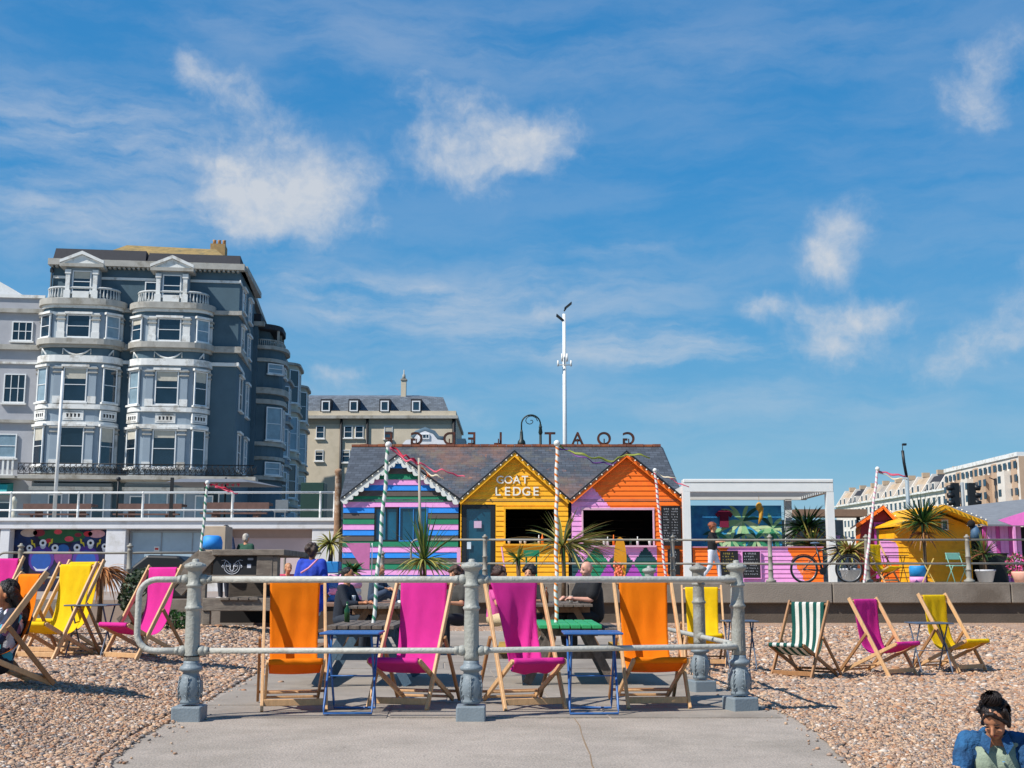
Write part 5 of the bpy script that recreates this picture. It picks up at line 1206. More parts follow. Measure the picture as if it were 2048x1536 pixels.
# string courses on the flat wall
for (y0_,y1_,off,mm) in ((618,626,.22,M_TRG),(690,702,.26,M_TRG),(722,729,.14,M_TR),(556,561,.08,M_TR)):
    MB(f).box(0,Wd,0,off,ZP(y1_,260)-.0,ZP(y0_,260)).build('string_course',mm,gh)
    MB(Fr(f.pt(Wd,0,0),(f.n.x*-1,f.n.y*-1))).box(-.3,7.4,0,off,ZP(y1_,260),ZP(y0_,260)).build('string_course',mm,gh)
MB(f).tube([(-.05,.12,.5),(-.05,.12,ztop-.5)],.07,8).build('drainpipe',mat('drainpipe','2c3a44',.6),gh); MB(f).box(-.15,.05,.02,.2,ztop-1.0,ztop-.75).build('drainpipe',M_DFR,gh)
def two_bays(cx,dz):
    ac=XP(cx); Zl=lambda py:ZP(py)+dz; half=2.42; dep=1.15
    zA=Zl(607); base=Zl(958)
    bands=[(Zl(848),Zl(856),.12,M_TR),(Zl(846),Zl(815),.0,M_TR) if False else (Zl(823),Zl(814),.16,M_TR),(Zl(731),Zl(718),.20,M_TR),(Zl(702),Zl(696),.16,M_TRG),(Zl(696),Zl(685),.32,M_TRG),(Zl(624),Zl(618),.14,M_TR),(Zl(618),Zl(606),.30,M_TRG),(Zl(962),Zl(950),.30,M_TRG)]
    bay=bowbay(gh,f,ac,half,dep,3,bands,M_BGL,M_TR,base-.2,zA)
    # darker frieze belts and panel belt
    MB(f).prism(foot(ac,half,dep,.015),Zl(718),Zl(702),'ab').build('frieze',M_BG,bay); MB(f).prism(foot(ac,half,dep,.012),Zl(631),Zl(624),'ab').build('frieze',M_BG,bay)
    # windows: centre plus two on the rounded corners
    lv=[(Zl(682),Zl(637),M_G1),(Zl(809),Zl(741),M_G1),(Zl(934),Zl(858),M_G1)]
    for i,(c0,c1,gm) in enumerate(lv):
        win2(bay,f,ac-.72,ac+.72,c0,c1,dep-.03,gm,1,2,head=True)
        for s in (-1,1):
            cxp=ac+s*(half-dep*1.0+dep*.62); cyp=dep*.72; an=s*R(42)
            o=f.pt(cxp,cyp,0); uu=f.u*math.cos(an)-f.n*math.sin(an)*1; fs=Fr(o,(uu.x,uu.y)); fs.o.z=f.o.z
            win2(bay,fs,-.47,.47,c0,c1,.05,[M_G2,M_G3,M_G1][(i+(s>0))%3],1,2,head=True)
        # pilasters with capitals
        for s in (-1,1):
            a=ac+s*1.06; MB(f).box(a-.22,a+.22,dep-.08,dep+.10,c0-.05,c1+.1).build('pilaster',[M_TR,M_BGL,M_BGL][i],bay)
            for (q0,q1,o_) in ((.0,.10,.07),(.28,.36,.05)): MB(f).box(a-.24-o_,a+.24+o_,dep-.1,dep+.12+o_,c1-q1,c1-q0).build('capital',M_TRG,bay)
            MB(f).box(a-.25,a+.25,dep-.1,dep+.14,c0-.1,c0+.35).build('plinth',M_TR,bay)
            a=ac+s*(half-.02); MB(f).box(a-.15,a+.15,.02,.26,c0-.05,c1+.1).build('pilaster',M_TR,bay)
            for (q0,q1,o_) in ((.0,.10,.07),(.30,.38,.05)): MB(f).box(a-.17-o_,a+.17+o_,.02,.28+o_,c1-q1,c1-q0).build('capital',M_TRG,bay)
    # swags
    for (a_,w_,bb) in ((ac,.85,dep+.03),):
        for s in (-1,0,1):
            cc=a_+s*1.75; ww=w_ if s==0 else .42; bo=bb if s==0 else dep*.78
            m=MB(f); m.tube([(cc-ww+2*ww*t/8,bo+.02,Zl(704)-.42*math.sin(PI*t/8)) for t in range(9)],[.03+.05*math.sin(PI*t/8) for t in range(9)],6); m.tube([(cc-ww,bo+.02,Zl(704)),(cc-ww,bo+.02,Zl(715))],.03,5); m.tube([(cc+ww,bo+.02,Zl(704)),(cc+ww,bo+.02,Zl(715))],.03,5); m.build('swag',M_TR,bay)
    # pierced panels
    for s in (-1,0,1):
        if s==0: ff=f; a_=ac; b_=dep; w_=.62
        else:
            an=s*R(42); uu=f.u*math.cos(an)-f.n*math.sin(an); ff=Fr(f.pt(ac+s*(half-dep+dep*.66),dep*.74,0),(uu.x,uu.y)); ff.o.z=f.o.z; a_=0; b_=.03; w_=.55
        c0=Zl(845); c1=Zl(826); pn_=MB(ff).box(a_-w_,a_+w_,b_-.1,b_+.06,c0,c1).build('panel',M_TR,bay)
        m=MB(ff)
        for k in range(4): x=a_-w_*.55+k*w_*.37; m.hexa([(x-.04,b_+.0601,(c0+c1)/2-.12),(x+.05,b_+.0601,(c0+c1)/2-.10),(x+.05,b_+.066,(c0+c1)/2-.10),(x-.04,b_+.066,(c0+c1)/2-.12),(x-.07,b_+.0601,(c0+c1)/2+.12),(x+.07,b_+.0601,(c0+c1)/2+.1),(x+.07,b_+.066,(c0+c1)/2+.1),(x-.07,b_+.066,(c0+c1)/2+.12)])
        m.box(a_-w_*.82,a_+w_*.82,b_+.0602,b_+.064,c0+.06,c0+.08); m.box(a_-w_*.82,a_+w_*.82,b_+.0602,b_+.064,c1-.08,c1-.06); m.build('ornament',M_DFR,pn_)
    # top storey dormer with pediment and balustrade
    MB(f).box(ac-1.0,ac+1.0,0,.95,zA,Zl(541)).build('dormer',M_BGL,bay)
    win2(bay,f,ac-.58,ac+.58,Zl(592),Zl(549),.93,M_G1,1,2)
    for s in (-1,1):
        a=ac+s*.84; MB(f).box(a-.13,a+.13,.9,1.12,zA,Zl(548)).build('pilaster',M_TR,bay); MB(f).box(a-.2,a+.2,.88,1.2,zA,zA+.6).build('plinth',M_TR,bay); MB(f).box(a-.18,a+.18,.88,1.16,Zl(556),Zl(548)).build('capital',M_TR,bay)
    zc=Zl(543); MB(f).box(ac-1.35,ac+1.35,-.1,1.3,zc,zc+.22).build('pediment_base',M_TRG,bay)
    m=MB(f)
    for s in (-1,1): m.hexa([(ac+s*1.35,1.1,zc+.23),(ac,1.1,zc+.82),(ac,1.32,zc+.82),(ac+s*1.35,1.32,zc+.23),(ac+s*1.35,1.1,zc+.42),(ac,1.1,zc+1.03),(ac,1.32,zc+1.03),(ac+s*1.35,1.32,zc+.42)])
    m.prism([(ac-1.2,zc+.222),(ac+1.2,zc+.222),(ac,zc+.8)],1.1-1.4,1.18); m.build('pediment',M_TR,bay)
    MB(f).box(ac-.5,ac+.5,.97,1.16,zA+.12,zA+.55).build('panel',M_TR,bay)
    ft=[q for q in foot(ac,half-.22,dep-.1,.0)[1:-1]]
    m=MB(f); m.tube([(a_,b_-.05,zA+.80) for a_,b_ in ft],.08,6); m.tube([(a_,b_-.05,zA+.08) for a_,b_ in ft],.08,6)
    dd=[0]
    for i in range(1,len(ft)): dd.append(dd[-1]+math.hypot(ft[i][0]-ft[i-1][0],ft[i][1]-ft[i-1][1]))
    nB=26
    for k in range(nB):
        tt=dd[-1]*(k+.5)/nB; i=max(j for j in range(len(dd)) if dd[j]<=tt); i=min(i,len(ft)-2); u_=(tt-dd[i])/(dd[i+1]-dd[i]); a_=ft[i][0]+(ft[i+1][0]-ft[i][0])*u_; b_=ft[i][1]+(ft[i+1][1]-ft[i][1])*u_
        if abs(a_-ac)>1.0: m.lathe([(.03,.08),(.075,.25),(.05,.45),(.03,.62),(.05,.76)],(a_,b_-.05,zA),6)
    m.build('balustrade',mat('grey_white_trim','b9bcbb',.8,.1,4),bay)
    return ac
acL=two_bays(163,0);  acR=two_bays(343,ZP(690,343)-ZP(683,165))
win2(gh,f,XP(284),XP(313),ZP(598),ZP(560),0,M_G1,1,2)
# first floor balcony ironwork
M_IW=mat('black_ironwork','0f1114',.6)
m=MB(f); zi=ZP(955); m.box(-.8,Wd+1.6,.1,2.1,zi-.25,zi-.02); m.build('balcony_slab',M_TRG,gh)
m=MB(f); m.tube([(-.8,2.05,zi+.68),(Wd+1.5,2.05,zi+.68)],.035,6); m.tube([(-.8,2.05,zi+.05),(Wd+1.5,2.05,zi+.05)],.03,6)
k=0; a=-.8
while a<Wd+1.5:
    m.tube([(a,2.05,zi),(a,2.05,zi+.7)],.022,4)
    m.tube([(a+.17+.13*math.cos(t*PI/4),2.05,zi+.34+.17*math.sin(t*PI/4)) for t in range(8)],.02,4,closed=True); m.tube([(a+.05,2.05,zi+.05),(a+.17,2.05,zi+.34),(a+.3,2.05,zi+.62)],.018,4); a+=.34
m.build('balcony_railing',M_IW,gh)
# ground floor: shop windows and doors
for px0,px1,y0_,y1_ in ((100,128,1038,990),(140,172,1038,985),(186,212,1038,985),(262,292,1038,992),(300,338,1038,985),(352,372,1038,985),(392,428,1038,990),(438,470,1038,985)):
    win2(gh,f,XP(px0,1010),XP(px1,1010),.15,ZP(y1_),0.5,random.choice([M_G1,M_G2,M_G3]),1,1,sill=False)
for cx in (acL,acR): MB(f).box(cx-2.4,cx+2.4,.01,.48,0,ZP(958)-.3).build('shopfront',M_BGL,gh); MB(f).box(cx-2.5,cx+2.5,.4,.75,ZP(982),ZP(975)).build('shop_cornice',M_TR,gh)
# side wall frame, running back along the street
fs=Fr(f.pt(Wd,0,0),(-.085,1)); fs.o.z=UPG
MB(fs).box(.02,7.4,-3,-.0,0,ztop).build('side_wall',M_BG,gh)
MB(fs).box(-.2,34,-.3,.5,ztop-.55,ztop-.15).build('side_cornice',M_TRG,gh) if False else MB(fs).box(.1,7.6,-.2,.45,ztop-.55,ztop-.16).build('side_cornice',M_TRG,gh)
for (y1_,y0_) in ((605,560),(683,637),(809,741),(934,858)):
    for a in (1.3,4.4): win2(gh,fs,a,a+1.25,ZP(y1_),ZP(y0_),0,M_G3 if a>3 else M_G1,1,2,head=True)
# rear wing with rounded bays towards the street
zw=ztop-2.6
MB(fs).box(7.4,15.5,-6,.3,0,zw).build('wing_wall',M_BG,gh); MB(fs).box(7.3,15.6,-6,.75,zw,zw+.3).build('wing_cornice',M_TRG,gh); MB(fs).box(7.5,15.4,-6,.5,zw+.3,zw+.9).build('wing_parapet',M_ROOFD,gh)
yw=fs.pt(8,0,0).y
zy=lambda y:P(530,y,yw).z-UPZ
fw_=Fr(fs.pt(0,.3,0),(fs.u.x,fs.u.y)); fw_.o.z=UPG; ac=10.2
bd=[(zy(697),zy(690),.3,M_TRG),(zy(786),zy(774),.3,M_TRG),(zy(806),zy(797),.2,M_TRG),(zy(890),zy(882),.18,M_TRG),(zy(918),zy(911),.15,M_TRG),(zy(958),zy(950),.3,M_TRG),(zy(722),zy(715),.2,M_TRG)]
by=bowbay(gh,fw_,ac,2.3,1.7,3,bd,M_BG,M_TR,0,zy(697))  # dark stucco and grey trim put the street side's shade into the colour
MB(fw_).prism(foot(ac,2.4,1.5,.1),zy(657),zy(647),'ab').build('canopy_roof',M_ROOFD,by)
MB(fw_).prism(foot(ac,1.6,.7,0),zy(697),zy(657),'ab').build('top_bay',M_BG,by)
for a_ in (8.6,10.2,11.8): MB(fw_).box(a_-.08,a_+.08,1.25,1.41,zy(690),zy(657)).build('canopy_post',M_TRG,by)
ft=foot(ac,2.2,1.6,.0)[1:-1]
for (z0_,z1_) in ((zy(690),zy(677)),(zy(774),zy(748))):
    m=MB(fw_); m.tube([(a_,b_,z1_) for a_,b_ in ft],.06,6)
    for k in range(len(ft)-1):
        for u_ in (0,.33,.66): a_=ft[k][0]+(ft[k+1][0]-ft[k][0])*u_; b_=ft[k][1]+(ft[k+1][1]-ft[k][1])*u_; m.tube([(a_,b_,z0_),(a_,b_,z1_)],.04,5)
    m.build('balustrade',M_TRG,by)
for (c0,c1) in ((zy(745),zy(725)),(zy(878),zy(812)),(zy(948),zy(922))):
    an=R(-55); uu=fw_.u*math.cos(an)-fw_.n*math.sin(an); fq=Fr(fw_.pt(ac-2.3+.45,1.15,0),(uu.x,uu.y)); fq.o.z=UPG
    win2(by,fq,-.62,.62,c0,c1,.12,M_G3,1,2)
    win2(by,fw_,ac-.6,ac+.6,c0,c1,1.68,M_G2,1,2)
# neighbouring terrace further along the street
def terrace_house(label,a0,a1,h,wall,roofm,cat='house'):
    t=thing('terraced_house',label,cat,fs.pt((a0+a1)/2,0,0),None,'houses along the side street')
    MB(fs).box(a0,a1,-6,.3,0,h).build('wall',wall,t); MB(fs).box(a0,a1,-6,.6,h,h+.3).build('cornice',M_TRG,t)
    MB(fs).hexa([(a0,.3,h+.3),(a1,.3,h+.3),(a1,-5.5,h+.3),(a0,-5.5,h+.3),(a0+.2,-1.0,h+2.0),(a1-.2,-1,h+2.0),(a1-.2,-5,h+2),(a0+.2,-5,h+2)]).build('roof',roofm,t)
    fw_=Fr(fs.pt(0,.3,0),(fs.u.x,fs.u.y)); fw_.o.z=UPG; ac=(a0+a1)/2; hb=(a1-a0)*.33; n=4
    bd=[(h*k/n-.2,h*k/n,.22,M_TRG) for k in range(1,n+1)]
    by=bowbay(t,fw_,ac,hb,1.2,n,bd,wall,M_TR,0,h*.99)
    for k in range(n):
        c0=h*k/n+.6; c1=h*(k+1)/n-.6
        win2(by,fw_,ac-.6,ac+.6,c0,c1,1.17,M_G2,1,2)
        an=R(-45); uu=fw_.u*math.cos(an)-fw_.n*math.sin(an); fq=Fr(fw_.pt(ac-hb+.45,.85,0),(uu.x,uu.y)); fq.o.z=UPG
        win2(by,fq,-.5,.5,c0,c1,.08,M_G1 if k%2 else M_G3,1,2)
    m=MB(fs).box(a0,a0+.6,-3,-1,h+.3,h+2.6); c=m.build('chimney',M_TRG,t)
    for j in range(3): MB(fs).lathe([(.12,0),(.1,.4)],(a0+.3,-2.8+j*.7,h+2.6),8).build('chimney_pot',mat('pot_clay','b98a5c',.9,.15),c)
    return t
terrace_house('pale blue grey terraced house beyond the rear wing',15.7,23.0,13.6,wallm('stucco_paleblue','72828f'),mat('green_roof','2f5a34',.8,.2,3))
terrace_house('cream terraced house with dark roof, third along the side street',23.2,31.5,16.2,wallm('stucco_cream','b8b2a0'),M_ROOFD)
terrace_house('cream end house of the side street beside the flat fronted block',31.7,39.5,15.6,wallm('stucco_cream2','a8a598'),M_ROOFD)
# grey stucco house at the left edge
FL=Fr(P(-60,900,74.6),(math.cos(R(7)),math.sin(R(7)))); FL.o.z=UPG; lw_=FL.pix(80,800)[0]-.05
lh=thing('townhouse','pale grey town house with white sash windows at the left edge','building',FL.o.copy()); ZL=lambda py:FL.pix(30,py)[1]; XL_=lambda px:FL.pix(px,800)[0]
M_LI=wallm('lilac_stucco','a8a9ae',c2='9b9ca2',c2amt=.3)
MB(FL).box(-3,lw_,-12,0,0,ZL(594)).build('wall',M_LI,lh)
for (y0_,y1_,o_) in ((618,626,.2),(690,700,.25),(724,728,.12),(840,846,.2),(590,596,.12)): MB(FL).box(-3,lw_,0,o_,ZL(y1_),ZL(y0_)).build('string_course',M_TRG if o_>.15 else M_TR,lh)
win2(lh,FL,XL_(15),XL_(57),ZL(682),ZL(643),0,M_G1,3,2); win2(lh,FL,XL_(6),XL_(50),ZL(806),ZL(748),.02,M_G1,3,2,sill=True); win2(lh,FL,XL_(-10),XL_(40),ZL(916),ZL(868),.05,M_G3,1,2)
MB(FL).hexa([(XL_(-60),-1.2,ZL(594)),(XL_(44),-1.2,ZL(594)),(XL_(44),-2,ZL(594)),(XL_(-60),-2,ZL(594)),(XL_(-60),-1.2,ZL(540)),(XL_(-2),-1.2,ZL(569)),(XL_(-2),-2,ZL(569)),(XL_(-60),-2,ZL(540))]).build('pediment',M_TR,lh)
m=MB(FL).box(-3,XL_(54),.0,1.6,ZL(960),ZL(955)); m.build('balcony_slab',M_TRG,lh)
m=MB(FL); m.box(-3,XL_(50),1.5,1.6,ZL(955),ZL(953)); m.box(-3,XL_(50),1.48,1.62,ZL(924),ZL(920)); 
for k in range(26): a=-2.9+k*.28; m.box(a,a+.12,1.52,1.58,ZL(953),ZL(924)) if a<XL_(48) else None
m.build('balustrade',M_TR,lh)
MB(FL).hexa([(-3,1.4,ZL(990)),(XL_(38),1.4,ZL(990)),(XL_(38),0,ZL(990)),(-3,0,ZL(990)),(-3,1.2,ZL(972)),(XL_(38),1.2,ZL(972)),(XL_(38),0,ZL(966)),(-3,0,ZL(966))]).build('awning',pm('teal_awning','1f9a9c'),lh)
win2(lh,FL,XL_(-10),XL_(36),.2,ZL(1004),.05,M_G2,1,1,sill=False)
# cream hotel behind
FC=Fr(P(632,900,120),(1,0)); FC.o.z=UPG; ch_=thing('hotel_block','flat cream stone block with grey mansard roof and dormers','building',FC.o.copy())
XC=lambda px:FC.pix(px,850)[0]; ZC=lambda py:FC.pix(800,py)[1]; M_CR=wallm('cream_stone','cabda6',c2='b5a991',c2amt=.4)
MB(FC).box(-3,XC(912),-14,0,0,ZC(832)).build('wall',M_CR,ch_)
MB(FC).box(-3,XC(916),-14,.5,ZC(838),ZC(832)).build('cornice',M_TRG,ch_); MB(FC).box(-3,XC(912),-14,.1,ZC(832),ZC(822)).build('parapet',M_CR,ch_); MB(FC).box(-3,XC(912),0,.08,ZC(848),ZC(838)).build('frieze',wallm('frieze_stone','a59a86'),ch_)
MB(FC).hexa([(-3,-.4,ZC(824)),(XC(898),-.4,ZC(824)),(XC(898),-14,ZC(824)),(-3,-14,ZC(824)),(-3,-1.6,ZC(790)),(XC(884),-1.6,ZC(790)),(XC(884),-13,ZC(790)),(-3,-13,ZC(790))]).build('mansard',slate_mat('mansard_slate','5d6670',False,2.2),ch_)
MB(FC).hexa([(-3,-1.6,ZC(790)),(XC(884),-1.6,ZC(790)),(XC(884),-13,ZC(790)),(-3,-13,ZC(790)),(-3,-4.6,ZC(777)),(XC(830),-4.6,ZC(777)),(XC(830),-10,ZC(777)),(-3,-10,ZC(777))]).build('upper_roof',slate_mat('upper_slate','6a7078',False,2.2),ch_)
for px in (651,707,769,832):
    a=XC(px); d_=MB(FC).box(a-.55,a+.55,-3,.1,ZC(824),ZC(798)).build('dormer',M_ROOFD,ch_); win(d_,FC,(a-.42,a+.42,ZC(823),ZC(802)),.11,M_SASH,M_G2,1,1,.12,.08)
for px,y0_,y1_ in ((641,877,852),(697,876,852),(719,876,852),(777,878,852),(640,922,900),(693,925,900)): win2(ch_,FC,XC(px)-.42,XC(px)+.42,ZC(y0_),ZC(y1_),0,M_G2,1,2)
for px in (683,735): MB(FC).tube([(XC(px),.12,0),(XC(px),.12,ZC(838))],.14,6).build('drainpipe',M_DFR,ch_)
MB(FC).tube([(XC(908),.12,0),(XC(908),.12,ZC(838))],.2,6).build('drainpipe',M_DFR,ch_)
c=MB(FC).box(XC(796),XC(806),-3.4,-2.6,ZC(786),ZC(752)).build('chimney',M_CR,ch_); MB(FC).box(XC(795),XC(807.5),-3.5,-2.5,ZC(752),ZC(749)).build('cap',M_TRG,c); MB(FC).lathe([(.2,0),(.14,.5),(.06,.55),(.05,1.0)],(XC(801),-3,ZC(749)),8).build('chimney_pot',M_TRG,c)
c=MB(FC).box(XC(834),XC(862),-9,-8,ZC(790),ZC(780)).build('chimney',M_CR,ch_)
for k in range(6): MB(FC).lathe([(.15,0),(.12,.4)],(XC(836)+k*.24,-8.5,ZC(780)),8).build('chimney_pot',mat('pot_clay2','b9a88c',.9),c)
MB(FC).box(XC(770),XC(850),.05,.5,ZC(893)-3,ZC(893)) if 0 else None
# white curved gable in front of the hotel
FW=Fr(P(850,880,70),(1,0)); m=MB(FW); pl=[]
for px,py in ((800,893),(812,880),(826,878),(834,868),(850,862),(866,868),(875,879),(890,881),(904,893)): pl.append((FW.pix(px,py)[0],FW.pix(px,py)[1]))
wg=thing('curved_gable','white house gable with blue arched window behind the cafe roof','house',(P(850,900,70).x,70,2.3))
MB(FW).prism([(pl[0][0],-7),(pl[-1][0],-7)]+pl[::-1],-3,0).build('wall',M_AW,wg)
pl2=[(q0*.985+.0,q1) for q0,q1 in pl[3:6]]
m=MB(FW); m.tube([(q[0],-.2,q[1]+.05) for q in pl[2:8]],.22,6); m.build('arched_roof',wallm('roof_bluegrey','4f6675'),wg)
win(wg,FW,(FW.pix(839,870)[0],FW.pix(859,870)[0],FW.pix(850,878)[1],FW.pix(850,868)[1]),.0,M_SASH,M_G2,3,1,.05,.08)
b=MB(); q=P(920,880,80); b.box(P(913,880,80).x,P(931,880,80).x,80,82,2.3,P(920,877,80).z); tag(b.build('roof_hut',mat('blue_dark_roof','2b4a5e',.7)),'small blue dark rooftop structure right of the cream block','rooftop')
# ---------------------------------------------------------------- masts and lamps
mt=thing('lighting_mast','very tall white mast with two dark lamps and phone antennas','lighting mast',P(1131,1040,60)); mt.location.z=2.3
x=mt.location.x; zt3=P(1128,628,60).z; MB().tube([(x,60,2.3),(x,60,zt3)],[.13,.085],14).build('pole',M_WR,mt)
for (s,dz,w_) in ((1,.35,.34),(-1,-.28,.30)):
    fr=Fr((x,60,zt3+dz)); b=MB(fr); b.hexa([(s*.02,.1,-.12),(s*.40,.12,.20),(s*.40,-.25,.20),(s*.02,-.22,-.12),(s*.02,.1,-.02),(s*.38,.12,.28),(s*.38,-.25,.28),(s*.02,-.22,-.02)]); b.tube([(0,0,-.2),(s*.1,0,-.06)],.04,6); b.build('lamp_head',M_BLK,mt)
for (dx,dz0,dz1,r_) in ((-.33,-2.75,-2.45,.045),(.33,-2.75,-2.45,.045),(-.12,-2.5,-2.1,.05),(.13,-2.5,-2.1,.05)): MB().tube([(x+dx,59.8,zt3+dz0),(x+dx,59.8,zt3+dz1)],r_,8).build('antenna',M_WR,mt)
MB().tube([(x-.35,59.8,zt3-2.68),(x+.35,59.8,zt3-2.68)],.025,6).build('bracket',M_TRG,mt)
# Victorian lamp with crook
vl=thing('street_lamp','black Victorian street lamp with scrolled arch top','street lamp',P(1082,1040,50)); vl.location.z=2.3; M_VG=mat('dark_green_iron','12241f',.5)
pr=P(1081,870,50); pl_=P(1043,870,50); top=P(1062,830,50).z; rr_=(pr.x-pl_.x)/2; cx_=(pr.x+pl_.x)/2
MB().tube([(pr.x,50,2.3),(pr.x,50,top-rr_)],[.09,.05],8).build('pole',M_VG,vl)
MB().tube([(cx_+rr_*math.cos(t*PI/14),50,top-rr_+rr_*math.sin(t*PI/14)) for t in range(15)]+[(pl_.x,50,top-rr_-.3)],.035,6).build('arch',M_VG,vl)
MB().tube([(cx_-.02+(.30-.02*t)*math.cos(t*.62),50,top-rr_+.14+(.26-.018*t)*math.sin(t*.62)) for t in range(14)],.018,5).build('scroll',M_VG,vl)
MB().lathe([(.03,.62),(.06,.5),(.08,.2),(.15,.12),(.17,.02),(.17,-.02),(.05,-.03)],(pl_.x,50,P(1043,888,50).z),12).build('lantern',M_VG,vl)
MB().lathe([(.05,0),(.09,.1),(.06,.3),(.08,.34),(.04,.4)],(pr.x,50,top-rr_-.45),8).build('collar',M_VG,vl)
dl=thing('street_lamp','slim lamp post with a dark curved top and small flag head','street lamp',P(1818,1040,60)); dl.location.z=2.3
x=dl.location.x; MB().tube([(x,60,2.3),(x,60,P(1818,955,60).z)],.10,8).build('pole',mat('post_bluegrey','8a979e',.6),dl); MB().tube([(x,60,P(1818,955,60).z),(x-.1,60,P(1812,925,60).z),(x-.14,60,P(1811,901,60).z)],.075,8).build('arm',M_BLK,dl); MB().tube([(x-.14,60,P(1811,901,60).z),(x-.12,60,P(1811,888,60).z)],.02,5).build('stem',M_BLK,dl); MB().box(x-.13,x+.05,59.9,60.1,P(1811,891,60).z,P(1811,887,60).z).build('lamp_head',M_BLK,dl)
tl=thing('traffic_lights','pair of black hooded traffic signals on a grey pole','traffic light',P(1928,1040,53)); tl.location.z=2.3; x=tl.location.x
MB().tube([(x,53,2.3),(x,53,P(1928,965,53).z)],.09,8).build('pole',mat('galvanised','8d9396',.5),tl)
for s,px in ((-1,1911),(1,1944)):
    c_=P(px,990,53); hd=MB().box(c_.x-.15,c_.x+.15,52.9,53.15,c_.z-.53,c_.z+.53).build('signal_head',M_BLK,tl)
    for k in (-1,0,1):
        m=MB(); zz=c_.z+k*.33; m.tube([(c_.x+s*.10,52.98,zz),(c_.x+s*.36,52.98,zz-.03)],[.13,.11],8); m.build('hood',M_BLK,hd)
# ---------------------------------------------------------------- far buildings on the right
def row(label,px0,py0,px1,py1,Y0,Y1,zb,wall,trim,n,dorm=True):
    A=P(px0,py0,Y0); B=P(px1,py1,Y1); u=(B.x-A.x,B.y-A.y); L_=math.hypot(*u)
    fr=Fr((A.x,A.y,zb),u); hA=A.z-zb; hB=B.z-zb; t=thing('terrace',label,'building',(A.x,A.y,zb))
    return fr,L_,hA,hB,t
M_WT=wallm('white_terrace','d9d2c8'); M_TRF=mat('terrace_roof','a09484',.9,.2,.5,c2='7b8087',c2amt=.5)  # roof tone lightened, distance haze is put into its colour
A=P(1672,1012,392); B=P(1905,974,300); zb_=8.0; NH=9
for k in range(NH):
    t0,t1=k/NH,(k+1)/NH; a=A.lerp(B,t0); b_=A.lerp(B,t1); u=(b_.x-a.x,b_.y-a.y); L_=math.hypot(*u); fr=Fr((a.x,a.y,zb_),u); h_=(a.z+b_.z)/2-zb_
    nm=['farthest','second farthest','third farthest','fourth','fifth','sixth','seventh','eighth','nearest'][k]
    t=thing('terraced_house','%s house of the receding white seafront terrace'%nm,'house',(a.x,a.y,zb_),None,'white terraced houses far along the seafront')
    MB(fr).box(0,L_,-10,0,0,h_).build('wall',M_WT,t); MB(fr).box(0,L_,-.5,.7,h_-.5,h_).build('cornice',M_TR,t)
    rm=[M_TRF,M_ROOFD,M_TRF][k%3] if k%2 else mat('terrace_roof_b','ad987f',.9,.2,.5)
    MB(fr).hexa([(0.5,-.5,h_),(L_,-.5,h_),(L_,-9,h_),(.5,-9,h_),(.5,-3.6,h_+4.2),(L_,-3.6,h_+4.2),(L_,-9,h_+4.2),(.5,-9,h_+4.2)]).build('mansard',rm,t)
    MB(fr).hexa([(0,.1,h_),(.5,.1,h_),(.5,-9,h_),(0,-9,h_),(0,-3.2,h_+4.9),(.5,-3.2,h_+4.9),(.5,-9,h_+4.9),(0,-9,h_+4.9)]).build('party_wall',M_WT,t)
    c=MB(fr).box(0,.9,-6.5,-4.5,h_+4.8,h_+6.0).build('chimney',mat('far_chimney','b8a288',.9),t)
    for j in range(2):
        d_=MB(fr).box(L_*(.3+.38*j)-.9,L_*(.3+.38*j)+.9,-2.8,-.6,h_+.1,h_+2.2).build('dormer',M_WT,t); MB(fr).box(L_*(.3+.38*j)-.5,L_*(.3+.38*j)+.5,-.59,-.5,h_+.4,h_+1.8).build('window',M_G1,d_)
    for r_ in range(3):
        for j in range(3): 
            a_=L_*(j+.5)/3; z=h_-2.9-3.3*r_
            w_=MB(fr).box(a_-.7,a_+.7,-.03,.06,z-.9,z+.9).build('window',M_G2,t); MB(fr).box(a_-.9,a_+.9,.0,.2,z+.95,z+1.2).build('lintel',M_TR,w_)
FM=Fr(P(1890,950,300),((P(2036,906,258)-P(1890,950,300)).x,(P(2036,906,258)-P(1890,950,300)).y)); FM.o.z=8; mb_=thing('apartment_block','modern cream and tan apartment block at the far right','building',FM.o.copy()); LM=math.hypot((P(2036,906,258)-P(1890,950,300)).x,(P(2036,906,258)-P(1890,950,300)).y)
HM=P(2036,912,258).z-8; M_MC=wallm('modern_cream','dbd2c6'); M_MT=wallm('modern_tan','bda085')  # cream and tan made paler: distance haze painted into the walls
MB(FM).box(0,LM,-14,0,0,HM).build('wall',M_MC,mb_); MB(FM).box(0,LM,-14,.3,HM,HM+.9).build('parapet',M_TR,mb_)
fe=Fr(FM.pt(LM,0,0),(-FM.n.x,-FM.n.y)); fe.o.z=8
MB(fe).box(0.01,13,-.5,.1,0,HM).build('end_wall',M_MT,mb_)
for k in range(4):
    a=LM*(.08+k*.245); MB(FM).box(a,a+LM*.09,.01,1.6,0,HM-2.9).build('bay',M_MC if k%2 else M_MT,mb_)
    MB(FM).box(a+LM*.1,a+LM*.16,.01,.25,0,HM-.6).build('tan_panel',M_MT,mb_)
for r_ in range(7):
    for k in range(16):
        a=LM*(k+.5)/16; z=HM-1.7-2.9*r_
        inb=any(LM*(.08+j*.245)<=a<=LM*(.17+j*.245) for j in range(4))
        if r_==0 and inb: inb=False
        w_=.7; MB(FM).box(a-w_,a+w_,(1.58 if inb else .24),(1.68 if inb else .34),z-.75,z+.75).build('window',M_G2 if (k+r_)%3 else M_G1,mb_)
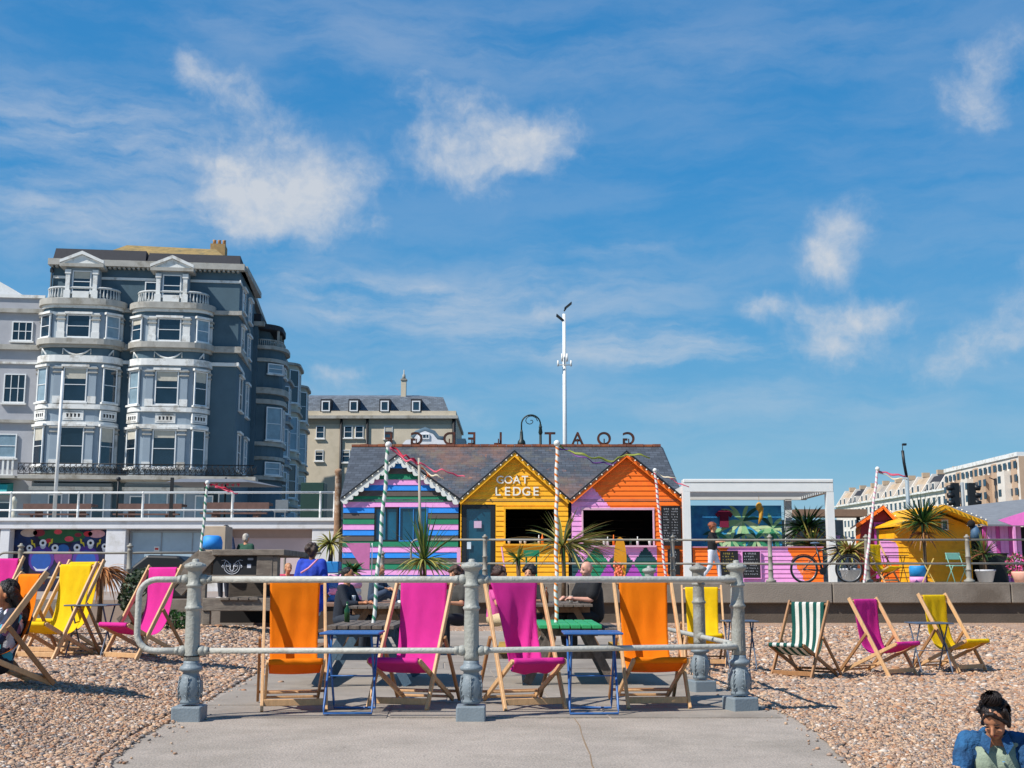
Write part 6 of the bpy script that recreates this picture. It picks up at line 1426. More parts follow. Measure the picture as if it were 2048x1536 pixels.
b=MB(); q=P(2000,1030,70); x=P(1995,1030,70).x; b.tube([(x,70,2.3),(x,70,P(1995,960,70).z)],.05,6); b.tube([(x,70,P(1995,960,70).z),(x-.35,70,P(1992,955,70).z)],.03,5); tag(b.build('street_lamp',M_BLK),'distant slim black lamp post in front of the apartment block','street lamp')
hill=MB(); n=24
rows=[]
for j in range(7):
    y=230+j*60
    rows.append(hill.addv([(20+i*16,y,max(-.5,min(1,i/6)*min(1,j/2)*(8.0))) for i in range(n)]))
for j in range(6):
    for i in range(n-1): hill.face([rows[j]+i,rows[j]+i+1,rows[j+1]+i+1,rows[j+1]+i],True)
struct(hill.build('hillside',mat('hill_green','5c6a48',.95,.2,.1)))
# ================================================================== timber stand with chalk sign
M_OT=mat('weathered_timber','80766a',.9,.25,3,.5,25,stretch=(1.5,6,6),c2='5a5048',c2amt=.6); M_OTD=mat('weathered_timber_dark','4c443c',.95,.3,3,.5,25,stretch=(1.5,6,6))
FT=Fr((0,22,0)); ts=thing('timber_stand','weathered grey timber bin store with black painted sign','timber structure',(P(480,1240,22).x,22,0)); T=lambda x0,y0_,x1,y1_,m_=None,b0=-.12,b1=0,nm='beam',mm=None: bev(MB(FT).box(*(lambda a,c:(a[0],c[0]))(FT.pix(x0,y1_),FT.pix(x1,y0_)),b0,b1,FT.pix(x0,y1_)[1],FT.pix(x1,y0_)[1]).build(nm,mm or M_OT,ts),.01)
T(425,1099,570,1111,b0=-2.6,b1=.05); T(424,1112,516,1152,b0=-.14,b1=-.05,nm='sign_board',mm=mat('black_board','16191c',.7,.2,4)); T(512,1111,546,1165,b0=-.2,b1=.0); T(420,1150,514,1164,b0=-.15,b1=.01)
T(405,1196,552,1222,b0=-.3,b1=.03); T(400,1164,412,1205); T(540,1112,556,1232,b0=-.25,b1=-.01,nm='post'); T(404,1222,420,1250,nm='post'); 
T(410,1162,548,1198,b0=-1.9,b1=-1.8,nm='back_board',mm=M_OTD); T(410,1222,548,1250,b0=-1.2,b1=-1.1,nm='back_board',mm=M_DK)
for k,(x0_,x1_) in enumerate(((441,460),(462,478),(480,499),(501,518))): T(x0_,1196-1,x1_,1201,b0=-1.8,b1=.08,nm='plank')
T(553,1108,577,1170,b0=-2.4,b1=-2.3,nm='end_panel')
b=MB(FT)
for s,yy in ((0,0),):
    p0=FT.pix(232,1248); p1=FT.pix(404,1104); b.bar((p0[0],-.3,p0[1]),(p1[0],-.3,p1[1]),.16,.22,(0,0,1))
b.build('diagonal_brace',M_OT,ts)
b=MB(FT); p0=FT.pix(425,1108); p1=FT.pix(355,1185); b.bar((p0[0],-.1,p0[1]),(p1[0],-.1,p1[1]),.14,.16,(0,0,1)); b.build('diagonal_brace',M_OT,ts)
T(392,1102,420,1150,b0=-.3,b1=-.13,nm='post')
# horned head roundel in thin white lines
m=MB(FT); cx,cz=FT.pix(463,1132); sc=22/F
def arcp(r,a0,a1,n=18,dx=0,dz=0): return [(cx+dx+r*sc*math.cos(a0+(a1-a0)*k/n),-.045,cz+dz+r*sc*math.sin(a0+(a1-a0)*k/n)) for k in range(n+1)]
m.tube(arcp(16,PI*.78,PI*2.22),.006,4); m.tube(arcp(12,PI*.85,PI*2.15),.004,4)
for s in (-1,1):
    m.tube([(cx+s*x*sc,-.045,cz+z*sc) for x,z in ((2,3),(6,5),(9,9),(15,12),(21,11))],[.007,.007,.006,.005,.003],4); m.tube([(cx+s*x*sc,-.045,cz+z*sc) for x,z in ((3,3),(9,2),(12,0),(8,-1),(3,1))],.006,4); m.tube([(cx+s*x*sc,-.045,cz+z*sc) for x,z in ((3,1),(4,-5),(2,-9),(0,-10))],.008,4); m.tube([(cx+s*x*sc,-.045,cz+z*sc) for x,z in ((18,2),(20,-1),(18,-4))],.008,4)
m.build('emblem',M_CHW,ts)
a=FT.pix(497,1132); MB(FT).box(a[0]-.035,a[0]+.035,-.05,-.044,a[1]-.035,a[1]+.035).build('sticker',M_CHW,ts)
a=FT.pix(500,1118); MB(FT).box(a[0]-.05,a[0]+.05,-.05,-.044,a[1]-.02,a[1]+.02).build('sticker',mat('sticker_grey','8a8e94',.7),ts)
# stone block and blue tub on top, behind
b=MB(); q0=P(404,1073,24.5); q1=P(452,1052,24.5); b.box(q0.x,q1.x,24.5,25.1,1.55,q1.z); 
tag(bev(b.build('plywood_box',mat('plywood','b8a58e',.8,.12,4)),.01),'tan plywood box above the blue tub','box')
b=MB().lathe([(.17,0),(.20,.0),(.205,.14),(.17,.25),(.12,.27)],(P(424,1085,23.6).x,23.6,P(424,1099,23.6).z),20); tag(b.build('blue_tub',pm('bright_blue_tub','2a8fe0')),'bright blue round tub on the timber stand','tub')
# dark covered boat shape and flint wall scraps on the left promenade
cv=MB(); q0=P(262,1120,28); q1=P(378,1120,28); z0=.64; prof=[(q0.x,z0),(q1.x,z0),(q1.x,z0+.78),(q1.x-.25,z0+.98),(q0.x+.35,z0+1.0),(q0.x,z0+.72)]
cv.prism(prof,28,29.3); tag(bev(cv.build('covered_counter',mat('black_tarpaulin','17191b',.45,.2,3)),.06,2),'long counter under a black tarpaulin by the frosted window','counter')
# ================================================================== plants
def leafm(n,c,v=.3): return mat(n,c,.55,v,3,trans=.25)
L_OL=leafm('leaf_olive','7d8540'); L_GR=leafm('leaf_green','3f6a2e'); L_DG=leafm('leaf_darkgreen','25441f'); L_YG=leafm('leaf_yellowgreen','b3a958'); L_BR=leafm('leaf_dry','9c6f48'); L_RD=leafm('leaf_red','8a4a3a'); M_TK=mat('palm_trunk','5c4a38',.95,.3,9,.6,40)
def leaves(par,c,n,Rr,mats,up=.5,droop=.5,w=.035,seed=1,lean=(0,0),name='foliage',spread=1.0,nseg=7):
    rd=random.Random(seed); m=MB()
    for q in mats: m.use(q)
    for k in range(n):
        az=rd.uniform(0,2*PI); el=rd.uniform(-.35,1)*(1.35*up)+rd.uniform(0,.5); el=max(-.9,min(1.5,el)); L_=Rr*rd.uniform(.65,1.1)
        d=Vector((math.cos(az)*math.cos(el)*spread+lean[0],math.sin(az)*math.cos(el)*spread,math.sin(el)+lean[1])).normalized(); dr=droop*rd.uniform(.5,1.5)*(1.3-max(0,el)*.7)
        pts=[]; 
        for j in range(nseg+1):
            t=j/nseg; pts.append(Vector(c)+d*L_*t+Vector((0,0,-dr*L_*t*t*.6)))
        sd=d.cross(Vector((0,0,1))); sd=sd.normalized() if sd.length>.1 else Vector((1,0,0)); sd=(sd+Vector((rd.uniform(-.4,.4),rd.uniform(-.4,.4),rd.uniform(-.5,.5)))).normalized()
        m.mi=rd.randrange(len(mats)); ww=[w*(.45+.9*math.sin(PI*min(1,(j/nseg)*.75+.12)))*(1-(j/nseg)**3*.9) for j in range(nseg+1)]
        m.strip(pts,ww,sd)
    return m.build(name,None,par,recalc=False)
def cordyline(label,px,py,Y,zb,Rr,n,mats,up=.5,droop=.5,trunk=True,pot=None,seed=1,w=.035,lean=(0,0),extra=None,group=None):
    c=P(px,py,Y); t=thing('cordyline',label,'plant',(c.x,Y,zb),None,group)
    if trunk: MB().tube([(c.x,Y,zb),(c.x+.02,Y,(zb+c.z)/2),c],[.06,.045,.05],8).build('trunk',M_TK,t)
    leaves(t,c,n,Rr,mats,up,droop,w,seed,lean)
    if extra:
        for e in extra: leaves(t,c+Vector((0,0,e[0])),e[1],e[2],e[3],e[4],e[5],w,seed+9,name='skirt')
    if pot:
        pz,pr,ph,pmm=pot; MB().lathe([(pr*.72,0),(pr,ph*.85),(pr*1.08,ph*.86),(pr*1.08,ph),(pr*.9,ph),(pr*.88,ph-.03),(0,ph-.03)],(c.x,Y,pz),18).build('pot',pmm,t)
    return t
M_TC=mat('terracotta','c8552c',.8,.15,5); M_PW2=mat('pale_pot','c9cace',.6,.1,4)
cordyline('pale yellow green cordyline above the blue crate',661,1088,27.6,1.45,.62,110,[L_YG,L_OL,leafm('leaf_straw','c9bb7a')],.45,.8,seed=3)
cordyline('tall upright cordyline in an orange pot before the striped hut',848,1120,27.8,.95,1.3,60,[L_OL,L_GR,L_DG],1.0,.25,pot=(.85,.17,.27,M_TC),seed=4,extra=[(-.02,60,.85,[L_YG,L_OL],.05,.9)])
cordyline('wide windswept cordyline between the yellow and orange huts',1126,1094,27.2,.55,1.45,170,[L_OL,L_YG,L_DG,leafm('leaf_oliveb','a08a5c')],.45,.55,seed=5,lean=(.40,.0),w=.032)
cordyline('small green cordyline behind the seated friends',1036,1118,26.5,.55,.42,40,[L_GR,L_DG,L_OL],.6,.4,seed=6,pot=(.5,.16,.2,M_PW2))
cordyline('low bushy green plant in the pink tyre stack',705,1143,27.2,1.15,.36,90,[L_GR,L_DG,L_OL],.6,.4,trunk=False,seed=7,w=.05)
cordyline('dark bushy plant inside the pergola',1612,1058,37.0,1.0,1.15,210,[L_DG,L_GR,leafm('leaf_vdark','16301a')],.5,.5,seed=8,w=.05)
cordyline('olive plant with long pale leaves at the pergola corner',1625,1092,36.2,1.0,1.1,110,[L_OL,L_YG,L_DG,L_BR],.5,.5,seed=9,w=.05)
cordyline('yellow green plant in a white tub behind the bicycle wheel',1700,1106,31.9,1.0,.78,170,[L_YG,L_OL,L_BR],.4,.6,seed=10,w=.05,pot=(1.0,.27,.36,M_PW2))
cordyline('dark green cordyline tree left of the mustard hut',1845,1048,33.2,1.0,1.0,240,[L_DG,L_GR,leafm('leaf_vdark','16301a'),L_OL],.65,.5,seed=11,w=.04,extra=[(-.25,36,.55,[L_BR,L_RD],-.3,.9)])
cordyline('red brown cordyline in a pale pot before the pink hut',1968,1108,33.4,1.0,.75,60,[L_RD,L_OL,L_DG],.7,.35,seed=12,pot=(1.0,.26,.34,M_PW2))
cordyline('dead brown drooping cordyline at the left promenade edge',203,1143,25.2,.2,.78,170,[L_BR,leafm('leaf_rust','b0733f'),leafm('leaf_tan','c49a6e')],.2,1.2,seed=13,w=.05)
cordyline('small olive plant at the foot of the mustard hut corner',1958,1120,34.0,1.0,.6,40,[L_OL,L_DG],.9,.2,seed=14,trunk=False)
def bush(label,c,rx,ry,rz,n,mats,lw=.05,seed=1,name='shrub',cat='shrub'):
    rd=random.Random(seed); m=MB()
    for q in mats: m.use(q)
    for k in range(n):
        a=rd.uniform(0,2*PI); b_=math.acos(rd.uniform(-1,1)); r_=rd.uniform(.55,1)**.5*(1+.25*noise.noise(Vector((a*1.3,b_*2,seed))))
        p=Vector(c)+Vector((rx*r_*math.sin(b_)*math.cos(a),ry*r_*math.sin(b_)*math.sin(a),rz*r_*math.cos(b_)))
        if p.z<c[2]-rz*.8: continue
        u=Vector((rd.gauss(0,1),rd.gauss(0,1),rd.gauss(0,1))).normalized()*lw; v=u.cross(Vector((rd.gauss(0,1),rd.gauss(0,1),rd.gauss(0,1)))).normalized()*lw*.6
        m.mi=rd.randrange(len(mats)); i=m.addv([tuple(p-u),tuple(p-v),tuple(p+u),tuple(p+v)]); m.face([i,i+1,i+2,i+3])
    t=thing(name,label,cat,(c[0],c[1],c[2]-rz)); m.build('foliage',None,t,recalc=False); MB().tube([(c[0],c[1],c[2]-rz),(c[0],c[1],c[2])],.04,6).build('stem',M_TK,t); return t
q=P(283,1135,25.2); bush('dark grey green rounded shrub beside the left railing post',(q.x,25.2,.75),.42,.4,.55,1500,[L_DG,leafm('leaf_greygreen','5c6650')],.05,3)
q=P(2034,1135,33.0); bush('pink flowering pot plant at the right edge',(q.x,33.0,1.42),.30,.25,.36,600,[pm('petal_pink','e0559a'),L_GR,L_RD],.045,4)
b=MB().lathe([(.2,0),(.28,.26),(.28,.30)],(P(2045,1150,32.8).x,32.8,.985),16); tag(b.build('flower_pot',mat('coral_pot','e8b09a',.7,.1)),'pale coral flower pot at the right edge of the promenade','pot')
for lb,px,Y in (('tuft of green weeds at the foot of the diagonal timber',362,21.6),('low green weeds left of the magenta deckchair back',286,22.5)):
    x=(px-1024)/F*Y; bush(lb,(x,Y,hz(x,Y)+.16),.28,.25,.18,350,[L_GR,L_DG],.04,int(px),'weeds','weeds')
# hanging lantern at the mustard hut
x=P(1940,1050,33.9).x; t=thing('hanging_basket','dark round hanging basket with blue cloth by the mustard hut corner','basket',(x,33.7,2.2))
MB().sphere((x-.04,33.7,P(1938,1048,33.7).z),.11,12,8).build('ball',M_DK,t); MB().lathe([(.05,.35),(.12,.2),(.15,0),(.0,-.02)],(x+.06,33.7,P(1945,1076,33.7).z),12).build('cloth',pm('denim_bag','42627f'),t); MB().tube([(x,33.7,P(1940,1044,33.7).z),(x-.02,33.74,P(1940,1030,33.7).z)],.008,5).build('cord',M_CAB,t)
# ================================================================== bicycle
rw=P(1608,1136,30.95); fw=P(1698,1137,30.95); r_=.345; rw.z=fw.z=1.0+r_-.012; Yb=30.95
bk=thing('bicycle','black bicycle leaning along the sea wall railing before the pergola','bicycle',(rw.x,Yb,1.0))
M_BK=mat('bike_black','14151a',.35,.1,5); M_TY=mat('tyre_black','101011',.8,.1)
def cir(c,r,n=32): return [(c.x+r*math.cos(2*PI*k/n),Yb,c.z+r*math.sin(2*PI*k/n)) for k in range(n)]
for c in (rw,fw):
    wv_=MB().tube(cir(c,r_-.01),.024,8,closed=True).build('wheel',M_TY,bk); MB().tube(cir(c,r_-.04),.010,6,closed=True).build('rim',mat('alloy','9a9ea2',.35,.05,metal=.6),wv_)
    m=MB()
    for k in range(18): m.tube([(c.x,Yb+.02*(-1)**k,c.z),(c.x+(r_-.04)*math.cos(k*PI/9),Yb,c.z+(r_-.04)*math.sin(k*PI/9))],.0022,4,cap=False)
    m.build('spokes',MATS['alloy'],wv_); MB().tube([(c.x,Yb-.06,c.z),(c.x,Yb+.06,c.z)],.022,8).build('hub',M_BK,wv_)
bb=Vector((rw.x+.47,Yb,rw.z-.05)); st=Vector((rw.x+.34,Yb,rw.z+.52)); hd=Vector((fw.x-.30,Yb,rw.z+.56)); hb=Vector((fw.x-.26,Yb,rw.z+.44)); 
m=MB(); 
for a,b_,r1 in ((bb,st,.018),(bb,hb,.021),(st-Vector((-.02,0,.06)),hd,.018),(rw,bb,.012),(rw,st-Vector((-.02,0,.08)),.010),(hd+Vector((-.01,0,.05)),hb,.021),(hb,fw,.015)): m.tube([a,b_],r1*1.35,8)
m.build('frame',M_BK,bk)
MB().tube([st,st+Vector((-.035,0,.13))],.014,8).build('seat_post',MATS['alloy'],bk); sp_=st+Vector((-.035,0,.14))
MB().sphere(tuple(sp_),(.13,.065,.03),12,6).build('saddle',mat('saddle_blue','52657c',.6),bk)
hp=hd+Vector((0,0,.13)); m=MB().tube([hd,hp],.014,8); m.tube([(hp.x-.08,Yb-.28,hp.z+.03),(hp.x,Yb-.15,hp.z),(hp.x,Yb+.15,hp.z),(hp.x-.08,Yb+.28,hp.z+.03)],.012,8); m.build('handlebar',M_BK,bk)
MB().tube([(bb.x,Yb-.03,bb.z),(bb.x,Yb-.045,bb.z)],.09,18).build('chainring',M_BK,bk)
MB().tube([(bb.x,Yb-.04,bb.z+.09),(rw.x,Yb-.04,rw.z+.035),(rw.x-.035,Yb-.04,rw.z),(rw.x,Yb-.04,rw.z-.035),(bb.x,Yb-.04,bb.z-.09)],.006,5).build('chain',M_BK,bk)
m=MB(); m.bar((bb.x,Yb-.06,bb.z),(bb.x+.05,Yb-.06,bb.z-.16),.02,.02); m.box(bb.x+.0,bb.x+.1,Yb-.14,Yb-.06,bb.z-.18,bb.z-.16); m.bar((bb.x,Yb+.06,bb.z),(bb.x-.05,Yb+.06,bb.z+.16),.02,.02); m.build('pedals',M_BK,bk)
for c in (rw,fw): MB().tube([(c.x+(r_+.03)*math.cos(t),Yb,c.z+(r_+.03)*math.sin(t)) for t in [R(20)+k*R(130)/10 for k in range(11)]],.012,6).build('mudguard',M_BK,bk)
# ================================================================== people
SK1='c98f6c'; SK2='b5764f'; SK3='7a4a30'
def hand(pr,w_,d,side,sc=1.0,curl=.5,palm=None):
    "w_: wrist, d: direction of the forearm"
    d=Vector(d).normalized(); up=Vector((0,0,1)); 
    if abs(d.dot(up))>.9: up=Vector((0,-1,0))
    x=d.cross(up).normalized()*side; n=x.cross(d).normalized()*(-side)
    c=Vector(w_); k=sc
    pr.append(('e',c+d*.045*k,(.037*k,.037*k,.045*k) if 0 else (.036*k,.036*k,.036*k),Matrix.Identity(3)))
    for i,(o,L_) in enumerate(((-.027,.062),(-.009,.075),(.010,.070),(.028,.055))):
        b0=c+d*.072*k+x*o*k; m1=b0+(d*(1-curl*.3)+n*curl*.5).normalized()*L_*.5*k; m2=m1+(d*(1-curl)+n*curl).normalized()*L_*.5*k
        pr.append(('c',b0-d*.02*k,m1,.0095*k,.0088*k)); pr.append(('c',m1,m2,.0088*k,.0075*k))
    t0=c+d*.03*k-x*.032*k; t1=t0+(d*.7-x*.8+n*.3).normalized()*.035*k; t2=t1+(d*.9-x*.2+n*.5).normalized()*.03*k
    pr.append(('c',t0,t1,.012*k,.0105*k)); pr.append(('c',t1,t2,.0105*k,.008*k))
def mirr(J): return J
POSES={
 'stand':dict(pel=(0,0,.92),che=(0,.0,1.27),nek=(0,.01,1.44),hed=(0,-.015,1.585),sh=(.175,.0,1.385),el=(.235,.03,1.12),wr=(.245,-.06,.89),hp=(.09,0,.90),kn=(.10,-.02,.49),an=(.10,.03,.08)),
 'walk':dict(pel=(0,0,.91),che=(0,-.02,1.26),nek=(0,-.02,1.43),hed=(0,-.04,1.575),sh=(.175,-.02,1.375),el=(.23,.06,1.12),wr=(.22,-.10,.93),hp=(.09,0,.89),kn=(.10,-.14,.50),an=(.10,-.18,.10),el2=(-.22,-.14,1.14),wr2=(-.20,-.34,1.16),kn2=(-.10,.04,.48),an2=(-.10,.30,.14)),
 'sit':dict(pel=(0,0,.50),che=(0,-.04,.84),nek=(0,-.06,1.0),hed=(0,-.09,1.145),sh=(.17,-.05,.955),el=(.22,-.16,.72),wr=(.12,-.38,.74),hp=(.10,-.02,.49),kn=(.13,-.42,.50),an=(.12,-.38,.08)),
 'ground':dict(pel=(0,0,.13),che=(0,-.05,.46),nek=(0,-.09,.62),hed=(0,-.15,.755),sh=(.17,-.06,.565),el=(.24,-.18,.36),wr=(.10,-.36,.33),hp=(.10,-.03,.13),kn=(.30,-.42,.26),an=(.05,-.55,.08)),
 'recline':dict(pel=(0,.12,.27),che=(0,.18,.56),nek=(0,.22,.70),hed=(0,.14,.82),sh=(.17,.19,.645),el=(.25,.04,.46),wr=(.12,-.16,.44),hp=(.10,.06,.27),kn=(.13,-.34,.50),an=(.12,-.56,.10)),
}
def person(label,loc,yaw,pose,skin=SK1,hair='2a1c14',hs='short',top='222222',sleeve=.6,bot='33415c',leg=1.0,sc=1.0,vs=.016,headm=(0,0),skirt=None,near=False,top_extra=0,noshoe=False,group=None,shoe='e4e0d8'):
    J=POSES[pose]; t=thing('person',label,'person',loc,yaw,group); V=lambda k:Vector(J[k])*sc
    def two(k): a=V(k); return a,(Vector(J[k+'2'])*sc if k+'2' in J else Vector((-a.x,a.y,a.z)))
    ms=mat('skin_'+skin,skin,.55,.06,9); pel,che,nek,hed=V('pel'),V('che'),V('nek'),V('hed'); sh,el,wr,hp,kn,an=[two(k) for k in ('sh','el','wr','hp','kn','an')]
    HM_=Matrix.Rotation(headm[1],3,'Z')@Matrix.Rotation(headm[0],3,'X')
    hd_=lambda x,y,z:hed+HM_@(Vector((x,y,z))*sc)
    k=sc; pr=[]
    for s in (-1,1):
        o=Vector((s*.055,0,0))*k
        pr.append(('c',pel+o,che+o,.105*k,.115*k)); pr.append(('c',che+o*1.3,che.lerp(nek,.45)+o,.10*k,.07*k))
    pr.append(('c',nek-(nek-che)*.2,hed,.052*k,.05*k))
    pr.append(('c',sh[0],sh[1],.055*k,.055*k))
    pr.append(('e',hed+HM_@Vector((0,.008,.025))*k,(.074*k,.092*k,.092*k),HM_)); pr.append(('e',hd_(0,-.02,-.035),(.058*k,.068*k,.075*k),HM_)); pr.append(('e',hd_(0,-.05,-.088),(.026*k,.026*k,.022*k),HM_))
    pr.append(('c',hd_(0,-.085,.01),hd_(0,-.108,-.028),.009*k,.014*k))
    for s in (-1,1):
        pr.append(('e',hd_(s*.078,.012,-.005),(.010*k,.018*k,.030*k),HM_)); pr.append(('e',hd_(s*.036,-.066,-.03),(.022*k,.018*k,.018*k),HM_))
    for i in (0,1):
        pr+= [('c',sh[i],el[i],.050*k,.040*k),('c',el[i],wr[i],.040*k,.026*k),('c',hp[i],kn[i],.085*k,.055*k),('c',kn[i],an[i],.054*k,.036*k)]
        fd=Vector((0,-1,0)); pr.append(('c',an[i]+Vector((0,.03,-.03))*k,an[i]+fd*.15*k+Vector((0,0,-.045))*k,.038*k,.028*k))
        hand(pr,wr[i],wr[i]-el[i],1 if i==0 else -1,k,.6)
    body=voxel(pr,.008 if near else vs,'body',ms,t,3)
    mt=mat('cloth_'+top,top,.85,.15,12,.3,60); g=(.016+top_extra)*k; pr=[]
    for s in (-1,1):
        o=Vector((s*.055,0,0))*k; pr.append(('c',pel+o+(che-pel)*.05,che+o,.105*k+g,.115*k+g)); pr.append(('c',che+o*1.3,che.lerp(nek,.40)+o,.10*k+g,.062*k+g))
    pr.append(('c',sh[0],sh[1],.055*k+g*.7,.055*k+g*.7))
    for i in (0,1):
        f=sleeve; pr.append(('c',sh[i],sh[i].lerp(el[i],min(1,f*1.0)) if f<1 else el[i],.052*k+g,(.052-.010*min(1,f))*k+g))
        if f>1: pr.append(('c',el[i],el[i].lerp(wr[i],f-1),.042*k+g,.030*k+g))
    if skirt: 
        z1=skirt*sc
        for s in (-1,1): pr.append(('c',pel+Vector((s*.06,0,.05))*k,Vector((s*.10*k+pel.x,pel.y,z1)),.125*k,.15*k))
    voxel(pr,.010 if near else vs,'shirt',mt,t,3,.004 if near else 0,14)
    mb_2=mat('cloth_'+bot,bot,.85,.15,12,.3,60); pr=[('c',pel+Vector((-.05*k,0,0)),pel+Vector((.05*k,0,0)),.125*k,.125*k)]
    for i in (0,1):
        pr.append(('c',hp[i],hp[i].lerp(kn[i],min(1,leg*2)),.100*k,(.1-.03*min(1,leg*2))*k))
        if leg>.5: pr.append(('c',kn[i],kn[i].lerp(an[i],(leg-.5)*2*.93),.070*k,.055*k))
    voxel(pr,.012 if near else vs,'trousers',mb_2,t,3)
    if not noshoe:
        for i in (0,1): voxel([('c',an[i]+Vector((0,.03,-.03))*k,an[i]+Vector((0,-.15,-.045))*k,.046*k,.036*k)],.016,'shoe',mat('shoe_'+shoe,shoe,.6),t,2)
    mh=mat('hair_'+hair,hair,.5,.35,30,.6,120,stretch=(1,1,.3)); pr=[]
    if hs!='bald':
        q9=.95 if hs=='bun' else 1.0; pr.append(('e',hd_(0,.026,.045),(.084*k*q9,.092*k*q9,.086*k*q9),HM_)); pr.append(('e',hd_(0,.05,-.005),(.08*k*q9,.07*k,.085*k*q9),HM_))
        if hs=='curly':
            rd=random.Random(hash(label)%99)
            for j in range(46):
                a=rd.uniform(0,2*PI); b_=rd.uniform(-.3,1.3); q=Vector((.10*math.cos(a)*math.cos(b_),.03+.11*math.sin(a)*math.cos(b_),.03+.11*math.sin(b_)))
                if q.y<-.05 and q.z<.07: continue
                pr.append(('e',hed+HM_@(q*k),(.032*k,)*3))
        if hs=='long':
            for s in (-1,0,1):
                pr.append(('c',hd_(s*.06,.05,.03),nek+Vector((s*.09*k,.10*k,-.08*k)),.055*k,.05*k)); pr.append(('c',nek+Vector((s*.09*k,.10*k,-.08*k)),che+Vector((s*.10*k,.13*k,-.05*k)),.05*k,.03*k))
        if hs=='bun':
            pr.append(('e',hd_(.0,.03,.140),(.036*k,.036*k,.036*k))); pr.append(('e',hd_(-.018,.03,.165),(.028*k,.028*k,.022*k))); pr.append(('e',hd_(.028,.035,.135),(.03*k,.03*k,.03*k)))
            rd=random.Random(5)
            for j in range(34):
                a=rd.uniform(-.1,PI+.1); pr.append(('e',hd_(.084*math.cos(a),.0+.09*math.sin(a),rd.uniform(-.03,.11)),(.018*k,.018*k,.022*k)))
            for s in (-1,1): pr.append(('c',hd_(s*.015,-.062,.10),hd_(s*.082,-.020,-.01),.017*k,.010*k))
        hair_o=voxel(pr,.008 if near else vs,'hair',mh,t,1,.006 if near else .004,30)
        if near:
            rd=random.Random(8); m=MB()
            for j in range(420):
                a=rd.uniform(-.25,PI+.25) if hs=='bun' else rd.uniform(0,2*PI); b0_=rd.uniform(.0,1.5)
                def hp2(a,b_,r_=1.0): return Vector((.092*r_*math.cos(a)*math.cos(b_),.02+.102*r_*math.sin(a)*math.cos(b_),.045+.094*r_*math.sin(b_)))
                if hs=='bun': pts=[hd_(*hp2(a+rd.uniform(-.3,.3)*q_,max(.75 if math.sin(a)<.45 else -.7,b0_-q_*.9+rd.uniform(-.1,.1)),1.06+.06*math.sin(q_*9+j)+rd.uniform(0,.11)*q_)) for q_ in (0,.2,.4,.6,.8,1)]
                else:
                    if math.sin(a)<-.2: continue
                    q0=hp2(a,b0_,1.04); pts=[hd_(*q0),hd_(*hp2(a,b0_-.5,1.08)),hd_(q0.x*1.1,q0.y+.03,-.06),hed+Vector((q0.x*1.3,.11,-.20))*k,hed+Vector((q0.x*1.5,.14,-.33-.1*rd.random()))*k]
                m.tube(pts,[.0012]+[.0026]*(len(pts)-2)+[.0008],4,cap=False)
            if hs=='bun':
                for j in range(160):
                    a=rd.uniform(0,2*PI); c_=Vector((rd.uniform(-.01,.03),.025,.15)); m.tube([hd_(*(c_+Vector((.05*math.cos(a+q_)*math.cos(1.2*q_-.6),.05*math.sin(a+q_)*math.cos(1.2*q_-.6),.05*math.sin(1.2*q_-.6)+.012)))) for q_ in (0,.3,.6,.9,1.2)],.0024,4,cap=False)
            m.build('loose_strands',mh,hair_o)
    if near or vs<=.016:
        m=MB()
        for s in (-1,1): m.tube([hd_(s*.048,-.078,.012),hd_(s*.034,-.084,.009),hd_(s*.018,-.082,.011)],[.003*k,.006*k,.003*k],6)
        m.build('eyes',mat('eye_dark','1c1410',.4),t); m=MB()
        for s in (-1,1): MB().tube([hd_(s*.054,-.076,.032),hd_(s*.034,-.086,.038),hd_(s*.016,-.086,.032)],[.002*k,.0045*k,.003*k],6).build('eyebrow',mh,t)
        MB().tube([hd_(-.024,-.076,-.062),hd_(0,-.088,-.059),hd_(.024,-.076,-.062)],[.003*k,.0075*k,.003*k],6).build('mouth',mat('lip','a85a4c',.5),t)
    return t,J,hd_
# front right: woman in a denim jacket looking down
hp_=P(1990,1440,7.8); yaw=R(-14); pz=(0,-.168,.694); rot=Matrix.Rotation(yaw,3,'Z'); off=rot@Vector(pz)
wl=Vector((hp_.x-off.x,7.8-off.y,hp_.z-off.z))
POSES['ground2']=dict(POSES['ground'],hed=(0,-.175,.722))
wt,J,_=person('woman in blue denim jacket with dark bun, looking down, at the bottom right corner',wl,yaw,'ground2',skin='b87e5c',hair='1c1210',hs='bun',top='8c9a86',sc=.96,sleeve=.3,bot='3a3f46',leg=1.0,near=True,headm=(R(36),R(-24)),top_extra=-.009)
pr=[]; mj=mat('denim','18466f',.85,.3,9,.7,60,c2='2a6796',c2amt=.5); 
for s in (-1,1):
    o=Vector((s*.085,.012,0)); pr+= [('c',Vector(J['pel'])+o,Vector(J['che'])+o,.105,.112),('c',Vector(J['che'])+o*1.1,Vector(J['che']).lerp(Vector(J['nek']),.45)+o,.105,.07)]
    sh=Vector((s*J['sh'][0],J['sh'][1],J['sh'][2])); el=Vector((s*J['el'][0],J['el'][1],J['el'][2])); wr=Vector((s*J['wr'][0],J['wr'][1],J['wr'][2]))
    pr+= [('c',sh+Vector((-s*.06,.01,.015)),sh,.066,.070),('c',sh,el,.071,.062),('c',el,el.lerp(wr,.9),.062,.044)]
pr.append(('c',Vector(J['pel'])+Vector((0,.06,.0)),Vector(J['che'])+Vector((0,.06,.06)),.10,.10))
jk=voxel([('c',q[1]*.96,q[2]*.96,q[3]*.96,q[4]*.96) for q in pr],.009,'jacket',mj,wt,3,.012,16)
n_=Vector(J['nek'])*.96; m=MB()
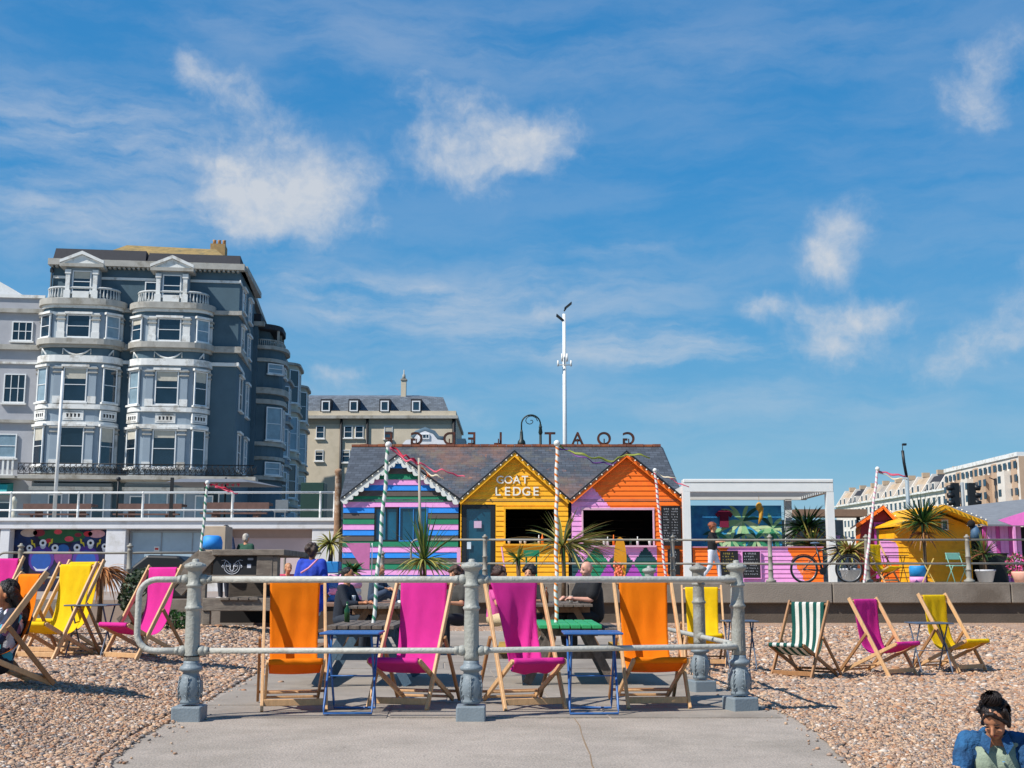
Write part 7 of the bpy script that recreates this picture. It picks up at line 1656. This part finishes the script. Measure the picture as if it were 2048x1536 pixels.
for s in (-1,1): m.hexa([(s*.03,n_.y-.075,n_.z-.02),(s*.075,n_.y-.03,n_.z+.015),(s*.098,n_.y-.085,n_.z-.055),(s*.055,n_.y-.115,n_.z-.11),(s*.03,n_.y-.085,n_.z-.015),(s*.075,n_.y-.035,n_.z+.022),(s*.10,n_.y-.093,n_.z-.050),(s*.055,n_.y-.124,n_.z-.106)])
m.tube([(-.085,n_.y,n_.z-.0),(-.05,n_.y+.06,n_.z+.02),(0,n_.y+.08,n_.z+.025),(.05,n_.y+.06,n_.z+.02),(.085,n_.y,n_.z)],.022,8); m.build('collar',mj,jk)
# left: woman reclining in the orange deckchair
x=(2-1024)/F*10.45; wz=on(x,10.45)
person('woman with long black hair and patterned jacket reclining in the orange deckchair',(x-.02,10.36,wz-.05),R(-50),'recline',skin='b5764f',hair='120e0e',hs='long',top='3a4260',sleeve=1.7,bot='23262e',leg=1.0,near=True,headm=(R(-4),R(-8)),top_extra=-.002)
# the patterned cloth: navy ground with pale and cyan flowers
pm_=MATS['cloth_3a4260']; nt=pm_.node_tree; N=nt.nodes; L=nt.links; b_=N['Principled BSDF']; old=b_.inputs['Base Color'].links[0].from_socket
tc_=N.new('ShaderNodeTexCoord'); v_=N.new('ShaderNodeTexVoronoi'); v_.inputs['Scale'].default_value=17; L.new(tc_.outputs['Object'],v_.inputs['Vector'])
sp_=N.new('ShaderNodeSeparateColor'); L.new(v_.outputs['Color'],sp_.inputs[0]); r_=N.new('ShaderNodeValToRGB'); r_.color_ramp.interpolation='CONSTANT'
for q_,c_ in ((0,'1b2236'),(.42,'c9ccd4'),(.62,'1f2b46'),(.8,'3aa0b8'),(.9,'8a5a78')):
    e_=r_.color_ramp.elements.new(q_) if q_ else r_.color_ramp.elements[0]; e_.position=q_; e_.color=(*lin(c_),1)
L.new(sp_.outputs[0],r_.inputs[0]); L.new(r_.outputs[0],b_.inputs['Base Color'])
# behind the railing
def at_(px,Y,z): return ((px-1024)/F*Y,Y,z)
person('curly haired person in a cobalt blue tunic and striped shorts, seen from behind',at_(628,20,.0),R(170),'stand',skin=SK3,hair='3a2a20',hs='curly',top='1f3fae',sleeve=1.8,bot='a9b0b8',leg=.42,sc=.97,skirt=.70,top_extra=.02)
b=MB(); y_=19.8; b.tube([(at_(607,y_,0)[0],y_,P(607,1146,y_).z),(at_(623,y_,0)[0],y_-.02,P(623,1136,y_).z),(at_(640,y_,0)[0],y_-.0,P(640,1118,y_).z)],.018,6); tag(b.build('shoulder_strap',pm('strap_pink','d890a8')),'pink bag strap across the blue tunic','strap')
person('curly haired woman in a pink top sitting at the picnic table',at_(992,18.6,.0),R(60),'sit',skin=SK1,hair='3a2018',hs='curly',top='d6559a',sleeve=.6,bot='c8b08a',sc=1.0)
person('dark haired woman in black sitting across from the pink top',at_(1062,19.4,.0),R(-20),'sit',skin=SK1,hair='17100e',hs='curly',top='17191c',sleeve=1.0,bot='1e2a30',sc=1.02)
person('bald man in a black shirt leaning on the picnic table',at_(1182,18.6,.02),R(-62),'sit',skin='d09a84',hs='bald',top='121316',sleeve=.7,bot='1a1c20',sc=1.06,headm=(R(8),0),top_extra=.03)
person('person in jeans sitting on the timber deck by the green striped pole',at_(752,25.2,.58),R(70),'ground',skin=SK1,hair='c9bfa8',top='39495c',sleeve=1.6,bot='2f3e55',sc=.95)
person('small figure in a coral pink top beyond the blue tunic',at_(578,26.6,.60),R(30),'ground',skin=SK1,hair='c08a60',top='d84a6a',sleeve=.8,bot='d84a6a',sc=.95)
person('dark haired man in a patterned shirt behind the timber stand',at_(455,26.9,.62),R(-30),'stand',skin=SK2,hair='15100e',top='4a5570',sleeve=.8,bot='2a2e38',sc=.97)
person('person in a green shirt and pale cap behind the timber stand',at_(496,26.9,.62),R(160),'stand',skin=SK1,hair='b9b0a4',top='1f4a3a',sleeve=.8,bot='2a2e38',sc=.86)
person('auburn haired person in black top and white trousers walking past pergola',at_(1421,33.8,.985),R(62),'walk',skin=SK1,hair='8a4a2c',hs='curly',top='141417',sleeve=1.0,bot='c9cdd8',sc=.97)

m=MB()
for k in range(5): m.lathe([(.009,0),(.009,.004)],(.035,-.175+.004*k,.44-.075*k),8)
m.build('buttons',mat('denim_seam','5f9cc8',.8,.1),jk)

person('dark clothed man sitting left of the brown grey picnic table',at_(690,18.4,.0),R(75),'sit',skin=SK2,hair='1a1310',top='1d2430',sleeve=1.6,bot='27303c')
person('figure in a black and cream top sitting just left of the middle railing post',at_(918,18.8,.0),R(-40),'sit',skin=SK1,hair='4a3020',hs='curly',top='3a3834',sleeve=.7,bot='20242a')
